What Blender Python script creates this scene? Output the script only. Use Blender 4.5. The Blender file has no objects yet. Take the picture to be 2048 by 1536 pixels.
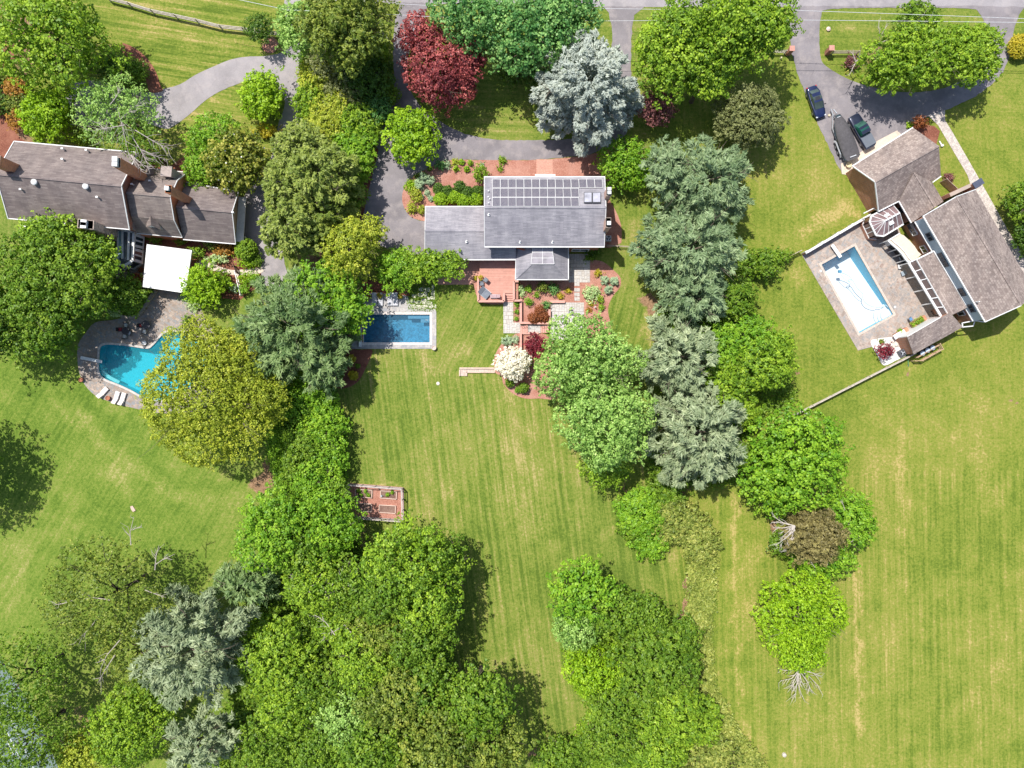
import bpy, bmesh, math, random
import numpy as np
from mathutils import Vector
from mathutils.geometry import tessellate_polygon

# ---------------------------------------------------------------- camera, world, sun, exposure
scene = bpy.context.scene
COL = scene.collection
HC = 100.0                       # flying height of the camera, m
S = 150.0 / 2048.0               # metres per photo pixel on the ground
cam_d = bpy.data.cameras.new('camera')
cam_d.lens = 24.0; cam_d.sensor_width = 36.0; cam_d.clip_end = 3000; cam_d.clip_start = 1
cam = bpy.data.objects.new('camera', cam_d); COL.objects.link(cam)
cam.location = (0, 0, HC); cam.rotation_euler = (0, 0, 0)
scene.camera = cam

TO_SUN = Vector((-.355, .395, 1.0)).normalized()
SUN_EL = math.asin(TO_SUN.z)
SUN_AZ = math.atan2(TO_SUN.x, TO_SUN.y)          # clockwise from +Y
world = bpy.data.worlds.new('World'); scene.world = world; world.use_nodes = True
wn = world.node_tree.nodes; wl = world.node_tree.links
sky = wn.new('ShaderNodeTexSky'); sky.sky_type = 'NISHITA'; sky.sun_disc = False
sky.sun_elevation = SUN_EL; sky.sun_rotation = SUN_AZ; sky.dust_density = 1.5; sky.air_density = 1.0
wl.new(sky.outputs[0], wn['Background'].inputs[0]); wn['Background'].inputs[1].default_value = 0.12
sun_d = bpy.data.lights.new('sun', 'SUN'); sun_d.energy = 4.5; sun_d.angle = math.radians(0.6)
sun_d.color = (1.0, 0.955, 0.89)
sun = bpy.data.objects.new('sun', sun_d); COL.objects.link(sun)
sun.rotation_euler = TO_SUN.to_track_quat('Z', 'Y').to_euler(); sun.location = TO_SUN * 200
scene.view_settings.view_transform = 'Standard'; scene.view_settings.look = 'None'
scene.view_settings.exposure = 0.38; scene.view_settings.gamma = 1.0
scene.view_settings.use_curve_mapping = False
scene.cycles.max_bounces = 6; scene.cycles.diffuse_bounces = 3; scene.cycles.transparent_max_bounces = 12
scene.cycles.caustics_refractive = False; scene.cycles.caustics_reflective = False

# ---------------------------------------------------------------- helpers
def P(px, py, h=0.0):
    """photo pixel + real height -> the point in the world"""
    k = S * (1 - h / HC)
    return Vector(((px - 1024) * k, (768 - py) * k, h))

def setp(o, label=None, cat=None, group=None, kind=None):
    if label: o['label'] = label
    if cat: o['category'] = cat
    if group: o['group'] = group
    if kind: o['kind'] = kind
    return o

def thing(name, loc, label, cat, group=None, rz=0.0):
    o = bpy.data.objects.new(name, None); COL.objects.link(o)
    o.location = loc; o.rotation_euler = (0, 0, rz); o.empty_display_size = .3
    return setp(o, label, cat, group)

def link(name, me, mat=None, parent=None):
    o = bpy.data.objects.new(name, me); COL.objects.link(o)
    if mat is not None:
        for m in (mat if isinstance(mat, (list, tuple)) else [mat]): me.materials.append(m)
    if parent is not None:
        o.parent = parent
    return o

class MB:
    """collects verts/faces; world coordinates minus origin"""
    def __init__(s, origin=(0, 0, 0)):
        s.v = []; s.f = []; s.m = []; s.o = Vector(origin); s.mi = 0
    def face(s, pts):
        n = len(s.v); s.v += [tuple(Vector(p) - s.o) for p in pts]; s.f.append(list(range(n, n + len(pts)))); s.m.append(s.mi)
    def prism(s, top, z0):
        """top: list of 3D points (counter clockwise or not); z0: float bottom or list"""
        n = len(top); top = [Vector(p) for p in top]
        a = sum(top[i].x * top[(i + 1) % n].y - top[(i + 1) % n].x * top[i].y for i in range(n))
        if a < 0: top = top[::-1]
        bot = [Vector((p.x, p.y, z0)) for p in top]
        s.solid(top, bot)
    def solid(s, top, bot):
        n = len(top); b = len(s.v)
        s.v += [tuple(Vector(p) - s.o) for p in top] + [tuple(Vector(p) - s.o) for p in bot]
        s.f.append(list(range(b, b + n))); s.m.append(s.mi)
        s.f.append(list(range(b + 2 * n - 1, b + n - 1, -1))); s.m.append(s.mi)
        for i in range(n):
            j = (i + 1) % n
            s.f.append([b + i, b + n + i, b + n + j, b + j]); s.m.append(s.mi)
    def slab(s, pts, th):
        pts = [Vector(p) for p in pts]; n = Vector((0, 0, 0))
        for i in range(len(pts)):
            n += pts[i].cross(pts[(i + 1) % len(pts)])
        if n.z < 0: pts = pts[::-1]
        s.solid(pts, [p - Vector((0, 0, th)) for p in pts])
    def box(s, c, size, rz=0.0):
        c = Vector(c); x, y, z = [d / 2 for d in size]; ca, sa = math.cos(rz), math.sin(rz)
        def q(a, b, d): return Vector((c.x + a * ca - b * sa, c.y + a * sa + b * ca, c.z + d))
        s.solid([q(-x, -y, z), q(x, -y, z), q(x, y, z), q(-x, y, z)], [q(-x, -y, -z), q(x, -y, -z), q(x, y, -z), q(-x, y, -z)])
    def bar(s, a, b, w, h=None, up=(0, 0, 1)):
        """rectangular bar between two points"""
        a = Vector(a); b = Vector(b); h = h or w; d = (b - a).normalized(); up = Vector(up)
        if abs(d.dot(up)) > .98: up = Vector((1, 0, 0))
        sd = d.cross(up).normalized() * w / 2; u = sd.cross(d).normalized() * h / 2
        s.solid([a - sd + u, b - sd + u, b + sd + u, a + sd + u][::-1], [a - sd - u, b - sd - u, b + sd - u, a + sd - u][::-1])
    def tube(s, pts, radii, n=6, cap=True):
        pts = [Vector(p) for p in pts]
        if not isinstance(radii, (list, tuple)): radii = [radii] * len(pts)
        b0 = len(s.v)
        for i, p in enumerate(pts):
            d = (pts[min(i + 1, len(pts) - 1)] - pts[max(i - 1, 0)]).normalized()
            up = Vector((0, 0, 1)) if abs(d.z) < .95 else Vector((1, 0, 0))
            u = d.cross(up).normalized(); w = u.cross(d)
            for k in range(n):
                t = 2 * math.pi * k / n
                s.v.append(tuple(p + (u * math.cos(t) + w * math.sin(t)) * radii[i] - s.o))
        for i in range(len(pts) - 1):
            for k in range(n):
                a = b0 + i * n + k; c = b0 + i * n + (k + 1) % n
                s.f.append([a, c, c + n, a + n]); s.m.append(s.mi)
        if cap:
            s.f.append([b0 + k for k in range(n)][::-1]); s.m.append(s.mi)
            e = b0 + (len(pts) - 1) * n; s.f.append([e + k for k in range(n)]); s.m.append(s.mi)
    def lathe(s, c, prof, n=16, rz=0):
        """prof: list of (r, z)"""
        c = Vector(c); b0 = len(s.v)
        for r, z in prof:
            for k in range(n):
                t = rz + 2 * math.pi * k / n
                s.v.append(tuple(c + Vector((r * math.cos(t), r * math.sin(t), z)) - s.o))
        for i in range(len(prof) - 1):
            for k in range(n):
                a = b0 + i * n + k; d = b0 + i * n + (k + 1) % n
                s.f.append([a, d, d + n, a + n]); s.m.append(s.mi)
        s.f.append([b0 + k for k in range(n)][::-1]); s.m.append(s.mi)
        e = b0 + (len(prof) - 1) * n; s.f.append([e + k for k in range(n)]); s.m.append(s.mi)
    def build(s, name, mat, parent=None, smooth=False, bevel=0.0):
        me = bpy.data.meshes.new(name); me.from_pydata(s.v, [], s.f)
        if any(s.m): me.polygons.foreach_set('material_index', s.m)
        o = link(name, me, mat, parent)
        if parent is None: o.location = s.o
        if smooth: me.polygons.foreach_set('use_smooth', [True] * len(me.polygons))
        if bevel:
            bm = bmesh.new(); bm.from_mesh(me); bmesh.ops.remove_doubles(bm, verts=bm.verts, dist=1e-4)
            bmesh.ops.bevel(bm, geom=[e for e in bm.edges], offset=bevel, segments=1, affect='EDGES', clamp_overlap=True)
            bm.to_mesh(me); bm.free()
        me.update(); return o

def flat(name, px, h, mat, z0=-.03, holes=(), parent=None, origin=(0, 0, 0), raw=False):
    """flat sheet with sides whose outline is given in photo pixels; holes too"""
    loops = [[(p if raw else P(p[0], p[1], h)) for p in px]] + [[(p if raw else P(p[0], p[1], h)) for p in hh] for hh in holes]
    o = Vector(origin)
    allp = [p for lp in loops for p in lp]
    tris = tessellate_polygon(loops)
    v = [tuple(Vector((p[0], p[1], h)) - o) for p in allp]; n = len(v)
    v += [tuple(Vector((p[0], p[1], z0)) - o) for p in allp]
    f = []
    for t in tris:
        a, b, c = [Vector(v[i]) for i in t]
        t = list(t) if (b - a).cross(c - a).z > 0 else list(t)[::-1]
        f.append(t)
    k = 0
    for li, lp in enumerate(loops):
        m = len(lp); ar = sum(lp[i][0] * lp[(i + 1) % m][1] - lp[(i + 1) % m][0] * lp[i][1] for i in range(m))
        for i in range(m):
            a = k + i; b = k + (i + 1) % m
            q = [a, a + n, b + n, b]
            if (ar < 0) != (li > 0): q = q[::-1]
            f.append(q)
        k += m
    me = bpy.data.meshes.new(name); me.from_pydata(v, [], f); me.update()
    ob = link(name, me, mat, parent)
    if parent is None and origin != (0, 0, 0): ob.location = origin
    return ob

def rag(pts, amp=1.1, step=7, sd=1):
    """ragged edge: subdivide an outline (photo pixels) and jitter it"""
    rr = random.Random(sd); out = []; n = len(pts)
    for i in range(n):
        (x1, y1), (x2, y2) = pts[i][:2], pts[(i + 1) % n][:2]; L = math.hypot(x2 - x1, y2 - y1); k = max(1, int(L / step))
        for j in range(k):
            t_ = j / k; a = amp if j else amp * .3
            out.append((x1 + (x2 - x1) * t_ + rr.uniform(-a, a), y1 + (y2 - y1) * t_ + rr.uniform(-a, a)))
    return out

def smooth_poly(pts, closed=True, n=6):
    """Catmull-Rom through the points"""
    out = []; m = len(pts)
    rng = range(m) if closed else range(m - 1)
    for i in rng:
        p0, p1, p2, p3 = [Vector((*pts[(i + j) % m if closed else max(0, min(m - 1, i + j))], 0)) for j in (-1, 0, 1, 2)]
        for k in range(n):
            t = k / n
            q = .5 * ((2 * p1) + (-p0 + p2) * t + (2 * p0 - 5 * p1 + 4 * p2 - p3) * t * t + (-p0 + 3 * p1 - 3 * p2 + p3) * t ** 3)
            out.append((q.x, q.y))
    if not closed: out.append(tuple(pts[-1]))
    return out

# ---------------------------------------------------------------- materials
_mats = {}
class NT:
    def __init__(s, name):
        s.mat = bpy.data.materials.new(name); s.mat.use_nodes = True
        s.n = s.mat.node_tree.nodes; s.l = s.mat.node_tree.links
        s.b = s.n['Principled BSDF']; s.out = s.n['Material Output']
        s.pos = s.n.new('ShaderNodeNewGeometry').outputs['Position']
    def node(s, t, **kw):
        nd = s.n.new(t)
        for k, v in kw.items(): setattr(nd, k, v)
        return nd
    def set(s, nd, **kw):
        for k, v in kw.items():
            i = nd.inputs[k.replace('_', ' ')]
            if isinstance(v, bpy.types.NodeSocket): s.l.new(v, i)
            else: i.default_value = v
        return nd
    def mapped(s, rot=0.0, scale=(1, 1, 1), vec=None):
        m = s.node('ShaderNodeMapping'); m.inputs['Rotation'].default_value = (0, 0, rot); m.inputs['Scale'].default_value = scale
        s.l.new(vec or s.pos, m.inputs[0]); return m.outputs[0]
    def noise(s, scale, detail=3, rough=.55, vec=None, out='Fac'):
        t = s.node('ShaderNodeTexNoise'); t.inputs['Scale'].default_value = scale; t.inputs['Detail'].default_value = detail
        t.inputs['Roughness'].default_value = rough; s.l.new(vec or s.pos, t.inputs['Vector']); return t.outputs[out]
    def ramp(s, fac, stops):
        r = s.node('ShaderNodeValToRGB'); e = r.color_ramp.elements
        while len(e) < len(stops): e.new(.5)
        for i, (p, c) in enumerate(stops):
            e[i].position = p; e[i].color = (*c, 1) if len(c) == 3 else c
        s.l.new(fac, r.inputs[0]); return r.outputs[0]
    def mix(s, fac, a, b, mode='MIX'):
        m = s.node('ShaderNodeMix', data_type='RGBA', blend_type=mode)
        for i, v in ((0, fac), (6, a), (7, b)):
            if isinstance(v, bpy.types.NodeSocket): s.l.new(v, m.inputs[i])
            else: m.inputs[i].default_value = (*v, 1) if isinstance(v, tuple) and len(v) == 3 else v
        return m.outputs[2]
    def math(s, op, a, b=0.0):
        m = s.node('ShaderNodeMath', operation=op)
        for i, v in ((0, a), (1, b)):
            if isinstance(v, bpy.types.NodeSocket): s.l.new(v, m.inputs[i])
            else: m.inputs[i].default_value = v
        return m.outputs[0]
    def bump(s, h, strength=.3, dist=.05):
        b = s.node('ShaderNodeBump'); b.inputs['Strength'].default_value = strength; b.inputs['Distance'].default_value = dist
        s.l.new(h, b.inputs['Height']); s.l.new(b.outputs[0], s.b.inputs['Normal'])
    def color(s, c):
        if isinstance(c, bpy.types.NodeSocket): s.l.new(c, s.b.inputs['Base Color'])
        else: s.b.inputs['Base Color'].default_value = (*c, 1)
    def done(s, rough=.85, spec=.3, metal=0.0):
        s.b.inputs['Roughness'].default_value = rough; s.b.inputs['Specular IOR Level'].default_value = spec; s.b.inputs['Metallic'].default_value = metal
        return s.mat

def cached(f):
    def g(*a):
        k = (f.__name__,) + a
        if k not in _mats: _mats[k] = f(*a)
        return _mats[k]
    return g

def sc(c, k): return tuple(min(1, x * k) for x in c)

@cached
def m_plain(name, c, rough=.6, metal=0.0, var=.12, spec=.4):
    t = NT(name); n = t.noise(3.0, 4)
    t.color(t.ramp(n, [(.3, sc(c, 1 - var)), (.7, sc(c, 1 + var))])); return t.done(rough, spec, metal)

@cached
def m_asphalt(name, c, tint):
    t = NT(name)
    a = t.ramp(t.noise(.22, 5, .6), [(.3, sc(c, .78)), (.7, sc(c, 1.18))])
    b = t.mix(t.math('MULTIPLY', t.ramp(t.noise(.6, 4, .65), [(.48, (0, 0, 0)), (.66, (1, 1, 1))]), .7), a, tint)
    v = t.node('ShaderNodeTexVoronoi', feature='DISTANCE_TO_EDGE'); v.inputs['Scale'].default_value = .16
    w = t.noise(.9, 4, out='Color'); wv = t.mix(.18, t.pos, w, 'LINEAR_LIGHT'); t.l.new(wv, v.inputs['Vector'])
    crack = t.ramp(v.outputs['Distance'], [(.0, (1, 1, 1)), (.012, (0, 0, 0))])
    b = t.mix(t.math('MULTIPLY', crack, .16), b, sc(c, .55))
    g = t.ramp(t.noise(18, 2), [(.3, (.88, .88, .88)), (.7, (1.1, 1.1, 1.1))])
    t.color(t.mix(1.0, b, g, 'MULTIPLY')); return t.done(.9, .25)

@cached
def m_mulch(name, c, c2):
    t = NT(name)
    a = t.ramp(t.noise(7, 5, .75), [(.3, sc(c, .72)), (.5, c), (.72, sc(c2, 1.15))])
    a = t.mix(t.ramp(t.noise(.5, 3), [(.42, (0, 0, 0)), (.7, (.7, .7, .7))]), a, c2)
    t.color(a); t.bump(t.noise(9, 4, .7), .8, .06); return t.done(.95, .1)

@cached
def m_stone(name, cols, size, rot, mortar, mwid):
    """irregular rectangular flagstones, two brick sizes mixed"""
    t = NT(name); rot = math.radians(rot)
    w = t.noise(.7, 2, out='Color')
    vec = t.mix(.06, t.mapped(rot), w, 'LINEAR_LIGHT')
    def br(sz, sq, off, vec):
        b = t.node('ShaderNodeTexBrick'); b.offset = off; b.squash = sq; b.squash_frequency = 2; b.offset_frequency = 2
        t.l.new(vec, b.inputs['Vector']); b.inputs['Scale'].default_value = 1.0 / sz
        b.inputs['Mortar Size'].default_value = mwid; b.inputs['Mortar Smooth'].default_value = .3
        b.inputs['Color1'].default_value = (0, 0, 0, 1); b.inputs['Color2'].default_value = (1, 1, 1, 1); b.inputs['Mortar'].default_value = (.5, .5, .5, 1)
        b.inputs['Brick Width'].default_value = .9; b.inputs['Row Height'].default_value = .62
        return b
    a = br(size, 1.6, .37, vec); b = br(size * .62, .7, .5, t.mapped(math.pi / 2, vec=vec))
    sel = t.ramp(t.noise(.8 / size, 0), [(.5, (0, 0, 0)), (.51, (1, 1, 1))])
    val = t.mix(sel, a.outputs['Color'], b.outputs['Color']); mo = t.mix(sel, a.outputs['Fac'], b.outputs['Fac'])
    stops = [(i / max(1, len(cols) - 1), c) for i, c in enumerate(cols)]
    col = t.ramp(t.mix(.25, val, t.noise(1.6, 3)), stops)
    col = t.mix(t.math('MULTIPLY', t.ramp(t.noise(.35, 4, .6), [(.45, (0, 0, 0)), (.7, (1, 1, 1))]), .5), col, cols[0])
    g = t.ramp(t.noise(5, 4, .7), [(.3, (.82, .82, .82)), (.7, (1.12, 1.12, 1.12))])
    col = t.mix(1.0, col, g, 'MULTIPLY'); col = t.mix(mo, col, mortar)
    t.color(col); return t.done(.8, .3)

@cached
def m_shingle(name, cols, rot, rowh, w, mortar):
    """roof shingles laid in courses; rot = direction of the courses in degrees"""
    t = NT(name); rot = math.radians(-rot)
    b = t.node('ShaderNodeTexBrick'); b.offset = .5
    t.l.new(t.mapped(rot), b.inputs['Vector']); b.inputs['Scale'].default_value = 1.0
    b.inputs['Brick Width'].default_value = w; b.inputs['Row Height'].default_value = rowh
    b.inputs['Mortar Size'].default_value = rowh * .09; b.inputs['Mortar Smooth'].default_value = .5
    b.inputs['Color1'].default_value = (0, 0, 0, 1); b.inputs['Color2'].default_value = (1, 1, 1, 1); b.inputs['Mortar'].default_value = (.4, .4, .4, 1)
    stops = [(i / max(1, len(cols) - 1), c) for i, c in enumerate(cols)]
    col = t.ramp(t.mix(.2, b.outputs['Color'], t.noise(4, 3)), stops)
    col = t.mix(t.math('MULTIPLY', b.outputs['Fac'], .8), col, mortar)
    st = t.noise(.5, 4, .6, vec=t.mapped(rot, (1.3, .35, 1)))
    col = t.mix(1.0, col, t.ramp(st, [(.28, (.74, .74, .76)), (.72, (1.2, 1.19, 1.16))]), 'MULTIPLY')
    col = t.mix(1.0, col, t.ramp(t.noise(14, 2), [(.3, (.9, .9, .9)), (.7, (1.08, 1.08, 1.08))]), 'MULTIPLY')
    t.color(col); t.bump(b.outputs['Fac'], .25, .02); return t.done(.92, .15)

@cached
def m_planks(name, c, rot, w):
    t = NT(name)
    b = t.node('ShaderNodeTexBrick'); b.offset = .37
    t.l.new(t.mapped(math.radians(-rot)), b.inputs['Vector']); b.inputs['Scale'].default_value = 1
    b.inputs['Brick Width'].default_value = 3.5; b.inputs['Row Height'].default_value = w
    b.inputs['Mortar Size'].default_value = w * .05; b.inputs['Color1'].default_value = (*sc(c, .9), 1); b.inputs['Color2'].default_value = (*sc(c, 1.1), 1)
    b.inputs['Mortar'].default_value = (*sc(c, .45), 1)
    t.color(t.mix(1.0, b.outputs['Color'], t.ramp(t.noise(2, 4), [(.3, (.9, .9, .9)), (.7, (1.08, 1.08, 1.08))]), 'MULTIPLY'))
    return t.done(.75, .3)

@cached
def m_brickwall(name, c):
    t = NT(name)
    geo = t.node('ShaderNodeNewGeometry')
    sx = t.node('ShaderNodeSeparateXYZ'); t.l.new(t.pos, sx.inputs[0])
    cx = t.node('ShaderNodeCombineXYZ'); t.l.new(t.math('ADD', sx.outputs[0], sx.outputs[1]), cx.inputs[0]); t.l.new(sx.outputs[2], cx.inputs[1])
    b = t.node('ShaderNodeTexBrick'); t.l.new(cx.outputs[0], b.inputs['Vector']); b.inputs['Scale'].default_value = 1
    b.inputs['Brick Width'].default_value = .22; b.inputs['Row Height'].default_value = .075; b.inputs['Mortar Size'].default_value = .008
    b.inputs['Color1'].default_value = (*sc(c, .8), 1); b.inputs['Color2'].default_value = (*sc(c, 1.2), 1); b.inputs['Mortar'].default_value = (.4, .33, .28, 1)
    t.color(t.mix(1.0, b.outputs['Color'], t.ramp(t.noise(1.3, 4), [(.3, (.85, .85, .85)), (.7, (1.1, 1.1, 1.1))]), 'MULTIPLY'))
    return t.done(.9, .2)

@cached
def m_leaf(name, dark, mid, light, trans):
    """leaf colours by the per-face attribute 'tint' (mostly random; lower inside crowns and in ground cover hollows)"""
    t = NT(name)
    at = t.node('ShaderNodeAttribute'); at.attribute_name = 'tint'
    col = t.ramp(at.outputs['Fac'], [(0.0, dark), (.5, mid), (1.0, light)])
    d = t.node('ShaderNodeBsdfDiffuse'); t.l.new(col, d.inputs[0])
    tr = t.node('ShaderNodeBsdfTranslucent'); t.l.new(t.mix(.5, col, t.mix(1.0, col, (1.25, 1.15, .5), 'MULTIPLY')), tr.inputs[0])
    g = t.node('ShaderNodeBsdfGlossy'); g.inputs['Roughness'].default_value = .5; g.inputs[0].default_value = (1, 1, 1, 1)
    m1 = t.node('ShaderNodeMixShader'); m1.inputs[0].default_value = trans; t.l.new(d.outputs[0], m1.inputs[1]); t.l.new(tr.outputs[0], m1.inputs[2])
    m2 = t.node('ShaderNodeMixShader'); m2.inputs[0].default_value = .018; t.l.new(m1.outputs[0], m2.inputs[1]); t.l.new(g.outputs[0], m2.inputs[2])
    t.l.new(m2.outputs[0], t.out.inputs[0]); t.n.remove(t.b); return t.mat

@cached
def m_bark(name, c):
    t = NT(name); t.color(t.ramp(t.noise(6, 4, .7, vec=t.mapped(0, (1, 1, .25))), [(.3, sc(c, .6)), (.7, sc(c, 1.3))])); return t.done(.95, .1)

@cached
def m_water(name, tint, murk, fm=.28):
    t = NT(name)
    tr = t.node('ShaderNodeBsdfTransparent'); tr.inputs[0].default_value = (*tint, 1)
    gl = t.node('ShaderNodeBsdfGlossy'); gl.inputs['Roughness'].default_value = .04
    df = t.node('ShaderNodeBsdfDiffuse'); df.inputs[0].default_value = (*murk, 1)
    bp = t.node('ShaderNodeBump'); bp.inputs['Strength'].default_value = .5; bp.inputs['Distance'].default_value = .06
    t.l.new(t.noise(2.2, 4, .6), bp.inputs['Height']); t.l.new(bp.outputs[0], gl.inputs['Normal'])
    fr = t.node('ShaderNodeFresnel'); fr.inputs[0].default_value = 1.33; t.l.new(bp.outputs[0], fr.inputs['Normal'])
    m0 = t.node('ShaderNodeMixShader'); m0.inputs[0].default_value = fm; t.l.new(tr.outputs[0], m0.inputs[1]); t.l.new(df.outputs[0], m0.inputs[2])
    m = t.node('ShaderNodeMixShader'); t.l.new(fr.outputs[0], m.inputs[0]); t.l.new(m0.outputs[0], m.inputs[1]); t.l.new(gl.outputs[0], m.inputs[2])
    t.l.new(m.outputs[0], t.out.inputs[0]); t.n.remove(t.b); return t.mat

@cached
def m_pane(name, c, rough):
    t = NT(name); t.color(t.ramp(t.noise(.8, 3), [(.3, sc(c, .7)), (.7, sc(c, 1.4))])); return t.done(rough, .8)

WHITE = m_plain('white_paint', (.70, .70, .69), .5, 0.0, .05)
CREAM = m_plain('cream_paint', (.55, .45, .33), .7)
GREYMETAL = m_plain('grey_metal', (.35, .36, .37), .4, .6)
BLACK = m_plain('black_plastic', (.03, .03, .035), .4)
BRICK = m_brickwall('red_brick', (.34, .12, .065))
BROWNBRICK = m_brickwall('brown_brick', (.48, .21, .125))
TIMBER = m_plain('weathered_timber', (.42, .34, .28), .85, 0.0, .25)
GLASS = m_pane('dark_window_glass', (.03, .04, .05), .08)
# ---------------------------------------------------------------- ground sheet
POOLC = [(727.6, 629.2), (859.4, 629.2), (859.4, 684.8), (727.6, 684.8)]
POOLE = [(1643, 529.5), (1708.5, 492.5), (1786, 628.5), (1718.5, 666)]
POOLW = smooth_poly([(199, 716), (200.4, 697), (209, 690), (235, 690), (265, 693.5), (295, 697.4), (306, 691), (316, 680), (326, 669), (338, 664), (358, 664), (385, 672), (405, 690), (412, 715), (403, 745), (378, 775), (345, 795), (312, 801), (288, 794), (262, 780), (236, 768), (210, 757.5), (200, 747), (198, 732)], True, 3)

def in_poly(x, y, poly):
    r = np.zeros(x.shape, bool); n = len(poly)
    for i in range(n):
        x1, y1 = poly[i][:2]; x2, y2 = poly[(i + 1) % n][:2]
        if y1 == y2: continue
        c = ((y1 > y) != (y2 > y)) & (x < (x2 - x1) * (y - y1) / (y2 - y1) + x1)
        r ^= c
    return r

def stroke(X, Y, pts, w):
    """soft distance mask round a polyline, photo pixels"""
    d = np.full(X.shape, 1e9)
    X = X + 3.5 * np.sin(Y * .071 + 1) + 2.5 * np.sin(Y * .19 + X * .05); Y = Y + 3 * np.sin(X * .083) + 2 * np.sin(X * .21 + Y * .04)
    w = w * (1.05 + .4 * np.sin(X * .037 + Y * .053) + .3 * np.sin(Y * .11 - X * .07))
    if len(pts) == 1: d = np.hypot(X - pts[0][0], Y - pts[0][1])
    for (x1, y1), (x2, y2) in zip(pts[:-1], pts[1:]):
        L = max(1e-6, (x2 - x1) ** 2 + (y2 - y1) ** 2)
        t = np.clip(((X - x1) * (x2 - x1) + (Y - y1) * (y2 - y1)) / L, 0, 1)
        d = np.minimum(d, np.hypot(X - x1 - t * (x2 - x1), Y - y1 - t * (y2 - y1)))
    return np.clip(1.3 * np.exp(-(d / w) ** 2), 0, 1)

inner_x = np.arange(-84, 84.01, .4); inner_y = np.arange(-64, 64.01, .4)
far = np.array([90, 105, 130, 180, 280, 500, 900])
gx = np.concatenate([-far[::-1], inner_x, far]); gy = np.concatenate([-far[::-1], inner_y, far])
GX, GY = np.meshgrid(gx, gy)
PX = GX / S + 1024; PY = 768 - GY / S
nx, ny = len(gx), len(gy)
rngg = np.random.default_rng(5)
dry = np.zeros(GX.shape); soil = np.zeros(GX.shape); lush = np.zeros(GX.shape); wear = np.zeros(GX.shape)
for pts, w, k in [
    ([(1712, 1150), (1716, 1330), (1718, 1470)], 6, .8), ([(1800, 830), (1815, 1200)], 8, .35), ([(1752, 820), (1740, 1000)], 9, .3), ([(1470, 990), (1466, 1150), (1478, 1380), (1500, 1536)], 6, .7),
    ([(1490, 1180), (1493, 1270)], 14, .5), ([(160, 830), (200, 880), (260, 920), (340, 985)], 14, .55), ([(100, 790), (150, 850), (230, 905)], 7, .5),
    ([(220, 940), (255, 985)], 14, .45), ([(350, 990), (500, 1000)], 16, .35), ([(1040, 900), (1060, 1100)], 40, .25), ([(860, 800), (900, 1000), (960, 1200)], 14, .25),
    ([(840, 690), (870, 740)], 12, .4), ([(560, 120), (470, 100)], 10, .2), ([(300, 60), (480, 100)], 18, .35), ([(410, 180), (430, 195)], 5, .9),
    ([(1640, 440), (1700, 425)], 12, .95), ([(1605, 470), (1640, 450)], 8, .8), ([(1680, 415), (1715, 430)], 8, .9), ([(1570, 500), (1600, 560)], 10, .5),
    ([(1260, 500), (1275, 470), (1270, 450)], 9, .7), ([(1300, 630), (1295, 670), (1310, 700)], 9, .9), ([(1010, 1330), (1020, 1420)], 20, .3),
    ([(1290, 1115), (1375, 1105)], 7, .55), ([(1190, 1480), (1180, 1450)], 6, .9), ([(1230, 1060), (1205, 1075)], 8, .5), ([(1810, 745), (1826, 735)], 8, .4),
    ([(1895, 760), (1990, 830)], 14, .3), ([(1950, 900), (1990, 1000)], 22, .35), ([(1760, 1010), (1750, 1060)], 14, .4), ([(2020, 1300), (1960, 1420)], 40, .3),
    ([(1640, 60), (1700, 58), (1740, 60)], 5, .6), ([(930, 700), (880, 720)], 15, .3), ([(1000, 770), (1020, 800)], 16, .35), ([(60, 1010), (20, 1200)], 24, .25), ([(1500, 1120), (1520, 1250)], 18, .45), ([(680, 968), (810, 972)], 5, .7), ([(1000, 640), (990, 720), (985, 735)], 5, .5)]:
    dry = np.maximum(dry, stroke(PX, PY, pts, w) * k)
for pts, w, k in [
    ([(1380, 1130), (1372, 1200), (1366, 1245)], 6, .8), ([(1252, 960), (1254, 1000), (1244, 1030)], 4, .7), ([(1180, 1440), (1186, 1480), (1100, 1500), (1060, 1510)], 8, .75),
    ([(575, 820), (560, 900), (530, 960)], 22, .85), ([(690, 1020), (720, 1090), (700, 1140)], 16, .85), ([(610, 1140), (600, 1200), (640, 1290)], 30, .9), ([(560, 1440), (640, 1500), (700, 1480)], 40, .9),
    ([(40, 60), (20, 150), (40, 300)], 40, .9), ([(2026, 795), (2038, 808)], 3, .8), ([(1818, 728), (1816, 740), (1813, 752)], 3, .85), ([(1268, 60), (1300, 200), (1290, 260)], 20, .4),
    ([(1300, 600), (1330, 640)], 22, .8), ([(1350, 700), (1380, 900), (1380, 960)], 30, .7), ([(1545, 1045), (1560, 1070)], 8, .7), ([(650, 120), (680, 250), (640, 480)], 60, .85), ([(1120, 940), (1250, 960)], 12, .4),
    ([(820, 1200), (780, 1400), (900, 1500)], 80, .7), ([(600, 1300), (500, 1500)], 60, .7), ([(1600, 1060), (1640, 1100)], 40, .6), ([(1750, 120), (1850, 130)], 20, .7), ([(1592, 748), (1599, 752)], 4, .8), ([(160, 1420), (170, 1450)], 14, .5), ([(1195, 985), (1110, 790)], 8, .3)]:
    soil = np.maximum(soil, stroke(PX, PY, pts, w) * k)
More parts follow.
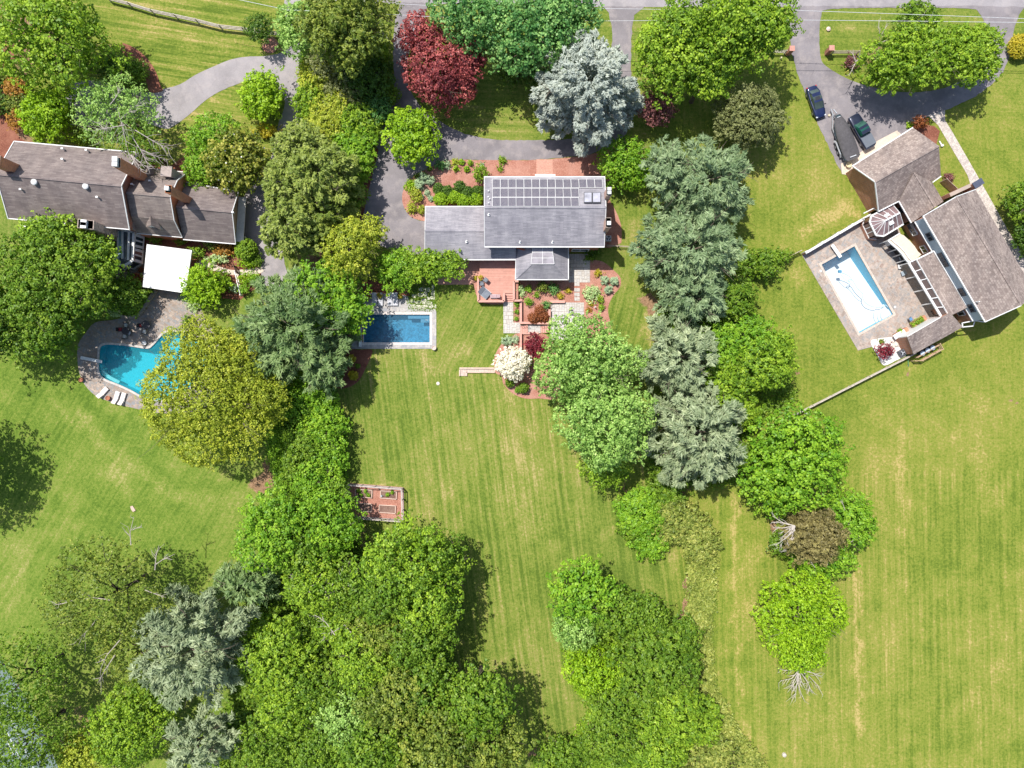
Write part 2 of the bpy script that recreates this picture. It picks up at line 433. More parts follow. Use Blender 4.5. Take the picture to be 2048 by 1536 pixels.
for pts, w, k in [([(20, 700), (60, 850), (40, 1000)], 60, .5), ([(150, 780), (215, 850), (330, 960), (470, 975)], 16, .55), ([(1140, 1120), (1240, 1130)], 80, .5), ([(1770, 1030), (1790, 1100)], 18, .3), ([(1850, 640), (1780, 700)], 30, .25), ([(1430, 1080), (1424, 1200), (1421, 1330), (1437, 1400), (1472, 1462), (1535, 1536)], 4, .6), ([(1445, 990), (1440, 1200), (1440, 1330)], 5, .25), ([(250, 120), (280, 170)], 30, .3), ([(100, 1150), (200, 1050)], 50, .35)]:
    lush = np.maximum(lush, stroke(PX, PY, pts, w) * k)
# direction of the mowing, per lawn
ang = np.full(GX.shape, math.radians(92.0)); amp = np.full(GX.shape, .45); per = np.full(GX.shape, 1.0)
cen = (PX > 640) & (PX < 1420) & (PY > 560); ang[cen] = math.radians(97.5); amp[cen] = .85
tr = (PX >= 1380) & (PY > 940); ang[tr] = math.radians(91); amp[tr] = .6
lf = (PX < 640) & (PY > 560); ang[lf] = math.radians(58); amp[lf] = .45
tl = (PX < 1010) & (PY < 330); ang[tl] = math.radians(-9); amp[tl] = 1.2
tm = (PX > 780) & (PX < 1300) & (PY < 330); ang[tm] = math.radians(-3); amp[tm] = .7
ti = (PX > 1600) & (PX < 2048) & (PY < 240); ang[ti] = math.radians(-2); amp[ti] = .35
er0 = (PX > 1440) & (PY > 120) & (PY < 940); amp[er0] = .25
ui = (PX > 870) & (PX < 1040) & (PY > 560) & (PY < 745); ang[ui] = math.radians(62); amp[ui] = .6
er = (PX > 1210) & (PX < 1300) & (PY > 540) & (PY < 720); ang[er] = math.radians(75); amp[er] = .8
def sig(x): return 1 / (1 + np.exp(-np.clip(x, -30, 30)))
warm = .75 * sig((PX - 1330) / 30) * sig((PY - 120) / 60 + 1) + .55 * sig((330 - PY) / 20) * sig((700 - PX) / 30) + .3 * sig((PX - 640) / 40) * sig((1300 - PX) / 40)
fresh = sig((620 - PX) / 60) * sig((PY - 560) / 40) + .5 * sig((PX - 1420) / 20) * sig((1520 - PX) / 20) * sig((PY - 960) / 30)
U = -GX * np.sin(ang) + GY * np.cos(ang); V = GX * np.cos(ang) + GY * np.sin(ang)
GZ = np.zeros(GX.shape)
verts = np.stack([GX, GY, GZ], -1).reshape(-1, 3)
ii, jj = np.meshgrid(np.arange(nx - 1), np.arange(ny - 1)); a = (jj * nx + ii).ravel()
quads = np.stack([a, a + 1, a + nx + 1, a + nx], -1)
# leave holes under the three pools (hidden below their stone surrounds)
hole = np.zeros(GX.shape, bool)
for poly in (POOLC, POOLE, POOLW): hole |= in_poly(PX, PY, poly)
hf = hole.ravel(); keep = ~(hf[quads].any(1))
quads = quads[keep]
def mesh_np(name, verts, quads, attrs=(), k=4):
    me = bpy.data.meshes.new(name); nf = len(quads)
    me.vertices.add(len(verts)); me.vertices.foreach_set('co', verts.astype(np.float32).ravel())
    me.loops.add(nf * k); me.loops.foreach_set('vertex_index', quads.astype(np.int32).ravel())
    me.polygons.add(nf); me.polygons.foreach_set('loop_start', np.arange(0, nf * k, k, dtype=np.int32))
    for nm, dom, ar in attrs:
        at = me.attributes.new(nm, 'FLOAT', dom); at.data.foreach_set('value', ar.astype(np.float32).ravel())
    me.update(calc_edges=True); return me
me = mesh_np('ground', verts, quads, [('dry', 'POINT', dry), ('soil', 'POINT', soil), ('lush', 'POINT', lush), ('mowu', 'POINT', U), ('mowv', 'POINT', V), ('mowa', 'POINT', amp), ('warm', 'POINT', warm), ('fresh', 'POINT', fresh)])
t = NT('grass_ground')
def attr(nm):
    n = t.node('ShaderNodeAttribute'); n.attribute_name = nm; return n.outputs['Fac']
cb = t.node('ShaderNodeCombineXYZ'); t.l.new(attr('mowu'), cb.inputs[0]); t.l.new(attr('mowv'), cb.inputs[1]); uv = cb.outputs[0]
st1 = t.noise(1.0, 2, .5, vec=t.mapped(0, (1.5, .045, 1), uv)); st2 = t.noise(1.0, 2, .6, vec=t.mapped(0, (4.5, .16, 1), uv))
wv = t.node('ShaderNodeTexWave', bands_direction='X'); t.l.new(uv, wv.inputs['Vector']); wv.inputs['Scale'].default_value = .3; wv.inputs['Distortion'].default_value = 1.6; wv.inputs['Detail'].default_value = 2; wv.inputs['Detail Scale'].default_value = .6
big = t.noise(.05, 4, .6); mid = t.noise(.35, 5, .68); fine = t.noise(2.6, 5, .78); vf = t.noise(8, 3, .7)
# streaks
s_ = t.math('ADD', t.math('MULTIPLY', t.math('SUBTRACT', st1, .5), 1.7), t.math('MULTIPLY', t.math('SUBTRACT', st2, .5), 1.5))
s_ = t.math('ADD', s_, t.math('MULTIPLY', t.math('SUBTRACT', wv.outputs['Fac'], .5), .22))
s_ = t.math('MULTIPLY', s_, attr('mowa'))
f = t.math('ADD', t.math('MULTIPLY', t.math('SUBTRACT', mid, .5), 1.0), t.math('MULTIPLY', t.math('SUBTRACT', big, .5), 1.2))
f = t.math('ADD', f, t.math('MULTIPLY', t.math('SUBTRACT', fine, .5), 2.0))
f = t.math('ADD', f, t.math('MULTIPLY', s_, .8))
f = t.math('ADD', f, t.math('MULTIPLY', t.math('MULTIPLY', attr('dry'), .5), t.math('ADD', t.math('MULTIPLY', fine, 2.4), -.3)))
f = t.math('SUBTRACT', f, t.math('MULTIPLY', attr('lush'), .35))
f = t.math('ADD', f, .42)
col = t.ramp(f, [(0.0, (.085, .140, .022)), (.25, (.128, .190, .032)), (.48, (.178, .226, .046)), (.78, (.245, .25, .078)), (1.0, (.37, .32, .15))])
col = t.mix(attr('warm'), col, t.mix(1.0, col, (1.2, 1.07, .84), 'MULTIPLY')); col = t.mix(attr('fresh'), col, t.mix(1.0, col, (.98, 1.05, .9), 'MULTIPLY'))
sm = t.ramp(t.math('ADD', attr('soil'), t.math('MULTIPLY', t.math('SUBTRACT', fine, .5), .9)), [(.42, (0, 0, 0)), (.62, (1, 1, 1))])
col = t.mix(sm, col, t.ramp(fine, [(.35, (.16, .095, .055)), (.65, (.38, .24, .15))]))
col = t.mix(1.0, col, t.ramp(vf, [(.25, (.68, .70, .66)), (.75, (1.3, 1.28, 1.22))]), 'MULTIPLY')
t.color(col); t.bump(t.math('ADD', fine, vf), .7, .09); GRASS = t.done(.95, .1)
ground = link('ground', me, GRASS); setp(ground, 'mown green lawn with dry yellow streaks and worn tracks', kind='structure')
ground.location.z = 0

def structure(o, label): return setp(o, label, kind='structure')
ASPH = m_asphalt('grey_asphalt', (.225, .205, .215), (.32, .285, .28))
ASPH2 = m_asphalt('light_asphalt', (.31, .285, .29), (.38, .34, .335))
ROADM = m_asphalt('road_asphalt', (.30, .28, .29), (.37, .34, .34))
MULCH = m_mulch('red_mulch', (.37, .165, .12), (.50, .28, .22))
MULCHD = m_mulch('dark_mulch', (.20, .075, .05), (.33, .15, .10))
STEPST = m_stone('pale_bluestone', ((.42, .38, .34), (.56, .52, .47), (.47, .46, .45), (.62, .57, .50)), .95, 0, (.24, .21, .18), .035)

road = flat('road', [(-900, -400), (3000, -400), (3000, 20), (2048, 16), (1936, 12), (1640, 14), (1200, 14), (1030, 9), (850, 8), (620, 0), (500, -12), (-900, -60)], .02, ROADM)
structure(road, 'light grey asphalt street along the top edge')
dw = [(800, 5), (858, 6), (853, 18), (848, 40), (822, 90), (812, 130), (814, 165), (828, 195), (850, 222), (868, 234), (895, 252), (930, 268), (970, 277), (1020, 281), (1120, 280), (1170, 272), (1205, 250), (1222, 200), (1224, 120), (1224, 60), (1218, 25), (1206, 13), (1290, 13), (1268, 30), (1262, 80), (1262, 160), (1262, 230), (1252, 268), (1225, 292), (1180, 309), (1120, 316), (1060, 320), (960, 320), (920, 319), (895, 321), (866, 331), (842, 343), (820, 358), (808, 375), (804, 395), (808, 415), (822, 433), (838, 441), (852, 443), (856, 448), (856, 500), (850, 512), (790, 505), (740, 480), (715, 440), (722, 400), (735, 345), (752, 290), (765, 250), (770, 220), (785, 195), (788, 150), (786, 100), (790, 40)]
structure(flat('driveway', rag(dw), .03, ASPH), 'grey asphalt driveway curving round to the central house')
dl = [(570, -5), (602, -5), (602, 60), (604, 110), (604, 250), (590, 400), (566, 500), (576, 568), (521, 568), (521, 536), (506, 500), (489, 470), (486, 395), (540, 320), (556, 250), (570, 205), (555, 175), (530, 160), (505, 160), (478, 167), (437, 184), (412, 200), (390, 219), (370, 236), (350, 250), (331, 258), (297, 247), (250, 236), (160, 252), (120, 230), (150, 165), (210, 165), (280, 184), (297, 184), (325, 178), (359, 169), (390, 150), (420, 136), (453, 122), (475, 116), (500, 113), (530, 112), (560, 106), (574, 90), (572, 40)]
structure(flat('driveway', rag(smooth_poly(dl, True, 3), .8), .03, ASPH2), 'pale asphalt driveway sweeping to the brown gambrel house')
# right driveway with its island cut out as a hole
isl = smooth_poly([(1660, 18), (1643, 32), (1639, 60), (1641, 112), (1652, 132), (1692, 156), (1740, 173), (1800, 184), (1860, 182), (1915, 165), (1950, 130), (1967, 85), (1970, 50), (1958, 26), (1936, 17), (1800, 15.5)], True, 3)
dr = [(1583, 13), (1640, 12), (1800, 12.6), (1940, 11), (2050, 14), (2038, 30), (2028, 60), (2020, 110), (2006, 145), (1980, 172), (1945, 196), (1895, 219), (1860, 231), (1835, 241), (1832, 262), (1800, 290), (1700, 345), (1684, 347), (1660, 300), (1630, 235), (1608, 180), (1592, 138), (1582, 100), (1578, 60)]
structure(flat('driveway', rag(dr), .032, ASPH, holes=[rag(isl, .8)]), 'dark grey looped driveway round the grassy island')
APRON = m_plain('pale_concrete', (.58, .49, .40), .85, 0.0, .15)
structure(flat('driveway_apron', [(1684, 348), (1682, 327), (1716, 308), (1754, 282), (1794, 261), (1802, 268), (1832, 262), (1712, 352)], .05, APRON), 'pale concrete apron in front of the garage doors')
PATHM = m_stone('pale_pavers', ((.50, .43, .38), (.60, .54, .48), (.42, .36, .33), (.66, .60, .54)), .7, -60, (.3, .26, .22), .03)
structure(flat('path', [(1856, 231), (1873, 226), (1890, 220), (1890, 240), (1906, 266), (1953, 348), (2017, 462), (2075, 560), (2050, 570), (1985, 455), (1944, 378), (1935, 350), (1876, 250)], .05, PATHM), 'long pale stone path beside the brick garage')
BRKP = m_stone('brick_paving', ((.52, .27, .20), (.60, .34, .26), (.46, .22, .17)), .3, 0, (.36, .2, .16), .03)
structure(flat('brick_path', [(1072.8, 318.5), (1105.5, 318.5), (1105.5, 356), (1072.8, 356)], .06, BRKP), 'salmon brick path to the front door')

# mulch beds
nb = smooth_poly([(905, 319.5), (960, 320), (1060, 320.3), (1120, 316.5), (1178, 309.5), (1222, 293), (1240, 283), (1256, 300), (1240, 350), (1212, 362), (1100, 372), (960, 372)], False, 4) + [(960, 425), (870, 430), (853, 430), (853, 443)] + smooth_poly([(848, 442), (838, 440), (821, 433), (808, 415), (804, 395), (808, 377), (820, 359), (842, 344), (866, 332), (890, 322)], False, 4)
structure(flat('mulch_bed', rag(nb, .7, 5), .05, MULCH), 'red mulch bed along the front of the central house')
structure(flat('mulch_bed', smooth_poly([(1205, 385), (1222, 405), (1233, 425), (1242, 450), (1243, 478), (1238, 488), (1205, 488)], True, 4), .05, MULCH), 'narrow red mulch bed beside the two brick chimneys')
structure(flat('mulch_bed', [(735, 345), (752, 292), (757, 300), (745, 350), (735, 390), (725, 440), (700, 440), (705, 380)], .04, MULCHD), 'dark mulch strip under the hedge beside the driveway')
eb = smooth_poly([(1178, 520), (1205, 523), (1228, 541), (1241, 556), (1240, 574), (1229, 588), (1220, 603), (1216, 622), (1221, 650), (1222, 700)], False, 4) + [(1165, 700), (1165, 605), (1102, 605), (1102, 648), (1040, 648), (1040, 600), (1040, 556), (1060, 540), (1140, 540), (1140, 525)]
structure(flat('mulch_bed', eb, .04, MULCH), 'red mulch garden east and south of the hipped roof')
structure(flat('mulch_bed', smooth_poly([(945, 553), (957, 551), (962, 600), (1008, 600), (1008, 608), (975, 608), (960, 600), (952, 588)], True, 3), .04, MULCH), 'thin mulch edging round the deck wall')
structure(flat('mulch_bed', [(1027, 600), (1040.5, 600), (1040.5, 645), (1027, 645)], .07, MULCH), 'short mulch strip with three small green shrubs')
wb = smooth_poly([(1000, 692), (1012, 682), (1022, 690), (1030, 668), (1090, 668), (1110, 700), (1120, 790), (1075, 797), (1045, 796), (1022, 784), (1007, 768), (1003, 752), (990, 744), (989, 715)], True, 4)
structure(flat('mulch_bed', rag(wb, .8, 5), .045, MULCH), 'red mulch bed below the white flowering tree')
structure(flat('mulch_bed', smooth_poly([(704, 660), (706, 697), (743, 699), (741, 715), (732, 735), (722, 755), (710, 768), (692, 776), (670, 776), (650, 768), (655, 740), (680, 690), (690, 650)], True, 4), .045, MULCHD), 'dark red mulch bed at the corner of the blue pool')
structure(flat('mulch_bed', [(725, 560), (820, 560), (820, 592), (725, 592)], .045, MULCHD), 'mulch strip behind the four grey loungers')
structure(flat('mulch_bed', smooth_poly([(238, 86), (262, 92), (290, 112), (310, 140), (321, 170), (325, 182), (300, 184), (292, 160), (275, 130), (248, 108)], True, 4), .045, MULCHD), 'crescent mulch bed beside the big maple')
rg = [(540 + 17 * math.cos(k * math.pi / 10), 90 + 16 * math.sin(k * math.pi / 10)) for k in range(20)]
structure(flat('mulch_bed', rg, .06, MULCH), 'round mulch ring under the small dark tree')
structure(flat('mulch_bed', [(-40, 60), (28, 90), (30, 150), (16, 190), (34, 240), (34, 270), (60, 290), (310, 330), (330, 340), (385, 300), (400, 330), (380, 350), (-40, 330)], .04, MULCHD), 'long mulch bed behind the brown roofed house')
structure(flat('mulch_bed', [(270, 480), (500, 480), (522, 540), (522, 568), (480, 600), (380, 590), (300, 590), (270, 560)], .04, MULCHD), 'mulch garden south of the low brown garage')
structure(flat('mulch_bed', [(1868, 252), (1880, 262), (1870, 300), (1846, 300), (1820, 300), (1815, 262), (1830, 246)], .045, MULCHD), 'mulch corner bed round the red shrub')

# stone patios and pool surrounds
PS = m_stone('tan_flagstone', ((.20, .15, .12), (.33, .27, .22), (.25, .26, .265), (.44, .35, .28), (.25, .17, .14)), .62, 30, (.26, .21, .18), .035)
PE = m_stone('mottled_flagstone', ((.21, .165, .14), (.38, .31, .26), (.29, .285, .28), (.47, .38, .32), (.20, .13, .11)), .8, -61, (.40, .34, .29), .03)
PC = m_stone('blue_grey_flagstone', ((.36, .34, .33), (.50, .47, .44), (.30, .31, .33), (.58, .52, .47)), .95, 0, (.33, .29, .27), .025)
wp = smooth_poly([(156, 690), (155.5, 728), (160, 750), (168, 767), (180, 782), (196, 794), (225, 805), (262, 815), (320, 826), (400, 822), (440, 780), (440, 700), (415, 640), (395, 610), (383, 585), (350, 575), (312, 577), (302, 595), (291, 612), (278, 628), (254, 634), (225, 640), (190, 645), (172, 665)], True, 3)
structure(flat('patio', wp, .06, PS, holes=[POOLW]), 'brown flagstone patio round the turquoise pool')
structure(flat('patio', [(225, 500), (300, 500), (300, 585), (278, 566), (232, 560)], .05, PS), 'shaded flagstone terrace by the glass sunroom')
ep = [(1603, 508), (1668, 470), (1720, 440), (1790, 440), (1870, 630), (1795, 680), (1716, 701)]
structure(flat('patio', ep, .06, PE, holes=[POOLE]), 'mottled flagstone patio round the white pool')
cp = [(703, 622), (720, 590), (738, 586), (790, 588), (815, 592), (825, 618), (872.5, 618), (872.5, 697.5), (703, 697.5)]
structure(flat('patio', cp, .06, PC, holes=[POOLC]), 'pale bluestone surround of the blue pool')
structure(flat('patio', [(1101.5, 605), (1168, 605), (1168, 680), (1101.5, 680)], .07, STEPST), 'square bluestone patio partly under the oak')
structure(flat('patio', [(1137.5, 508), (1180, 508), (1180, 564.7), (1137.5, 564.7)], .07, STEPST), 'bluestone patio at the corner of the hipped roof')
structure(flat('path', [(1006.8, 603), (1026.4, 603), (1026.4, 644.6), (1040.6, 644.6), (1040.6, 666.3), (1006.8, 666.3)], .06, STEPST), 'L-shaped bluestone path below the deck stairs')
bt = flat('brick_patio', [(875, 519), (962, 519), (962, 552), (948, 553), (945, 569), (875, 569)], .08, BRKP)
structure(bt, 'brick terrace between the crabapple and the deck')
structure(flat('path', smooth_poly([(401, 519), (430, 529), (455, 538), (475, 540), (522, 535), (522, 546), (480, 551), (455, 548), (425, 541), (400, 530)], True, 3), .06, APRON), 'curving concrete garden path west of the gate')
STONE1 = m_plain('flat_stone', (.62, .56, .49), .85, 0.0, .15)
# tennis court bottom left
COURT = m_plain('court_surface', (.15, .20, .19), .9, 0.0, .12)
structure(flat('tennis_court', [(-60, 1170), (10, 1332), (60, 1408), (84, 1456), (118, 1540), (160, 1640), (-300, 1640), (-300, 1170)], .03, COURT), 'grey green tennis court under the trees')
m = MB()
def lines(pts, w, z=.036):
    for a, b in pts: m.bar(P(*a, 0) + Vector((0, 0, z)), P(*b, 0) + Vector((0, 0, z)), w, .004)
lines([((-10, 1412), (60, 1560)), ((4, 1398), (80, 1565)), ((-60, 1460), (30, 1415)), ((-80, 1280), (40, 1536))], .09)
structure(m.build('court_lines', WHITE), 'white painted lines on the tennis court')
# road edge line of gravel and small worn edges
SKY = None
# ---------------------------------------------------------------- houses
def lerp(a, b, t): return a + (b - a) * t

def gable_walls(mb, A0, A1, R0, R1, B0, B1, inset=.35, z0=0.0, drop=.16):
    """closed wall volume under a gable roof"""
    c = (A0 + A1 + B0 + B1) / 4
    ax = (R1 - R0); ax.z = 0; ax.normalize(); cr = Vector((-ax.y, ax.x, 0))
    def ins(p, r=False):
        q = Vector(p); s = 1 if (p - c).dot(ax) > 0 else -1
        q = q - ax * s * inset
        if not r:
            s2 = 1 if (p - c).dot(cr) > 0 else -1
            dr = (R0 - A0 if True else 0); q = q - cr * s2 * inset
            run = abs((A0 - R0).dot(cr)) or 1; q.z += (R0.z - A0.z) / run * inset
        q.z -= drop; return q
    a0, a1, b0, b1, r0, r1 = ins(A0), ins(A1), ins(B0), ins(B1), ins(R0, True), ins(R1, True)
    g = lambda p: Vector((p.x, p.y, z0))
    for f in ([g(a0), g(a1), a1, a0], [g(b1), g(b0), b0, b1], [g(a1), g(b1), b1, r1, a1], [g(b0), g(a0), a0, r0, b0], [g(a0), g(b0), g(b1), g(a1)]): mb.face(f)
    return a0, a1, b0, b1, r0, r1

def wall_window(T, o, p0, p1, t, w, z0, z1, label=None, frame=WHITE, off=.05, name='window'):
    """window centred at fraction t of wall p0-p1 (outward normal to the right of p0->p1)"""
    p0 = Vector((p0[0], p0[1], 0)); p1 = Vector((p1[0], p1[1], 0)); d = (p1 - p0).normalized(); n = Vector((d.y, -d.x, 0))
    c = lerp(p0, p1, t) + n * off
    f = MB(o); a = c - d * w / 2; b = c + d * w / 2; zz = Vector((0, 0, 1))
    f.bar(a + zz * z0, b + zz * z0, .14, .09); f.bar(a + zz * z1, b + zz * z1, .14, .09)
    f.bar(a + zz * z0, a + zz * z1, .12, .09, up=n); f.bar(b + zz * z0, b + zz * z1, .12, .09, up=n)
    f.bar(c + zz * z0, c + zz * z1, .10, .04, up=n)
    w_ = f.build(name, frame, T)
    g = MB(o); g.bar(a + zz * (z0 + z1) / 2 - n * .02, b + zz * (z0 + z1) / 2 - n * .02, .03, z1 - z0)
    g.build('pane', GLASS, w_)
    return w_

def chimney(T, o, px, ztop, z0, mat, caps, size=None):
    """px: four photo pixels of the top"""
    pts = [P(x, y, ztop) for x, y in px]
    m = MB(o); m.prism([Vector((p.x, p.y, ztop)) for p in pts], z0)
    c = sum(pts, Vector()) / 4
    m.prism([c + (p - c) * 1.1 for p in [Vector((q.x, q.y, ztop)) for q in pts]], ztop - .28)
    ch = m.build('chimney', mat, T)
    k = MB(o)
    for t in caps:
        q = lerp(lerp(pts[0], pts[1], .5), lerp(pts[3], pts[2], .5), t)
        L = min(.62, (pts[1] - pts[0]).length * .62); a = math.atan2((pts[1] - pts[0]).y, (pts[1] - pts[0]).x)
        k.box((q.x, q.y, ztop + .22), (L, L, .44), a); k.box((q.x, q.y, ztop + .48), (L * 1.25, L * 1.25, .07), a)
    k.build('chimney_cap', WHITE, ch)
    return ch

# ================= central house with solar panels
o = P(1090, 425, 0); o.z = 0
T = thing('house', o, 'grey roofed house with rows of solar panels and a small hipped wing', 'house')
SHB = m_shingle('grey_asphalt_shingle', ((.25, .245, .27), (.31, .30, .33), (.37, .355, .385)), 0, .145, 1.0, (.18, .175, .20))
ez, rz = 5.6, 8.0
A0, A1 = P(968.6, 353.6, ez), P(1209.6, 353.6, ez); B0, B1 = P(969, 494, ez), P(1208.6, 494, ez); R0, R1 = P(968.6, 414.5, rz), P(1212, 414.5, rz)
m = MB(o); wl_ = gable_walls(m, A0, A1, R0, R1, B0, B1, .4); 
w2, r2 = 2.9, 4.6
C0, C1 = P(850.7, 413, w2), P(972, 413, w2); D0, D1 = P(849.6, 519.7, w2), P(1032, 519.7, w2); Q0, Q1 = P(850, 461.3, r2), P(972, 461.3, r2)
gable_walls(m, C0, C1, Q0, Q1, D0, Vector((C1.x, D0.y, w2)), .3)
# hip wing walls
h0, h1, h2, h3 = P(1030.7, 512, w2), P(1136.8, 495, w2), P(1136.8, 559.3, w2), P(1030.7, 559.3, w2)
south = B0.y + .4
m.prism([Vector((h3.x + .3, h3.y + .3, w2 - .1)), Vector((h2.x - .3, h2.y + .3, w2 - .1)), Vector((h2.x - .3, south, w2 - .1)), Vector((h3.x + .3, south, w2 - .1))], 0)
m.prism([Vector((B0.x + .5, D0.y + .35, w2 - .1)), Vector((h3.x + .3, D0.y + .35, w2 - .1)), Vector((h3.x + .3, south, w2 - .1)), Vector((B0.x + .5, south, w2 - .1))], 0)
m.build('wall', BRICK, T)
m = MB(o)
m.slab([A0, A1, R1, R0], .14); m.slab([R0, R1, B1, B0], .14); m.bar(R0, R1, .3, .06)
m.slab([C0, C1 + Vector((.2, 0, 0)), Q1 + Vector((.2, 0, 0)), Q0], .14)
# south slope of the west wing runs on under the main eave
sl = (r2 - w2) / (Q0.y - D0.y)
zt = w2 + (south - D0.y) * sl
m.slab([D0, D1, Vector((D1.x, south, zt)), Vector((B0.x + .4, south, zt)), Vector((B0.x + .4, Q0.y, r2)), Vector((Q0.x, Q0.y, r2))], .14)
m.bar(Q0, Vector((B0.x + .3, Q0.y, r2)), .28, .06)
# hipped wing
lt = 4.3
t0, t1, t2, t3 = P(1062, 498, lt), P(1108.5, 498, lt), P(1108.5, 529.5, lt), P(1062, 529.5, lt)
n0 = Vector((h0.x, south, w2)); n1 = Vector((h1.x, south, w2)); T0 = Vector((t0.x, south, lt)); T1 = Vector((t1.x, south, lt))
m.slab([h3, t3, T0, n0], .12); m.slab([h2, h3, t3, t2], .12); m.slab([h2, n1, T1, t2], .12)
m.slab([t3, t2, T1, T0], .12)
m.bar(h3, t3, .16, .06); m.bar(h2, t2, .16, .06)
roof = m.build('roof', SHB, T)
# lantern skylight on the hipped wing
m = MB(o); k0, k1, k2, k3 = P(1066, 500, 4.75), P(1104, 500, 4.75), P(1108.5, 528, 4.45), P(1062, 528, 4.45)
k0.y = k1.y = south - .15
g = MB(o); g.solid([k0, k1, k2, k3][::-1], [Vector((p.x, p.y, lt)) for p in (k0, k1, k2, k3)][::-1])
sk = g.build('skylight', m_pane('frosted_glazing', (.28, .26, .28), .25), T)
for t in (0, .33, .66, 1): m.bar(lerp(k0, k3, t), lerp(k1, k2, t), .06, .08)
for t in (0, .5, 1): m.bar(lerp(k0, k1, t), lerp(k3, k2, t), .06, .08)
m.build('skylight_frame', WHITE, sk)
m = MB(o); m.bar(Vector((n0.x, south - .02, zt)) + Vector((.1, 0, -.3)), P(1049, 500, 4.0), .22, .06); m.build('copper_flashing', m_plain('copper', (.42, .13, .07), .5), T)
# gutters
m = MB(o)
def gut(a, b, w=.13): m.bar(a + Vector((0, 0, -.03)), b + Vector((0, 0, -.03)), w, .14)
for a, b in ((A0, A1), (B0, B1), (C0, C1), (D0, D1), (D1, h3), (h3, h2), (h2, n1)): gut(a, b)
for a, b in ((A0, R0), (R0, B0), (A1, R1), (R1, B1), (C0, Q0), (Q0, D0)): m.bar(a + Vector((0, 0, -.06)), b + Vector((0, 0, -.06)), .08, .2)
m.build('gutter', WHITE, T)
# solar panels as parts
def roofpt(px, py, lift):
    """point of the north slope seen at this photo pixel, lifted above it"""
    # plane: z = ez + (A0.y - y) * k
    k = (rz - ez) / (A0.y - R0.y); z = ez
    for _ in range(12):
        y = (768 - py) * S * (1 - z / HC); z = ez + (A0.y - y) * k + lift
    return P(px, py, z)
PVM = NT('solar_cells'); 
bt_ = PVM.node('ShaderNodeTexBrick'); bt_.offset = 0; PVM.l.new(PVM.pos, bt_.inputs[0]); bt_.inputs['Scale'].default_value = 1; bt_.inputs['Brick Width'].default_value = .17; bt_.inputs['Row Height'].default_value = .17
bt_.inputs['Mortar Size'].default_value = .014; bt_.inputs['Color1'].default_value = (.075, .07, .10, 1); bt_.inputs['Color2'].default_value = (.13, .11, .135, 1); bt_.inputs['Mortar'].default_value = (.28, .28, .30, 1)
PVM.color(bt_.outputs[0]); PV = PVM.done(.4, .3)
pvrows = [(358.2, 375.2, 14), (377.0, 393.8, 11), (395.4, 412.2, 11)]
pv = pf = None
for (y0, y1, n) in pvrows:
    for i in range(n):
        x0 = 985 + i * 15.72; x1 = x0 + 15.5
        q = [roofpt(x0, y1, .16), roofpt(x1, y1, .16), roofpt(x1, y0, .16), roofpt(x0, y0, .16)]
        c = sum(q, Vector()) / 4
        if pv is None:
            mm = MB(c); cc = sum(q, Vector()) / 4
            mm.slab([cc + (p - cc) * .93 for p in q], .03); pv = mm.build('solar_panel', PV, T); pv.location = c - o
            mf = MB(c)
            for a, b in zip(q, q[1:] + q[:1]): mf.bar(a, b, .045, .06)
            pf = mf.build('frame', WHITE, pv); pf.location = (0, 0, -.008)
        else:
            a = pv.copy(); COL.objects.link(a); a.parent = T; a.location = c - o
            b = pf.copy(); COL.objects.link(b); b.parent = a
# thermal collectors
for x0, x1 in ((1168, 1184), (1185, 1201.5)):
    q = [roofpt(x0, 405, .35), roofpt(x1, 405, .35), roofpt(x1, 384, .35), roofpt(x0, 384, .35)]
    m = MB(o); m.slab(q, .22); s_ = m.build('roof_skylight', m_plain('dark_frame', (.10, .10, .11), .5), T)
    m = MB(o); c = sum(q, Vector()) / 4; m.slab([c + (p - c) * .88 + Vector((0, 0, .02)) for p in q], .03); m.build('pane', m_pane('pale_skylight', (.40, .40, .46), .12), s_)
for px_, py_ in ((977, 382), (976.5, 394), (979, 398), (977, 406)):
    q = roofpt(px_, py_, .2); m = MB(o); m.tube([q - Vector((0, 0, .3)), q + Vector((0, 0, .15))], .09, 8); m.build('vent_pipe', WHITE, T)
for px_, py_, z in ((977.5, 428, 7.7), (1040, 483, 6.0), (1105, 483, 6.0), (933, 482, 4.2)):
    q = P(px_, py_, z); m = MB(o); m.tube([q - Vector((0, 0, .4)), q + Vector((0, 0, .22))], .09, 8); m.box(q + Vector((0, -.1, -.1)), (.3, .3, .03)); m.build('vent_pipe', WHITE, T)
chimney(T, o, [(1213, 391), (1222.5, 391), (1222.5, 375.5), (1213, 375.5)], 9.3, 0, m_brickwall('pale_brick', (.62, .38, .30)), (.3, .7))
chimney(T, o, [(1212, 454), (1221.8, 454), (1221.8, 436), (1212, 436)], 9.3, 0, m_brickwall('pale_brick', (.62, .38, .30)), (.35,))
# porch canopy over the front door
m = MB(o); a = P(1070, 348.3, 3.0); b = P(1110.7, 348.3, 3.0)
m.prism([a, b, Vector((b.x, A0.y - .3, 3)), Vector((a.x, A0.y - .3, 3))], 2.8)
for x in (a.x + .15, b.x - .15): m.box((x, a.y - .2, 1.4), (.22, .22, 2.8))
m.build('porch', WHITE, T)
m = MB(o); m.box(((a.x + b.x) / 2, a.y - .55, 3.03), ((b.x - a.x) * .86, .5, .06)); m.build('porch_roof', SHB, T)
N0, N1 = (wl_[1].x, wl_[1].y), (wl_[0].x, wl_[0].y)
for t_ in (.1, .25, .75, .9):
    wall_window(T, o, N0, N1, t_, 1.1, .9, 2.3); wall_window(T, o, N0, N1, t_, 1.1, 3.6, 5.0)
E0, E1 = (wl_[3].x, wl_[3].y), (wl_[1].x, wl_[1].y)
for t_ in (.3, .72): wall_window(T, o, E0, E1, t_, 1.0, 1.0, 2.4)
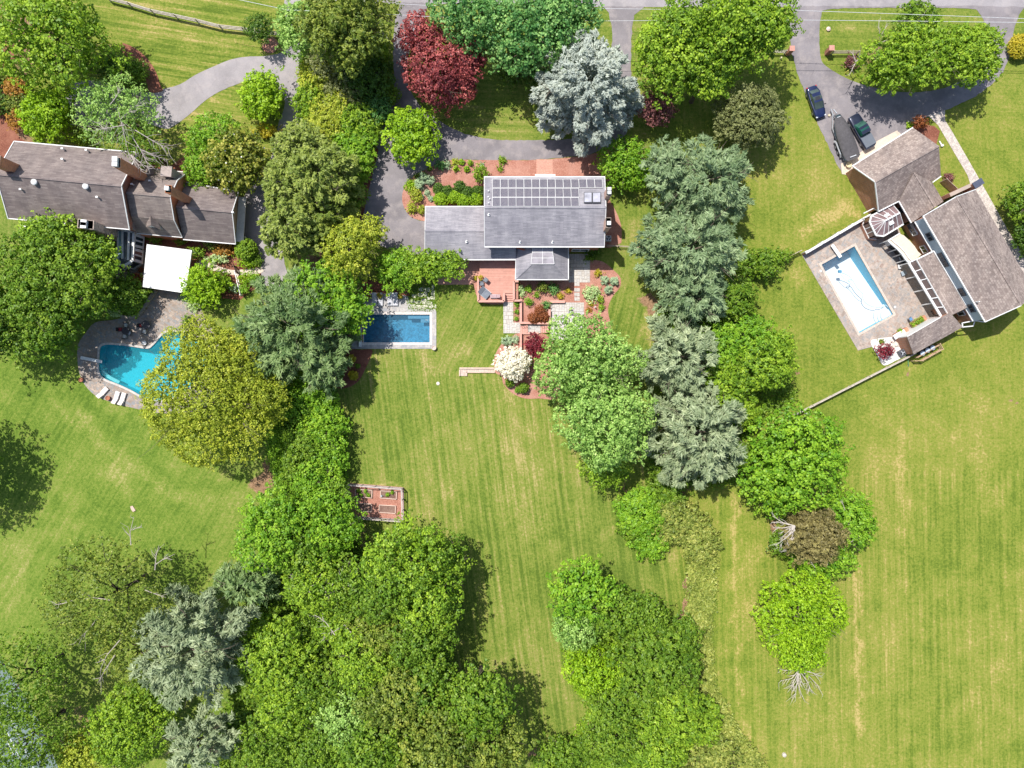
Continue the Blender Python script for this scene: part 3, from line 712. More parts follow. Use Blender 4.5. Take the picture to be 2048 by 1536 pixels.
S0, S1 = (wl_[2].x, wl_[2].y), (wl_[3].x, wl_[3].y)
wall_window(T, o, S0, S1, .83, 2.6, 3.9, 5.1); wall_window(T, o, S0, S1, .93, 1.0, 3.9, 5.1); wall_window(T, o, S0, S1, .84, 2.4, .9, 2.3)
m = MB(o); m.box((h3.x + .3 + .8 * .5 * (h2.x - h3.x), h3.y + .26, 1.3), (3.2, .06, 2.1)); m.build('patio_door', GLASS, T)
m = MB(o); m.box((wl_[0].x + 9.0, wl_[0].y + .04, 1.1), (1.0, .06, 2.1)); m.build('front_door', WHITE, T)
m = MB(o); m.box((C0.x + .28, (C0.y + D0.y) / 2 + .4, 1.2), (.06, 5.0, 2.3)); m.build('garage_door', WHITE, T)

# ================= west house (brown roof)
o = P(250, 400, 0); o.z = 0
T = thing('house', o, 'brown roofed house in three stepped blocks with brick chimneys and a gambrel middle', 'house')
SHA = m_shingle('brown_shingle_roof', ((.17, .14, .135), (.215, .18, .17), (.27, .23, .215)), -5, .17, 1.0, (.16, .12, .12))
e1, r1 = 6.0, 9.6
A0, A1 = P(28.5, 282.6, e1), P(277, 305, e1); R0, R1 = P(-9, 348, r1), P(243, 371.5, r1); B0, B1 = P(16.5, 437, e1), P(259, 459, e1)
# make the planes exact
m = MB(o); w1_ = gable_walls(m, A0, A1, R0, R1, B0, B1, .35)
w = m.build('wall', BRICK, T); w['label'] = 'brick walls of the tall main block'
m = MB(o); m.slab([A0, A1, R1, R0], .16); m.slab([R0, R1, B1, B0], .16); m.bar(R0, R1, .3, .07)
rf = m.build('roof', SHA, T)
m = MB(o)
for a, b in ((A0, A1), (B0, B1)): gut(a, b)
for a, b in ((R0, B0), (A0, R0), (R1, B1), (A1, R1)): m.bar(a, b, .12, .14)
m.build('gutter', WHITE, T)
# middle gambrel
ez_, kz, rz_ = 3.2, 6.0, 8.0
a0, a1 = P(270, 334, ez_), P(375, 345, ez_); k0, k1 = P(268, 353, kz), P(354.7, 361, kz); q0, q1 = P(252, 385.3, rz_), P(340.6, 393, rz_)
l0, l1 = P(262.5, 433, kz), P(348.4, 440.5, kz); b0, b1 = P(273.4, 466.8, ez_), P(364.8, 474.6, ez_)
SHM = m_shingle('mid_brown_shingle', ((.19, .155, .14), (.245, .205, .185), (.31, .265, .235)), -5, .17, 1.0, (.16, .12, .12))
m = MB(o)
for q in ([a0, a1, k1, k0], [k0, k1, q1, q0], [q0, q1, l1, l0], [l0, l1, b1, b0]): m.slab(q, .14)
m.bar(q0, q1, .28, .07)
rf = m.build('roof', SHM, T)
m = MB(o); gf = [Vector(p) for p in (a1, k1, q1, l1, b1)]; gb = [Vector(p) for p in (a0, k0, q0, l0, b0)]
ax = (q1 - q0).normalized(); gf = [p - ax * .25 - Vector((0, 0, .15)) for p in gf]; gb = [p - Vector((0, 0, .15)) for p in gb]
c = (gf[0] + gf[4]) / 2
gr = lambda p: Vector((p.x, p.y, 0))
m.face([gr(gf[0]) , gf[0], gf[1], gf[2], gf[3], gf[4], gr(gf[4])][::-1]); m.face([gr(gb[0]), gb[0], gb[1], gb[2], gb[3], gb[4], gr(gb[4])])
m.face([gr(gb[0]), gr(gf[0]), gf[0], gb[0]]); m.face([gr(gf[4]), gr(gb[4]), gb[4], gf[4]])
m.build('wall', m_brickwall('orange_brick', (.62, .23, .10)), T)
m = MB(o); gut(a0, a1); gut(b0, b1)
for a, b in ((a1, k1), (k1, q1), (q1, l1), (l1, b1)): m.bar(a, b, .1, .12)
m.build('gutter', WHITE, T)
def dormer(T, o, pk, le, re, fl, fr, fp, zb, zt, mat, wallm):
    """small gable: ridge back pk, eaves left/right back, front left/right/peak"""
    m = MB(o); m.slab([pk, fp, fl, le], .1); m.slab([pk, fp, fr, re], .1); d = m.build('dormer', mat, T)
    m = MB(o); c = (fl + fr) / 2; inw = (pk - fp); inw.z = 0; inw = inw.normalized() * .15
    f_ = [lerp(c, fl, .85) + inw, lerp(c, fr, .85) + inw]; pk2 = Vector((fp.x, fp.y, fp.z - .12)) + inw
    m.face([Vector((f_[0].x, f_[0].y, zb)), Vector((f_[1].x, f_[1].y, zb)), f_[1] - Vector((0, 0, .1)), pk2, f_[0] - Vector((0, 0, .1))])
    le2, re2 = lerp(c, fl, .85), lerp(c, fr, .85)
    for s_, bk in ((le2, le), (re2, re)): m.face([Vector((s_.x, s_.y, zb)) + inw, Vector((bk.x, bk.y, zb)), Vector((bk.x, bk.y, bk.z - .1)), s_ - Vector((0, 0, .1)) + inw])
    m.build('dormer_wall', wallm, d)
    m = MB(o); nrm = -inw.normalized(); cw = c + inw + nrm * .04; m.box((cw.x, cw.y, (zb + fl.z) / 2 + .05), (.9, .06, .9), math.atan2((fr - fl).y, (fr - fl).x)); m.build('dormer_window', GLASS, d)
dormer(T, o, P(300.8, 428, 6.3), P(294, 440, 5.4), P(316, 443, 5.4), P(292.5, 454, 5.0), P(322, 460, 5.0), P(302, 451, 6.2), 3.6, 6.2, SHM, WHITE)
dormer(T, o, P(285, 360, 6.2), P(280, 357, 5.3), P(300, 353, 5.3), P(288, 340, 5.0), P(311, 345, 5.0), P(299, 334, 6.1), 3.6, 6.1, SHM, CREAM)
dormer(T, o, P(336, 363, 6.2), P(325, 359, 5.3), P(346, 358, 5.3), P(330, 345, 5.0), P(354, 350, 5.0), P(343, 342, 6.1), 3.6, 6.1, SHM, CREAM)
m = MB(o); c = P(333, 343, 6.6); m.box((c.x, c.y, 4.5), (1.3, 1.2, 4.2), -.09); m.box((c.x, c.y, 6.65), (1.5, 1.4, .15), -.09); m.build('chimney', m_plain('grey_stucco', (.36, .30, .27), .9), T)
# low hall between the first two blocks
m = MB(o); m.slab([P(263, 341, 5.6), P(275, 343, 5.0), P(262, 385, 6.6), P(249, 383, 7.6)], .12); m.slab([P(249, 383, 7.6), P(254, 386, 6.9), P(272, 463, 4.2), P(260, 455, 5.0)], .12); m.build('roof', SHM, T)
m = MB(o); m.prism([P(258, 350, 4.9), P(272, 350, 4.9), P(276, 455, 4.0), P(262, 455, 4.0)], 0); m.build('wall', m_plain('tan_render', (.42, .32, .24), .9), T)
# garage block
ez_, rz_ = 2.9, 6.0
c0, c1 = P(372, 364.5, ez_), P(477, 383.5, ez_); s0, s1 = P(352, 413.4, rz_), P(464.5, 424.2, rz_); d0, d1 = P(366.5, 479, ez_), P(471.5, 488, ez_)
m = MB(o); gw = gable_walls(m, c0, c1, s0, s1, d0, d1, .3); m.build('wall', m_plain('tan_siding', (.50, .37, .24), .85), T)
m = MB(o); m.slab([c0, c1, s1, s0], .14); m.slab([s0, s1, d1, d0], .14); m.bar(s0, s1, .28, .07); m.build('roof', SHA, T)
m = MB(o); gut(c0, c1); gut(d0, d1); m.bar(c1, s1, .1, .12); m.bar(s1, d1, .1, .12); m.build('gutter', WHITE, T)
# pent roof over the garage doors on the east gable
g0, g1 = P(477, 394, 2.8), P(471.5, 483, 2.8); x_ = Vector((.95, .05, -.35))
m = MB(o); m.slab([g0, g1, g1 + x_, g0 + x_], .1); m.build('porch_roof', m_plain('pale_cream', (.62, .58, .52), .7), T)
for t_ in (.3, .7):
    q = lerp(g0, g1, t_); m = MB(o); m.box((q.x - .02, q.y, 1.15), (.08, 2.5, 2.2), -.06); m.build('garage_door', CREAM, T)
# chimneys
chimney(T, o, [(226.5, 334), (240, 334.5), (240.5, 315.5), (227, 314.5)], 12.3, 0, m_brickwall('orange_brick', (.62, .23, .10)), (.25, .72))
chimney(T, o, [(330.5, 385), (341.5, 386), (342.5, 371.5), (331.5, 370.5)], 10.6, 0, m_brickwall('orange_brick', (.62, .23, .10)), (.5,))
chimney(T, o, [(156, 455), (185.5, 458), (186.5, 442), (157, 438.5)], 8.6, 0, m_plain('tan_fieldstone', (.42, .34, .29), .95, 0.0, .4), (.3, .6))
chimney(T, o, [(-20, 330), (-2, 332), (0, 312), (-18, 310)], 12.0, 0, m_brickwall('orange_brick', (.62, .23, .10)), (.5,))
# domed roof vents, small pipes
for px_, py_ in ((67.5, 363.5), (170.5, 372)):
    q = P(px_, py_, 9.5); m = MB(q); m.lathe(q, [(.28, -.6), (.28, -.15), (.42, -.12), (.40, .02), (.25, .12), (.02, .16)], 14); v = m.build('roof_vent', WHITE, T); v.location = q - o
for px_, py_, z in ((124, 296.5, 7.0), (172, 299.5, 7.0), (124, 317.5, 8.0), (40.5, 378, 8.8), (193.5, 393.5, 8.8), (76, 437, 6.6), (263, 367.5, 7.6), (299, 361, 6.6), (465, 424, 6.2)):
    q = P(px_, py_, z); m = MB(o); m.tube([q - Vector((0, 0, .6)), q + Vector((0, 0, .1))], .1, 8); m.box(q + Vector((.04, -.04, .1)), (.3, .22, .06)); m.build('vent_pipe', WHITE, T)
# windows of the south and north walls
for a, b, n in (((w1_[0 + 2].x, w1_[2].y), (w1_[3].x, w1_[3].y), 5), ((w1_[1].x, w1_[1].y), (w1_[0].x, w1_[0].y), 5)):
    for i in range(n): wall_window(T, o, a, b, (i + .5) / n, 1.1, 3.4, 4.9); wall_window(T, o, a, b, (i + .5) / n, 1.1, .9, 2.4)
wall_window(T, o, (b0.x, b0.y), (b1.x, b1.y), .3, 1.2, .9, 2.2, off=-.1); wall_window(T, o, (d0.x, d0.y), (d1.x, d1.y), .5, 1.2, .9, 2.2, off=-.2)

# sunroom of the west house
o = P(255, 500, 0); o.z = 0
T = thing('sunroom', o, 'white framed glass sunroom with a bay end and striped window wall', 'sunroom')
zt = 2.7
ring = [P(237, 460, zt), P(268, 463.5, zt), P(265.5, 521, zt), P(248, 532, zt), P(226, 525, zt), P(237, 514, zt)]
m = MB(o)
for a, b in zip(ring, ring[1:] + ring[:1]):
    m.bar(a, b, .32, .22); g1_ = Vector((a.x, a.y, 0)); g2_ = Vector((b.x, b.y, 0)); m.bar(g1_ + Vector((0, 0, .25)), g2_ + Vector((0, 0, .25)), .16, .5)
    m.bar(a, g1_, .2); L = (b - a).length; nn = max(1, int(L / 1.1))
    for i in range(1, nn): q = lerp(a, b, i / nn); m.bar(q, Vector((q.x, q.y, 0)), .12)
m.bar(P(245, 461, zt + .1), P(245, 517, zt + .1), .22, .2); m.bar(P(258, 463, zt + .1), P(256, 520, zt + .1), .25, .2)
m.build('frame', WHITE, T)
m = MB(o); m.prism([Vector((p.x, p.y, zt - .12)) for p in ring], zt - .2); m.build('glass_roof', m_pane('sunroom_glass', (.10, .12, .13), .15), T)
m = MB(o)
for a, b in zip(ring, ring[1:] + ring[:1]): m.bar(Vector((a.x, a.y, 1.5)), Vector((b.x, b.y, 1.5)), .05, 2.1)
m.build('window_wall', GLASS, T)
m = MB(o); m.prism([P(238, 462, 2.85), P(244, 462, 2.85), P(244, 516, 2.85), P(237, 514, 2.85)], 2.75); m.build('glass_strip', m_pane('blue_glass', (.20, .32, .36), .1), T)
# striped shutters / louvred wall facing east
m = MB(o); pts = [P(266.5, 467, 2.5), P(281, 470, .9), P(279, 499, .9), P(264.5, 496, 2.5)]
def skylit(T, o, q, name, rows):
    m = MB(o); m.slab(q, .08); a = m.build(name, WHITE, T)
    for (t0_, t1_) in rows:
        u = [lerp(lerp(q[0], q[1], .15), lerp(q[3], q[2], .15), t0_), lerp(lerp(q[0], q[1], .88), lerp(q[3], q[2], .88), t0_), lerp(lerp(q[0], q[1], .88), lerp(q[3], q[2], .88), t1_), lerp(lerp(q[0], q[1], .15), lerp(q[3], q[2], .15), t1_)]
        mm = MB(o); mm.slab([p + Vector((0, 0, .03)) for p in u], .02); mm.build('pane', GLASS, a)
skylit(T, o, [P(270, 466.5, 2.5), P(289, 473.5, 1.0), P(287, 498, 1.0), P(267.5, 494, 2.5)], 'sloping_window', ((.2, .42), (.55, .8)))
skylit(T, o, [P(268, 496, 2.5), P(287, 501, 1.0), P(285, 528, 1.0), P(265.5, 521, 2.5)], 'sloping_window', ((.2, .42), (.55, .8)))
skylit(T, o, [P(248, 521, 2.6), P(264, 527, 2.6), P(250, 541, 1.0), P(229, 534, 1.0)], 'sloping_window', ((.2, .42), (.55, .8)))
# white pergola behind the maple
o = P(80, 470, 0); o.z = 0
T = thing('pergola', o, 'white slatted pergola along the south wall of the brown roofed house', 'pergola')
m = MB(o)
for i in range(9):
    a = P(42 + i * 13, 449 + i * 1.1, 2.8); b = P(40 + i * 13, 480 + i * 1.1, 2.8); m.bar(a, b, .12, .15)
m.bar(P(40, 452, 2.7), P(150, 461, 2.7), .14, .16); m.bar(P(38, 476, 2.7), P(148, 486, 2.7), .14, .16)
m.build('slat_roof', WHITE, T)
for px_, py_ in ((40, 476), (76, 479), (112, 482), (148, 486)):
    q = P(px_, py_, 2.65); m = MB(o); m.bar(Vector((q.x, q.y, 0)), q, .16); m.build('post', WHITE, T)

# big white canopy
o = P(333, 537, 0); o.z = 0
T = thing('canopy', o, 'large square white fabric canopy between the brown house and the patio', 'canopy')
q = [P(293.8, 488.7, 3), P(383.3, 500.5, 3), P(370.7, 586.2, 3), P(285.7, 573.6, 3)]
CANV = m_plain('white_canvas', (.82, .81, .80), .8, 0.0, .02)
m = MB(o); c = sum(q, Vector()) / 4; 
nn = 8; g = [[None] * (nn + 1) for _ in range(nn + 1)]
for i in range(nn + 1):
    for j in range(nn + 1):
        p_ = lerp(lerp(q[0], q[1], i / nn), lerp(q[3], q[2], i / nn), j / nn); p_ = Vector(p_); p_.z = 3 + .28 * math.sin(math.pi * i / nn) * math.sin(math.pi * j / nn) ; g[i][j] = p_
for i in range(nn):
    for j in range(nn): m.slab([g[i][j], g[i + 1][j], g[i + 1][j + 1], g[i][j + 1]], .03)
for a, b in zip(q, q[1:] + q[:1]): m.bar(a - Vector((0, 0, .12)), b - Vector((0, 0, .12)), .03, .26)
m.build('fabric_top', CANV, T)
for p_ in q: m = MB(o); p2 = lerp(p_, c, .03); m.bar(Vector((p2.x, p2.y, 0)), Vector((p2.x, p2.y, 2.9)), .09); m.build('pole', WHITE, T)

# ================= east house (shake roofs, brown brick)
o = P(1880, 480, 0); o.z = 0
T = thing('house', o, 'angled brown brick house with wooden shake roofs and blue upper wall by the white pool', 'house')
SHAKE = ((.17, .135, .12), (.27, .22, .20), (.36, .30, .27), (.21, .17, .155), (.44, .38, .34))
SK1 = m_shingle('wood_shake_roof', SHAKE, 31, .24, .33, (.17, .13, .12))
SK2 = m_shingle('wood_shake_roof_main', SHAKE, -60, .24, .33, (.17, .13, .12))
eg, rg_ = 3.0, 5.6
F0, F1 = P(1704.5, 332, eg), P(1825.6, 255, eg); G0, G1 = P(1750, 364, rg_), P(1878, 292, rg_); K0, K1 = P(1757, 423, eg), P(1882, 352.5, eg)
m = MB(o); ga = gable_walls(m, F0, F1, G0, G1, K0, K1, .35); m.build('wall', BROWNBRICK, T)
m = MB(o); m.slab([F0, F1, G1, G0], .14); m.slab([G0, G1, K1, K0], .14); m.bar(G0, G1, .22, .06); m.build('roof', SK1, T)
# brick screen wall against the garage gable (leaning view shows a tall brick end)
# connector
ck, rk = 3.0, 5.15
L0, L1 = P(1797.5, 402.5, ck), P(1822.5, 446, ck); M0, M1 = P(1828, 345, rk), P(1870, 414.5, rk); N0_, N1_ = P(1864.7, 365, ck), P(1887, 403, ck)
m = MB(o); m.slab([L0, L1, M1, M0], .14); m.slab([M0, M1, N1_, N0_], .14); m.bar(M0, M1, .22, .06); m.build('roof', SK2, T)
m = MB(o); gable_walls(m, L0, L1, M0, M1, N0_, N1_, .3); m.build('wall', BROWNBRICK, T)
# main block
em, rm = 5.7, 8.0
W0, W1 = P(1846, 432.3, em), P(1970, 643.8, em); X0, X1 = P(1913, 393, rm), P(2043, 610.7, rm); Y0, Y1 = P(1951, 379, em), P(2072, 588, em)
zl = 3.3
m = MB(o); mw = gable_walls(m, W0, W1, X0, X1, Y0, Y1, .3); m.build('wall', BROWNBRICK, T)
m = MB(o); m.slab([W0, W1, X1, X0], .14); m.slab([X0, X1, Y1, Y0], .14); m.bar(X0, X1, .24, .06); m.build('roof', SK2, T)
d = (mw[1] - mw[0]); d.z = 0; d.normalize(); n = Vector((-d.y, d.x, 0)); n = n if n.dot(mw[0] - mw[2]) > 0 else -n
a_ = Vector((mw[0].x, mw[0].y, 0)); b_ = Vector((mw[1].x, mw[1].y, 0))
BLUE = m_plain('blue_grey_siding', (.44, .52, .58), .7, 0.0, .05)
m = MB(o); m.bar(a_ + n * .06 + Vector((0, 0, (zl + em) / 2)), b_ + n * .06 + Vector((0, 0, (zl + em) / 2)), .12, em - zl); m.build('siding', BLUE, T)
m = MB(o); m.bar(a_ + n * .16 + Vector((0, 0, zl)), b_ + n * .16 + Vector((0, 0, zl)), .2, .12); 
for a, b in ((W0, W1), (L0, L1), (L0, K0), (F0, F1)): m.bar(a + Vector((0, 0, -.02)), b + Vector((0, 0, -.02)), .16, .16)
for a, b in ((W0, X0), (X0, Y0), (K0, G0), (F0, G0), (W1, X1)): m.bar(a + Vector((0, 0, -.04)), b + Vector((0, 0, -.04)), .12, .18)
m.bar(K1, N0_, .14, .14); m.build('gutter', WHITE, T)
pp0, pp1 = (b_.x, b_.y), (a_.x, a_.y)
Ld = (b_ - a_)
if Vector((Ld.y, -Ld.x, 0)).dot(n) > 0: pp0, pp1 = pp1, pp0
flip = pp0 == (b_.x, b_.y)
for t_ in (.17, .37, .43, .72, .88):
    wall_window(T, o, pp0, pp1, 1 - t_ if flip else t_, 1.15, 3.9, 4.9, frame=m_plain('dark_trim', (.12, .13, .15), .5), off=.16)
for t_ in (.08, .26): wall_window(T, o, pp0, pp1, 1 - t_ if flip else t_, 1.1, 1.2, 2.3, off=.08)
wall_window(T, o, pp0, pp1, (1 - .9) if flip else .9, 1.1, 1.0, 2.4, off=.08)
for t_ in (.25, .7):
    q = lerp(ga[0], ga[1], t_); ang_ = math.atan2((F1 - F0).y, (F1 - F0).x); m = MB(o); nn_ = Vector((-(F1 - F0).y, (F1 - F0).x, 0)).normalized()
    m.box(Vector((q.x, q.y, 1.2)) + nn_ * .03, (3.4, .08, 2.3), ang_); m.build('garage_door', WHITE, T)
# sunroom lean-to roof on the west side
p0, p1, p2, p3 = P(1832.5, 519, 3.0), P(1867.4, 502, 3.75), P(1935.3, 615, 3.75), P(1898, 632.8, 3.0)
m = MB(o); m.slab([p0, p1, p2, p3], .12); m.build('roof', SK2, T)
m = MB(o); m.bar(p1 + Vector((0, 0, .05)), p2 + Vector((0, 0, .05)), .22, .1); m.bar(p0, p1, .2, .14); m.bar(p0, p3, .08, .16)
g0_, g1_ = P(1817, 525.7, 2.6), P(1881.8, 632.8, 2.6)
m.bar(g0_, g1_, .3, .2); m.bar(p0 - Vector((0, 0, .1)), p3 - Vector((0, 0, .1)), .1, .1)
for i in range(7): t_ = i / 6; m.bar(lerp(g0_, g1_, t_), lerp(p0, p3, t_) - Vector((0, 0, .08)), .1, .08)
for i in range(5): t_ = i / 4; q = lerp(g0_, g1_, t_); m.bar(Vector((q.x, q.y, 0)), q, .16)
m.build('sunroom_frame', WHITE, T)
m = MB(o); m.slab([g0_ - Vector((0, 0, .05)), p0 - Vector((0, 0, .22)), p3 - Vector((0, 0, .22)), g1_ - Vector((0, 0, .05))], .03); m.build('glass_roof', m_pane('brown_glazing', (.09, .065, .055), .15), T)
m = MB(o); m.bar(Vector((g0_.x, g0_.y, 1.3)), Vector((g1_.x, g1_.y, 1.3)), .06, 2.5); m.build('window_wall', m_pane('dark_glazing', (.05, .045, .04), .08), T)
m = MB(o); q = [p0, p1, p2, p3]; c = sum(q, Vector()) / 4; m.prism([Vector((lerp(c, x, .94).x, lerp(c, x, .94).y, 2.7)) for x in q], 0); m.build('wall', BROWNBRICK, T)
# south wing, single slope
s0, s1, s2, s3 = P(1814.5, 674.5, 3.5), P(1900, 625, 3.5), P(1926, 654, 2.6), P(1827.3, 708.5, 2.6)
m = MB(o); m.slab([s0, s1, s2, s3], .13); m.build('roof', SK1, T)
m = MB(o); q = [s0, s1, s2, s3]; c = (s0 + s1 + s2 + s3) / 4; c.z = 0; qq = [c + (Vector((x.x, x.y, 0)) - c) * .97 for x in q]
m.solid([Vector((a.x, a.y, b.z - .14)) for a, b in zip(qq, q)][::-1], [Vector((a.x, a.y, 0)) for a in qq][::-1]); m.build('wall', BROWNBRICK, T)
nW = Vector((-(s1 - s0).y, (s1 - s0).x, 0)).normalized()
m = MB(o); u0, u1 = lerp(s0, s1, .02), lerp(s0, s1, .8); m.bar(Vector((u0.x, u0.y, 1.75)) + nW * .03, Vector((u1.x, u1.y, 1.75)) + nW * .03, .12, 3.2); m.build('white_wall', WHITE, T)
# small white porch at the south end
m = MB(o); a, b, c_ = P(1924, 646, 2.6), P(1950, 641, 2.6), P(1968, 644, 2.6)
m.bar(a, b, .14, .14); m.bar(b, c_, .14, .14); m.bar(P(1925, 654, 2.6), P(1946, 652, 2.6), .14, .14); m.bar(P(1925, 654, 2.6), a, .14, .14); m.bar(P(1946, 652, 2.6), b, .12)
for q in (P(1925, 654, 2.6), P(1946, 652, 2.6)): m.bar(Vector((q.x, q.y, 0)), q, .14)
m.build('porch_frame', WHITE, T)
q = P(1972, 524, 7.0); m = MB(o); m.tube([q - Vector((0, 0, .6)), q + Vector((0, 0, .2))], .1, 8); m.box(q, (.4, .3, .1)); m.build('vent_pipe', WHITE, T)
q = P(1958, 603, 6.5); m = MB(o); m.tube([q - Vector((0, 0, .6)), q + Vector((0, 0, .1))], .08, 8); m.build('vent_pipe', WHITE, T)
q = P(1834, 448, 3.2); m = MB(o); m.box(P(1824, 451, 2.4), (.9, .7, .7), .5); m.build('wall_vent', BLACK, T)
m = MB(o); m.box(P(1803, 420, 2.2), (.15, .9, .9), .5); m.build('window', GLASS, T)
# brick garden wall and chimney to the north east
m = MB(o); m.bar(P(1884, 397, 1.8), P(1926, 377, 1.8), .5, 3.6); m.build('garden_wall', m_brickwall('salmon_brick', (.50, .24, .16)), T)
m = MB(o); c = P(1941, 372, 4.2); c0_ = P(1935, 378, 2); m.box((c0_.x, c0_.y, 2.0), (1.0, .8, 4.0), .55); m.build('chimney', m_brickwall('salmon_brick', (.50, .24, .16)), T)
m = MB(o); m.box((c0_.x + .1, c0_.y + .2, 4.1), (1.5, .9, .12), .55); m.build('chimney_cap', m_plain('dark_cap', (.08, .09, .13), .4), T)
# fence beyond the garage (its own thing)
def fence(name, label, pts, h, rails, mat, postw=.13, group=None, boards=False, spacing=2.4, railh=.14, railw=.05):
    pts = [P(x, y, 0) for x, y in pts]; o = pts[0]
    T = thing(name, o, label, 'fence', group)
    m = MB(o)
    for a, b in zip(pts[:-1], pts[1:]):
        if boards: m.bar(a + Vector((0, 0, h / 2)), b + Vector((0, 0, h / 2)), .05, h)
        else:
            for r in rails: m.bar(a + Vector((0, 0, r)), b + Vector((0, 0, r)), railw, railh)
    m.build('boards' if boards else 'rails', mat, T)
    for a, b in zip(pts[:-1], pts[1:]):
        L = (b - a).length; n = max(1, round(L / spacing))
        for i in range(n + (1 if b is pts[-1] else 0)):
            q = lerp(a, b, i / n); m = MB(o); m.box((q.x, q.y, h / 2 + .03), (postw, postw, h + .06), math.atan2((b - a).y, (b - a).x)); m.build('post', mat, T)
    return T
GREYW = m_plain('grey_weathered_wood', (.50, .44, .38), .9, 0.0, .25)
fence('rail_fence', 'long weathered rail fence across the lawn in the top left corner', [(222, 3), (264, 14), (309, 28), (356, 38), (398, 47), (445, 59), (490, 64), (525, 70), (562, 73)], 1.35, (.45, .85, 1.25), GREYW, spacing=3.4, railw=.09, railh=.16)
fence('rail_fence', 'rail fence climbing from the field to the white gravel corner of the east pool', [(1584, 830), (1772, 734), (1796, 722), (1822, 708)], 1.15, (.4, .75, 1.08), GREYW, spacing=2.9, railw=.10, railh=.14)
fence('rail_fence', 'short wooden fence half covered by vines west of the white pool', [(1596, 504), (1575, 514), (1530, 537), (1500, 552)], 1.2, (.4, .8, 1.15), TIMBER, spacing=2.5, railw=.08)
fence('rail_fence', 'low rail fence left of the western brick gate pier', [(1532, 108), (1568, 108)], 1.1, (.4, .7, 1.05), GREYW, spacing=2.4)
fence('rail_fence', 'low rail fence right of the eastern brick gate pier', [(1662, 109), (1712, 109)], 1.1, (.4, .7, 1.05), TIMBER, spacing=2.6)
fence('board_fence', 'dark board fence behind the shake roofed garage', [(1880, 365), (1905, 388), (1925, 398)], 1.7, (), TIMBER, boards=True)
fence('picket_fence', 'low open fence running east from the air conditioner', [(1213, 493), (1236, 494), (1290, 497)], 1.2, (.3, .65, 1.0), TIMBER, spacing=1.7, railw=.04, railh=.08)
fence('rail_fence', 'white railed fence beside the garden gate near the topiary ball', [(476, 545), (481, 567), (487, 592)], 1.3, (.5, 1.2), WHITE, spacing=1.6, railw=.1)
fence('gate', 'small dark wooden gate across the curving garden path', [(473, 534), (479, 548)], 1.2, (.3, .6, .9, 1.15), m_plain('dark_wood', (.14, .09, .07), .8), spacing=1.0)
for x, y, lb in ((1575, 108, 'brick gate pier on the west side of the looped driveway'), (1653, 107, 'brick gate pier on the island side of the looped driveway')):
    q = P(x, y, 0); T = thing('gate_pier', q, lb, 'gate pier', 'brick gate piers'); m = MB(q); m.box(q + Vector((0, 0, .8)), (.6, .6, 1.6)); m.build('pier', BRICK, T)
    m = MB(q); m.box(q + Vector((0, 0, 1.66)), (.75, .75, .12)); m.build('cap', m_plain('salmon_stone', (.5, .25, .2), .8), T)
# ---------------------------------------------------------------- pools
def basin(name_o, px, label, depths, wallm, floorm, z_top=.05, cat='swimming pool'):
    o = P(sum(p[0] for p in px) / len(px), sum(p[1] for p in px) / len(px), 0)
    T = thing('swimming_pool', o, label, cat)
    pts = [P(x, y, z_top) for x, y in px]; ar = sum(pts[i].x * pts[(i + 1) % len(pts)].y - pts[(i + 1) % len(pts)].x * pts[i].y for i in range(len(pts)))
    if ar < 0: pts = pts[::-1]
    low = [Vector((p.x, p.y, -depths(p))) for p in pts]
    m = MB(o); n = len(pts)
    for i in range(n):
        j = (i + 1) % n; m.face([pts[i], pts[j], low[j], low[i]][::-1])
    m.build('basin_wall', wallm, T)
    tri = tessellate_polygon([low]); me = bpy.data.meshes.new('basin_floor')
    me.from_pydata([tuple(p - o) for p in low], [], [list(t) if (low[t[1]] - low[t[0]]).cross(low[t[2]] - low[t[0]]).z > 0 else list(t)[::-1] for t in tri]); me.update(); link('basin_floor', me, floorm, T)
    return T, o, pts
# centre pool
DEEPB = m_plain('deep_blue_plaster', (.09, .31, .46), .6, 0.0, .5)
T, o, pts = basin('c', POOLC, 'small rectangular dark blue pool with pale stone coping', lambda p: 1.5, DEEPB, DEEPB)
wt = flat('water', [tuple(p) for p in pts], -.12, m_water('pool_water_blue', (.60, .82, .90), (.10, .28, .42)), z0=-.125, parent=T, origin=o, raw=True)
m = MB(o)
COPE = m_stone('pale_coping', ((.62, .56, .52), (.70, .64, .59), (.56, .50, .48)), .6, 0, (.42, .38, .35), .03)
def coping(m, pts, w, z0, z1):
    n = len(pts); c = sum(pts, Vector()) / n
    for i in range(n):
        a, b = pts[i], pts[(i + 1) % n]; d = (b - a).normalized(); nn_ = Vector((d.y, -d.x, 0))
        m.prism([Vector((q.x, q.y, z1)) for q in (a - d * (w if i % 2 else 0), b + d * (w if i % 2 else 0), b + d * (w if i % 2 else 0) + nn_ * w, a - d * (w if i % 2 else 0) + nn_ * w)], z0)
coping(m, pts, .38, .0, .10); m.build('coping', COPE, T)
m = MB(o); a = P(828, 634, -.3)
m.box(P(838, 634, -.35), (3.2, .5, .12)); m.box(P(851, 637, -.5), (1.4, 1.2, .12)); m.build('pool_steps', m_plain('light_blue_steps', (.25, .38, .48), .6), T)
m = MB(o); m.tube([P(856, 640, .1), P(856, 640, .7), P(851, 640, .7), P(851, 640, -.4)], .03, 6); m.build('handrail', GREYMETAL, T)
q0 = P(719.5, 674, .3); T2 = thing('pool_cover_roller', P(719.5, 674, 0), 'long white cover box at the west end of the blue pool', 'pool cover')
m = MB(P(719.5, 674, 0)); m.box((q0.x, q0.y, .3), (.42, 2.9, .4)); m.build('housing', m_plain('white_metal', (.62, .64, .68), .4), T2, bevel=.04)
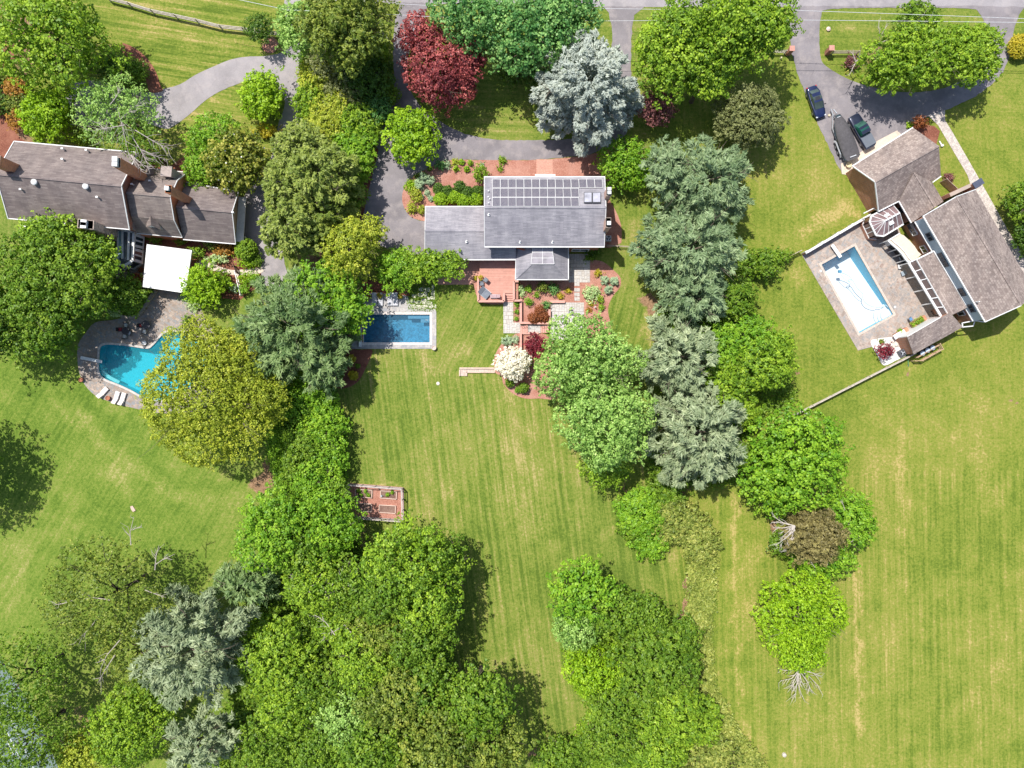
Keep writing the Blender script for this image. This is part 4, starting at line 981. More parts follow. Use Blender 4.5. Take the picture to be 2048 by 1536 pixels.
m = MB(P(719.5, 674, 0)); m.tube([(q0.x, q0.y - 1.42, .55), (q0.x, q0.y + 1.42, .55)], .1, 8); m.build('roller', WHITE, T2)
for yy in (636, 652, 668, 680): pass
m = MB(P(725.3, 656, 0)); a, b = P(725.2, 629.5, .11), P(725.2, 684.5, .11); m.bar(a, b, .16, .03); o_ = m.build('brick_edge', BRICK, T); o_.location = P(725.3, 656, 0) - o
# stepping stones by the centre pool, each its own thing
SST = m_plain('irregular_flagstone', (.60, .56, .48), .9, 0.0, .2)
rs = random.Random(3)
def ssize(px, py, w, h, i):
    q = P(px, py, 0); n = 8; m = MB(q); pr = []
    for k in range(n):
        t_ = 2 * math.pi * k / n + .3; r = rs.uniform(.85, 1.1); pr.append(Vector((q.x + w * S / 2 * 1.15 * r * math.copysign(abs(math.cos(t_)) ** .6, math.cos(t_)), q.y + h * S / 2 * 1.15 * r * math.copysign(abs(math.sin(t_)) ** .6, math.sin(t_)), .09)))
    m.prism(pr, -.02); o_ = m.build('stepping_stone', SST)
    setp(o_, i, 'stepping stone', 'stepping stones set in grass beside the blue pool')
for i, (x, y, w, h) in enumerate([(826, 602, 8, 8), (837, 604.5, 10, 6), (848, 603, 9, 10), (859, 606.5, 10, 7), (829, 592, 9, 7), (841, 590, 9, 7), (851, 588, 8, 8), (865, 596, 9, 6), (857, 597, 5, 6), (866, 586, 7, 12), (855, 580, 10, 8), (866, 574, 6, 8), (843, 579, 9, 7), (827, 612.5, 9, 8), (838, 613.5, 11, 7), (850, 613.5, 12, 7), (862, 613, 8, 7), (870, 612, 5, 8)]):
    ssize(x, y, w, h, 'flat pale stepping stone set in grass north east of the blue pool')
# white stone near lawn
q = P(876, 767, 0); m = MB(q); m.lathe(q, [(.28, 0), (.26, .06), (.05, .1)], 7); setp(m.build('stone', STONE1), 'small pale stone lying alone on the central lawn', 'stone')
# east pool
WP = m_plain('white_plaster', (.66, .69, .73), .7, 0.0, .05); TURQ = m_plain('turquoise_tile', (.06, .46, .66), .5, 0.0, .08)
cN = P(1676, 511, 0); cS = P(1752, 647, 0); dd = (cS - cN); LL = dd.length; dd.normalize()
T, o, pts = basin('e', POOLE, 'rectangular pool with white plaster floor and turquoise walls beside the shake roofed house', lambda p: 2.7 - 1.75 * max(0, min(1, (p - cN).dot(dd) / LL)), TURQ, WP)
flat('water', [tuple(p) for p in pts], -.18, m_water('pool_water_clear', (.95, .99, 1.0), (.7, .82, .9), .06), z0=-.185, parent=T, origin=o, raw=True)
m = MB(o); coping(m, pts, .34, .0, .10); m.build('coping', m_stone('tan_coping', ((.50, .42, .35), (.60, .52, .44), (.44, .38, .33)), .5, -61, (.36, .3, .26), .03), T)
m = MB(o)
for i, r in enumerate((1.5, 1.1, .7)):
    c = P(1783, 627, 0); ca = P(1772, 633, 0)
    m.lathe((ca.x + .3, ca.y + .2, 0), [(r + .2, -.95 + i * .22), (r + .2, -.75 + i * .22)], 20)
m.build('pool_steps', WP, T)
def at5(x, y): return (1590 + x / 6.4, 460 + y / 6.4)
hp = [at5(*p) for p in [(575, 540), (640, 562), (690, 590), (722, 620), (705, 655), (680, 650), (700, 628), (740, 650), (770, 700), (800, 745), (835, 785), (868, 820), (868, 870), (900, 930), (960, 968), (1030, 985), (1110, 985), (1160, 960), (1190, 990)]]
q = P(1720, 580, 0); m = MB(q); m.tube([P(x, y, -.12) for x, y in smooth_poly(hp, False, 5)], .05, 6)
m.tube([P(x, y, -.12) for x, y in smooth_poly([at5(*p) for p in [(575, 545), (600, 590), (650, 640), (700, 670), (740, 715), (780, 780), (830, 835), (868, 850)]], False, 4)], .035, 6)
setp(m.build('pool_hose', m_plain('pale_blue_hose', (.42, .58, .66), .5)), 'pale blue cleaning hose snaking in the white pool', 'hose')
m = MB(P(1679.5, 543, 0)); m.box(P(1679.5, 543, -.1), (.45, .4, .2)); m.tube([P(1676, 543, -.1), P(1683, 543, -.1)], .12, 8); setp(m.build('pool_cleaner', m_plain('blue_plastic', (.08, .25, .38), .4)), 'small dark cleaning robot at the end of the pool hose', 'pool cleaner')
def board(label, a, b, w, h):
    a3, b3 = P(*a, h), P(*b, h); o = Vector((a3.x, a3.y, 0)); T = thing('diving_board', o, label, 'diving board')
    m = MB(o); m.bar(a3, b3, w, .07); m.build('board', WHITE, T, bevel=.015)
    d = (b3 - a3).normalized()
    for t_ in (.08, .42): q = lerp(a3, b3, t_); m = MB(o); ang_ = math.atan2(d.y, d.x); m.box((q.x, q.y, h / 2), (.14, w * .9, h - .06), ang_); m.build('support', GREYMETAL, T)
board('white diving board at the north end of the white floored pool', (1664, 489.5), (1681.5, 514.5), .5, .55)
board('white diving board at the west end of the turquoise pool', (161, 715), (204, 723.5), .46, .55)
for x, y, lb in ((1641, 542, 'round white skimmer lid on the patio west of the white pool'), (1789.5, 614, 'round white skimmer lid on the patio east of the white pool')):
    q = P(x, y, 0); m = MB(q); m.lathe(q, [(.16, .05), (.16, .075), (.02, .08)], 16); setp(m.build('skimmer_lid', WHITE), lb, 'skimmer lid')
# west pool
TQ = m_plain('turquoise_plaster', (.035, .52, .64), .6, 0.0, .1)
T, o, pts = basin('w', POOLW, 'free form turquoise pool half hidden by the yellow green tree', lambda p: 1.7, TQ, TQ)
flat('water', [tuple(p) for p in pts], -.12, m_water('pool_water_turquoise', (.62, .92, .95), (.04, .44, .52)), z0=-.125, parent=T, origin=o, raw=True)
m = MB(o)
for i in range(len(pts)):
    a, b = pts[i], pts[(i + 1) % len(pts)]; pa = pts[i - 1]; pb = pts[(i + 2) % len(pts)]
    d1 = (b - pa).normalized(); d2 = (pb - a).normalized(); n1_ = Vector((d1.y, -d1.x, 0)) * .3; n2_ = Vector((d2.y, -d2.x, 0)) * .3
    m.prism([Vector((q.x, q.y, .10)) for q in (a, b, b + n2_, a + n1_)], 0)
m.build('coping', m_plain('pale_stone_edge', (.50, .46, .42), .8, 0.0, .2), T)
m = MB(o); 
m.slab([P(201, 748, -.35), P(236, 768, -.35), P(240, 762, -.35), P(222, 753, -.35), P(207, 740, -.35), P(201, 742, -.35)], .2); m.build('pool_steps', m_plain('pale_aqua', (.50, .70, .70), .6), T)

# ---------------------------------------------------------------- deck, walls and steps
DECKW = m_planks('salmon_decking', (.53, .27, .21), 0, .14); SALM = m_plain('salmon_boards', (.58, .31, .25), .8, 0.0, .12); SALMD = m_plain('dark_salmon_boards', (.36, .15, .11), .85, 0.0, .15)
o = P(992, 560, 0); T = thing('deck', o, 'raised salmon timber deck behind the central house', 'deck')
m = MB(o); dz = .85
m.prism([P(959, 521, dz), P(1031.5, 521, dz), P(1031.5, 586.5, dz), P(1008, 586.5, dz), P(1008, 602, dz), P(957, 602, dz), P(957, 554, dz), P(959, 552, dz)], 0); m.build('platform', DECKW, T)
m = MB(o)
for a, b in (((956.4, 554), (956.4, 602.8)), ((956.4, 602.5), (1008, 602.5)), ((1008, 602.5), (1008, 586)), ((1027.6, 562), (1027.6, 601)), ((1027.6, 601), (1041, 601)), ((1028, 562.5), (1037, 562.5))):
    a3, b3 = P(*a, 1.2), P(*b, 1.2); m.bar(a3, b3, .3, .1); m.bar(Vector((a3.x, a3.y, .6)), Vector((b3.x, b3.y, .6)), .16, 1.1)
m.build('parapet', SALM, T)
m = MB(o); a3 = P(957, 603.6, .5); b3 = P(1007, 603.6, .5); m.bar(a3, b3, .06, .95); m.build('skirting', SALMD, T)
m = MB(o)
for i in range(4):
    y = 587 + i * 4.2; h = dz - .17 * (i + 1); m.prism([P(1009.5, y, h), P(1026.5, y, h), P(1026.5, y + 4.6, h), P(1009.5, y + 4.6, h)], 0)
m.build('stairs', SALM, T)
m = MB(o); m.prism([P(1029.4, 565, .8), P(1036.5, 565, .8), P(1036.5, 598, .8), P(1029.4, 598, .8)], 0); m.build('planter_soil', MULCH, T)
def wallthing(label, px, h, w, mat=SALM, name='retaining_wall', cat='retaining wall'):
    o = P(*px[0], 0); T = thing(name, o, label, cat)
    m = MB(o)
    for a, b in zip(px[:-1], px[1:]): a3, b3 = P(*a, 0), P(*b, 0); d = (b3 - a3).normalized() * w / 2; m.bar(a3 - d + Vector((0, 0, h / 2)), b3 + d + Vector((0, 0, h / 2)), w, h)
    m.build('wall', mat, T)
    m = MB(o)
    for a, b in zip(px[:-1], px[1:]): a3, b3 = P(*a, 0), P(*b, 0); d = (b3 - a3).normalized() * (w / 2 + .05); m.bar(a3 - d + Vector((0, 0, h + .03)), b3 + d + Vector((0, 0, h + .033)), w + .1, .06)
    m.build('cap', SALM, T)
wallthing('long salmon timber wall dividing the small shrub strip from the mulch garden', [(1041.5, 602), (1041.5, 646.5), (1098.5, 647.5), (1098.5, 622)], .7, .22, SALMD)
wallthing('salmon timber wall running down to the white flowering tree', [(1041.5, 668), (1041.5, 695)], .7, .2, SALMD)
wallthing('short salmon bench wall at the top edge of the square bluestone patio', [(1101, 604), (1127, 604)], .45, .28, SALM)
wallthing('salmon timber edge south of the lower bluestone landing', [(1041, 667), (1075, 667)], .25, .18, SALM)
for x0, x1, lb in ((1041, 1056, 'salmon timber steps on the left of the bluestone landing'), (1081, 1098, 'salmon timber steps on the right of the bluestone landing')):
    o = P(x0, 657, 0); T = thing('garden_steps', o, lb, 'steps')
    for i in range(4):
        xa = lerp(x0, x1, i / 4); xb = lerp(x0, x1, (i + 1) / 4); m = MB(o); hh = .12 + .1 * (i if x0 > 1060 else i); m.prism([P(xa, 650, hh), P(xb - .5, 650, hh), P(xb - .5, 665.5, hh), P(xa, 665.5, hh)], 0); m.build('step', SALM, T)
    m = MB(o); a3, b3 = P(x0 + 1, 651.5, 1.0), P(x1 + 2, 651.5, 1.1); m.tube([a3, b3], .03, 6)
    for t_ in (0, .33, .66, 1): q = lerp(a3, b3, t_); m.tube([q, (q.x, q.y, .1)], .02, 5)
    m.build('handrail', BLACK, T)
structure(flat('path', [(1056.5, 648.8), (1081, 648.8), (1081, 666), (1056.5, 666)], .2, STEPST), 'bluestone landing between the two timber steps')
for i, (x, y, w, h) in enumerate([(1154, 568.5, 10.5, 7), (1154, 580, 11, 7.5), (1154, 589.3, 11, 7.5), (1154, 598, 11, 7)]):
    q = P(x, y, 0); m = MB(q); m.box(q + Vector((0, 0, .04)), (w * S, h * S, .09)); setp(m.build('paver', STEPST), ('first', 'second', 'third', 'fourth')[i] + ' square stepping slab going down from the corner bluestone patio', 'paver', 'square slabs linking the two bluestone patios')
# sleepers beside the white tree
o = P(950, 742, 0); T = thing('stone_steps', o, 'narrow weathered timber ramp leading left from the white flowering tree', 'steps')
m = MB(o)
for (a, b, w) in (((919, 736.5), (990, 736.5), .24), ((933, 744.5), (990, 744.5), .18), ((919.5, 740), (919.5, 752), .2), ((933, 742), (933, 752), .2)): m.bar(P(*a, .12), P(*b, .12), w, .22)
m.build('edging', m_plain('pale_sleeper', (.55, .42, .34), .9, 0, .2), T)
m = MB(o); m.prism([P(919, 737, .08), P(933.5, 737, .08), P(933.5, 752, .08), P(919, 752, .08)], 0); m.prism([P(934, 737.5, .06), P(990, 737.5, .06), P(990, 744, .06), P(934, 744, .06)], 0); m.build('tread', m_stone('tan_tread', ((.50, .40, .34), (.60, .50, .43)), .9, 0, (.35, .26, .2), .03), T)
# west retaining wall of fieldstone
o = P(290, 610, 0); T = thing('retaining_wall', o, 'curved low stone wall holding the shrub bed above the brown patio', 'retaining wall')
m = MB(o); pp = smooth_poly([(313, 581), (302, 595), (290, 615), (277, 631), (256, 635), (243, 632)], False, 4)
for a, b in zip(pp[:-1], pp[1:]): m.bar(P(*a, .3), P(*b, .3), .42, .6)
m.build('wall', m_stone('wall_stone', ((.36, .31, .26), (.46, .40, .34), (.30, .26, .22)), .4, 30, (.2, .16, .13), .04), T)
# garden wall of the east patio
o = P(1610, 505, 0); T = thing('garden_wall', o, 'low wall with white rail along the north edge of the white pool patio', 'wall')
m = MB(o); a3, b3 = P(1607, 508, .6), P(1722, 440, .6); m.bar(a3, b3, .2, 1.2); m.build('wall', BRICK, T)
m = MB(o); m.bar(a3 + Vector((0, 0, .66)), b3 + Vector((0, 0, .66)), .34, .1); m.build('rail', WHITE, T)
for t_ in (.02, .3, .57, .82): q = lerp(a3, b3, t_); m = MB(o); m.box((q.x - .05, q.y + .05, .7), (.34, .34, 1.4), .52); m.build('post', WHITE, T)
# brick planter and counter along the south wing
o = P(1835, 643, 0); T = thing('planter', o, 'long brick planter filled with green plants by the south wing', 'planter')
m = MB(o); m.bar(P(1822, 651, .25), P(1850, 635, .25), .8, .5); m.build('box', BROWNBRICK, T)
q = P(1801, 667, 0); T = thing('grill_counter', q, 'white topped brick counter at the gable end of the south wing', 'counter')
m = MB(q); m.bar(P(1790, 674, .4), P(1814, 660, .4), .9, .8); m.build('base', BROWNBRICK, T)
m = MB(q)
for t_ in (.15, .6): c = lerp(P(1790, 674, .85), P(1814, 660, .85), t_); m.box(c, (.9, .7, .1), .53)
m.build('counter_top', WHITE, T)
structure(flat('gravel_bed', smooth_poly([(1741, 684.5), (1752, 678), (1774, 675), (1788, 676), (1800, 690), (1815, 708), (1790, 722), (1768, 731), (1757, 715)], True, 3), .07, m_mulch('white_gravel', (.66, .62, .58), (.82, .79, .76))), 'white gravel corner bed with the crimson maple')
for i, (x, y, r, lb) in enumerate([(1784, 683, .3, 'white boulder nearest the pool on the gravel bed'), (1791, 689, .4, 'largest rounded tan boulder on the gravel bed'), (1786, 694, .3, 'white boulder south of the big tan one on the gravel'), (1796, 690, .25, 'small boulder against the brick gable wall'), (1780, 679, .22, 'small white boulder at the top of the gravel bed')]):
    q = P(x, y, 0); m = MB(q); m.lathe(q, [(r * .8, 0), (r, r * .35), (r * .8, r * .7), (r * .3, r * .85)], 8, rz=i); setp(m.build('boulder', m_plain('pale_boulder', (.62, .57, .50), .9, 0, .2), smooth=True), lb, 'boulder', 'boulders on the white gravel bed')
o = P(1848, 706, 0); T = thing('timber_pen', o, 'open timber pen for the rubbish bins behind the south wing', 'bin store')
m = MB(o); LT = m_plain('tan_timber', (.52, .36, .23), .85, 0, .15)
for a, b in (((1822, 722), (1836, 722)), ((1836, 722), (1877, 699)), ((1877, 699), (1871, 688)), ((1826, 716), (1871, 690))):
    for z in (.35, .75, 1.1): m.bar(P(*a, 0) + Vector((0, 0, z)), P(*b, 0) + Vector((0, 0, z)), .06, .16)
m.build('rails', LT, T)
for q in ((1822, 722), (1836, 722), (1850, 714), (1864, 706), (1877, 699), (1871, 688)): m = MB(o); m.bar(P(*q, 0), P(*q, 0) + Vector((0, 0, 1.2)), .12); m.build('post', LT, T)
for x, y, lb in ((1838, 707, 'leftmost of the three blue lidded bins in the timber pen'), (1848, 701, 'middle of the three blue lidded bins in the timber pen'), (1858, 696, 'rightmost of the three blue lidded bins in the timber pen')):
    q = P(x, y, 0); T = thing('rubbish_bin', q, lb, 'rubbish bin', 'blue lidded bins in the timber pen'); m = MB(q); m.lathe(q, [(.24, 0), (.32, .85), (.34, .88)], 14); m.build('body', m_plain('navy_plastic', (.06, .09, .16), .5), T)
    m = MB(q); m.lathe(q, [(.36, .88), (.36, .93), (.2, 1.02), (.02, 1.04)], 14); m.build('lid', m_plain('pale_blue_lid', (.45, .56, .68), .35), T)
def ac(px, py, label, rz=0, mat=None):
    q = P(px, py, 0); T = thing('air_conditioner', q, label, 'air conditioner', rz=0)
    m = MB(q); m.box(q + Vector((0, 0, .42)), (.8, .8, .84), rz); m.build('casing', mat or m_plain('ac_grey', (.50, .53, .56), .5), T, bevel=.03)
    m = MB(q); m.lathe(q + Vector((0, 0, .84)), [(.33, 0), (.33, .02)], 20); g_ = m.build('fan_grille', BLACK, T)
    m = MB(q)
    for k in range(3): t_ = k * 2.1 + .4; m.bar(q + Vector((0, 0, .875)), q + Vector((math.cos(t_) * .3, math.sin(t_) * .3, .875)), .14, .015)
    m.build('fan_blade', m_plain('ac_blade', (.4, .43, .46), .5), g_)
ac(1215.5, 479, 'grey square air conditioner beside the chimneys of the central house')
ac(1799, 706, 'dark air conditioner on the white gravel by the brick gable', .5, m_plain('dark_grey', (.10, .11, .13), .5))

# ---------------------------------------------------------------- vegetable garden
o = P(752, 1005, 0)
structure(flat('mulch_bed', [(699, 966), (807, 974.5), (808.5, 1040), (697, 1032)], .05, MULCH), 'red mulch floor of the fenced vegetable garden')
T = thing('garden_fence', o, 'grey timber post and rail enclosure round the vegetable beds', 'fence')
cs = [P(699.5, 967, 0), P(806.3, 975.4, 0), P(808, 1039, 0), P(697, 1031, 0)]
GW = m_plain('silver_timber', (.46, .40, .38), .85, 0, .2)
m = MB(o)
for a, b in zip(cs, cs[1:] + cs[:1]):
    for z in (.25, 1.0, 1.75): m.bar(a + Vector((0, 0, z)), b + Vector((0, 0, z)), .06 if z < 1.7 else .13, .13 if z < 1.7 else .05)
m.build('rails', GW, T)
for a, b in zip(cs, cs[1:] + cs[:1]):
    n = 4 if (b - a).length > 6 else 3
    for i in range(n): q = lerp(a, b, i / n); m = MB(o); m.box(q + Vector((0, 0, .9)), (.14, .14, 1.8), -.08); m.build('post', GW, T)
SOILM = m_mulch('bed_soil', (.17, .10, .08), (.30, .20, .16))
rv = random.Random(8)
for (x0, y0, x1, y1, lb) in ((711, 978.5, 744, 995.5, 'raised vegetable bed in the top left of the garden enclosure'), (761, 981.5, 793, 998, 'raised vegetable bed in the top right holding a grey can'), (713, 1006.5, 743, 1023, 'shaded raised bed in the bottom left of the enclosure'), (758.5, 1010, 791, 1026.5, 'bare raised bed in the bottom right of the enclosure')):
    sh = (x1 - x0) * .06
    q = [P(x0, y0, .3), P(x1, y0 + sh, .3), P(x1 - .6, y1 + .6, .3), P(x0 - .6, y1 - sh, .3)]; c = sum(q, Vector()) / 4; c.z = 0
    T = thing('raised_bed', c, lb, 'raised bed', 'raised vegetable beds in the garden enclosure')
    m = MB(c)
    for a, b in zip(q, q[1:] + q[:1]): m.bar(a - Vector((0, 0, .15)), b - Vector((0, 0, .15)), .1, .3)
    m.build('frame', m_plain('pale_board', (.62, .46, .38), .8), T)
    m = MB(c); m.prism([Vector((p.x, p.y, .2)) for p in q], .02); m.build('soil', SOILM, T)
q = P(764, 991, 0); m = MB(q); m.lathe(q + Vector((0, 0, .2)), [(.16, 0), (.16, .3), (.13, .34)], 10); m.tube([q + Vector((.15, 0, .3)), q + Vector((.4, .1, .55))], .03, 6); setp(m.build('watering_can', m_plain('zinc', (.45, .48, .50), .35, .6)), 'grey metal watering can in the top right raised bed', 'watering can')

# ---------------------------------------------------------------- furniture
def lounger(px, py, ang_, label, mat, group, name='sun_lounger', L=1.85, W=.62, fr=None):
    q = P(px, py, .35); q.z = 0; T = thing(name, q, label, 'sun lounger', group, rz=ang_)
    z = (0, 0, 0); m = MB(z); m.slab([(-L / 2, -W / 2, .38), (L * .14, -W / 2, .38), (L * .14, W / 2, .38), (-L / 2, W / 2, .38)], .08); m.build('seat', mat, T, bevel=.015)
    m = MB(z); m.slab([(L * .15, -W / 2, .40), (L / 2, -W / 2, .74), (L / 2, W / 2, .74), (L * .15, W / 2, .40)], .08); m.build('backrest', mat, T, bevel=.015)
    f = MB(z)
    for s_ in (-1, 1): f.bar((-L / 2, s_ * W * .52, .27), (L / 2, s_ * W * .52, .27), .05, .07)
    f.build('frame', fr or GREYMETAL, T)
    for x in (-L * .4, L * .32):
        for s_ in (-1, 1): m = MB(z); m.bar((x, s_ * W * .48, 0), (x, s_ * W * .48, .26), .05); m.build('leg', fr or GREYMETAL, T)
    return T
GF = m_plain('grey_sling', (.50, .50, .54), .8, 0, .08); WF = m_plain('white_sling', (.74, .66, .62), .8, 0, .05); DGF = m_plain('charcoal_cushion', (.17, .19, .22), .85, 0, .15)
gl_ = 'grey loungers behind the blue pool'
for x, lb in ((749, 'leftmost of the four grey loungers by the blue pool'), (760.5, 'second grey lounger from the left by the blue pool'), (780, 'third grey lounger from the left by the blue pool'), (790.7, 'rightmost of the four grey loungers by the blue pool')):
    lounger(x, 598.5, math.radians(90), lb, GF, gl_, W=.68)
gw_ = 'white loungers by the turquoise pool'
lounger(205.5, 785, math.radians(-132), 'white lounger left of the brown pot on the turquoise pool patio', WF, gw_, fr=WHITE)
lounger(232, 795, math.radians(-107), 'middle white lounger right of the brown pot', WF, gw_, fr=WHITE)
lounger(244.5, 797.5, math.radians(-107), 'rightmost white lounger below the turquoise pool', WF, gw_, fr=WHITE)
T = lounger(969.5, 587, math.radians(140), 'wide charcoal double lounger in the corner of the deck', DGF, None, L=1.6, W=1.15); T.location.z = .85
T = lounger(990.5, 594, math.radians(0), 'low narrow lounger beside the deck parapet', m_plain('mauve_sling', (.40, .28, .29), .8), None, L=1.45, W=.5); T.location.z = .85
def chair(px, py, ang_, label, mat, fr, group=None, z0=0.0):
    q = P(px, py, z0 + .45); q.z = z0; T = thing('garden_chair', q, label, 'chair', group, rz=ang_); z = (0, 0, 0)
    m = MB(z); m.box((0, 0, .43), (.52, .52, .08)); m.build('seat', mat, T, bevel=.015)
    m = MB(z); m.slab([(-.26, -.25, .45), (-.40, -.25, .9), (-.40, .25, .9), (-.26, .25, .45)], .05); m.bar((-.27, -.25, .45), (-.38, -.25, .88), .05); m.bar((-.27, .25, .45), (-.38, .25, .88), .05); m.build('backrest', fr, T)
    m = MB(z)
    for s_ in (-1, 1): m.bar((-.28, s_ * .28, .62), (.24, s_ * .28, .62), .05, .03); m.bar((.24, s_ * .28, .62), (.24, s_ * .28, .4), .04)
    m.build('armrest', fr, T)
    for x in (-.24, .24):
        for s_ in (-1, 1): m = MB(z); m.bar((x, s_ * .24, 0), (x, s_ * .24, .4), .04); m.build('leg', fr, T)
    return T
def table(px, py, label, r, mat, z0=0.0, h=.72):
    q = P(px, py, h); q.z = z0; T = thing('garden_table', q, label, 'table'); z = (0, 0, 0)
    m = MB(z); m.lathe(z, [(r, h - .04), (r, h), (.02, h + .005)], 20); m.build('tabletop', mat, T)
    m = MB(z); m.lathe(z, [(.25, 0), (.05, .06), (.05, h - .05)], 10); m.build('pedestal', mat, T)
DK = m_plain('dark_iron', (.05, .05, .06), .5, .3); REDC = m_plain('red_cushion', (.26, .03, .03), .8); PALE = m_plain('pale_cushion', (.55, .58, .56), .8)
table(250.5, 662, 'dark round table west on the brown patio', .55, DK); table(291, 649.5, 'dark round table east on the brown patio near the curved wall', .62, DK)
pc = 'chairs round the dark patio tables'
chair(240.5, 659, 0, 'red cushioned chair left of the western patio table', REDC, DK, pc); chair(252, 650.5, -1.6, 'pale chair above the western patio table', PALE, DK, pc); chair(259, 666, 2.7, 'pale chair right of the western patio table', PALE, DK, pc); chair(249.5, 673, 1.5, 'pale chair below the western patio table', PALE, DK, pc)
chair(282.5, 651, 0, 'red cushioned chair left of the eastern patio table', REDC, DK, pc); chair(289, 663, 1.4, 'pale chair below the eastern patio table', PALE, DK, pc)
bc = 'chairs on the square bluestone patio'
chair(1141.5, 625, -1.7, 'dark framed chair with grey cushion standing nearer the mulch garden', m_plain('grey_cushion', (.36, .36, .40), .8), DK, bc); chair(1126.5, 641, 0.1, 'dark framed chair with pale cushion nearest the oak branches', PALE, DK, bc)
chair(963.5, 567, 0.05, 'grey chair on the deck beside the yellow flower pots', DGF, DGF, None, .85); chair(971, 559.5, 2.5, 'charcoal chair turned at an angle on the upper deck', DGF, DGF, None, .85)
chair(1821, 638, .6, 'blue folding chair by the long brick planter', m_plain('blue_fabric', (.10, .22, .40), .8), GREYMETAL)
lounger(1809, 515, .25, 'white lounger nearest the awning outside the dark glazing', WHITE, 'loungers by the dark glazing', L=1.5); lounger(1812, 545, .35, 'grey padded lounger halfway along the dark glazing', m_plain('slate_pad', (.28, .33, .37), .8), 'loungers by the dark glazing', L=1.4, fr=WHITE); lounger(1806, 532, .2, 'white slatted lounger in the middle outside the dark glazing', WHITE, 'loungers by the dark glazing', L=1.4)
lounger(195, 497, 1.7, 'white framed lounger on the terrace left of the sunroom', WF, None, L=1.7, fr=WHITE); table(207, 487, 'small pale table by the fieldstone chimney', .4, WHITE)
def pot(px, py, r, h, label, mat, z0=0.0, fill=None):
    q = P(px, py, z0); T = thing('plant_pot', q, label, 'plant pot'); m = MB(q)
    m.lathe(q, [(r * .7, 0), (r, h), (r * 1.1, h), (r * 1.1, h * 1.1), (r * .85, h * 1.1), (r * .8, h * .9), (.01, h * .9)], 14); m.build('pot', mat, T); return T
TERRA = m_plain('terracotta', (.36, .14, .08), .8)
pot(868.5, 696, .32, .5, 'terracotta pot at the corner of the blue pool', m_plain('pale_pot', (.55, .45, .40), .8)); pot(165.5, 759.5, .3, .45, 'brown pot on the west edge of the turquoise pool patio', TERRA); pot(218.5, 796, .32, .4, 'wide brown pot between the white loungers', TERRA)
pot(1694.5, 331.5, .38, .5, 'round cream pot beside the garage corner', m_plain('cream_pot', (.60, .52, .34), .7)); pot(291, 686, .3, .35, 'white round pot at the north edge of the turquoise pool', WHITE)
pot(953, 558, .28, .4, 'terracotta flower pot on the mulch left of the deck', TERRA); pot(962, 557, .3, .45, 'flower pot with yellow blooms on the deck corner', TERRA, .85)
q = P(492.5, 479, 0); m = MB(q); m.lathe(q, [(.3, 0), (.35, .7), (.25, .95), (.02, 1.05)], 12); setp(m.build('rubbish_bin', WHITE), 'pale bin standing just north of the topiary ball', 'rubbish bin')
q = P(1190, 615, 0); T = thing('garden_statue', q, 'small white ornament standing in the mulch garden', 'statue'); m = MB(q); m.lathe(q, [(.16, 0), (.12, .12), (.05, .3), (.10, .5), (.04, .62), (.08, .74), (.01, .82)], 10); m.build('figure', WHITE, T)
q = P(1611.5, 825.5, 0); m = MB(q); m.box(q + Vector((0, 0, .35)), (.55, .5, .7), .4); setp(m.build('feed_bucket', WHITE, bevel=.05), 'white box standing beside the rail fence', 'box')
q = P(1560.5, 118, 0); m = MB(q); m.lathe(q, [(.12, 0), (.12, .5), (.02, .55)], 8); setp(m.build('marker_post', m_plain('cream_post', (.7, .62, .4), .6)), 'small cream marker post on the lawn below the gate pier', 'post')
q = P(1656, 59, 0); m = MB(q); m.lathe(q, [(.3, 0), (.34, .2), (.1, .35)], 7); setp(m.build('boulder', m_plain('pink_white_stone', (.65, .5, .45), .8)), 'pinkish white boulder on the driveway island', 'boulder')
q = P(1690, 147, 0); m = MB(q); m.bar(q, q + Vector((0, 0, .9)), .12); setp(m.build('marker_post', m_plain('yellow_post', (.6, .55, .12), .6)), 'yellow marker post at the driveway island edge', 'post')
q = P(1564.5, 1517, 0); q = P(1568, 1509, 0); m = MB(q); m.lathe(q, [(.35, 0), (.3, .25), (.1, .35)], 7); setp(m.build('boulder', m_plain('grey_white_stone', (.5, .45, .4), .8)), 'grey white boulder alone in the field at the bottom edge', 'boulder')
q = P(265, 1021, 0); m = MB(q); m.prism([P(260, 1013, .12), P(265, 1011.5, .12), P(271, 1021, .12), P(266, 1024, .12), P(262.5, 1020, .12)], 0); setp(m.build('stone_slab', m_plain('pink_slab', (.52, .38, .32), .85)), 'pinkish flat stone slab on the west lawn', 'stone')
q = P(1881, 287, 0); m = MB(q); m.bar(P(1878.5, 282, .15), P(1883.5, 291, .15), .16, .12); m.box(P(1884, 291, .2), (.35, .3, .25), .5); setp(m.build('downspout_pipe', WHITE), 'white plastic downspout lying on grass beside the garage', 'pipe')
q = P(1813, 722, 0); m = MB(q); m.tube([P(1811.5, 706, .3), P(1813, 712, .12), P(1816, 719, .06), P(1816.5, 728, .05), P(1817, 733, .04)], .06, 6); setp(m.build('garden_hose', m_plain('green_hose', (.03, .20, .10), .5)), 'green hose running from the brick gable onto the lawn', 'hose')
q = P(1594, 830, 0)

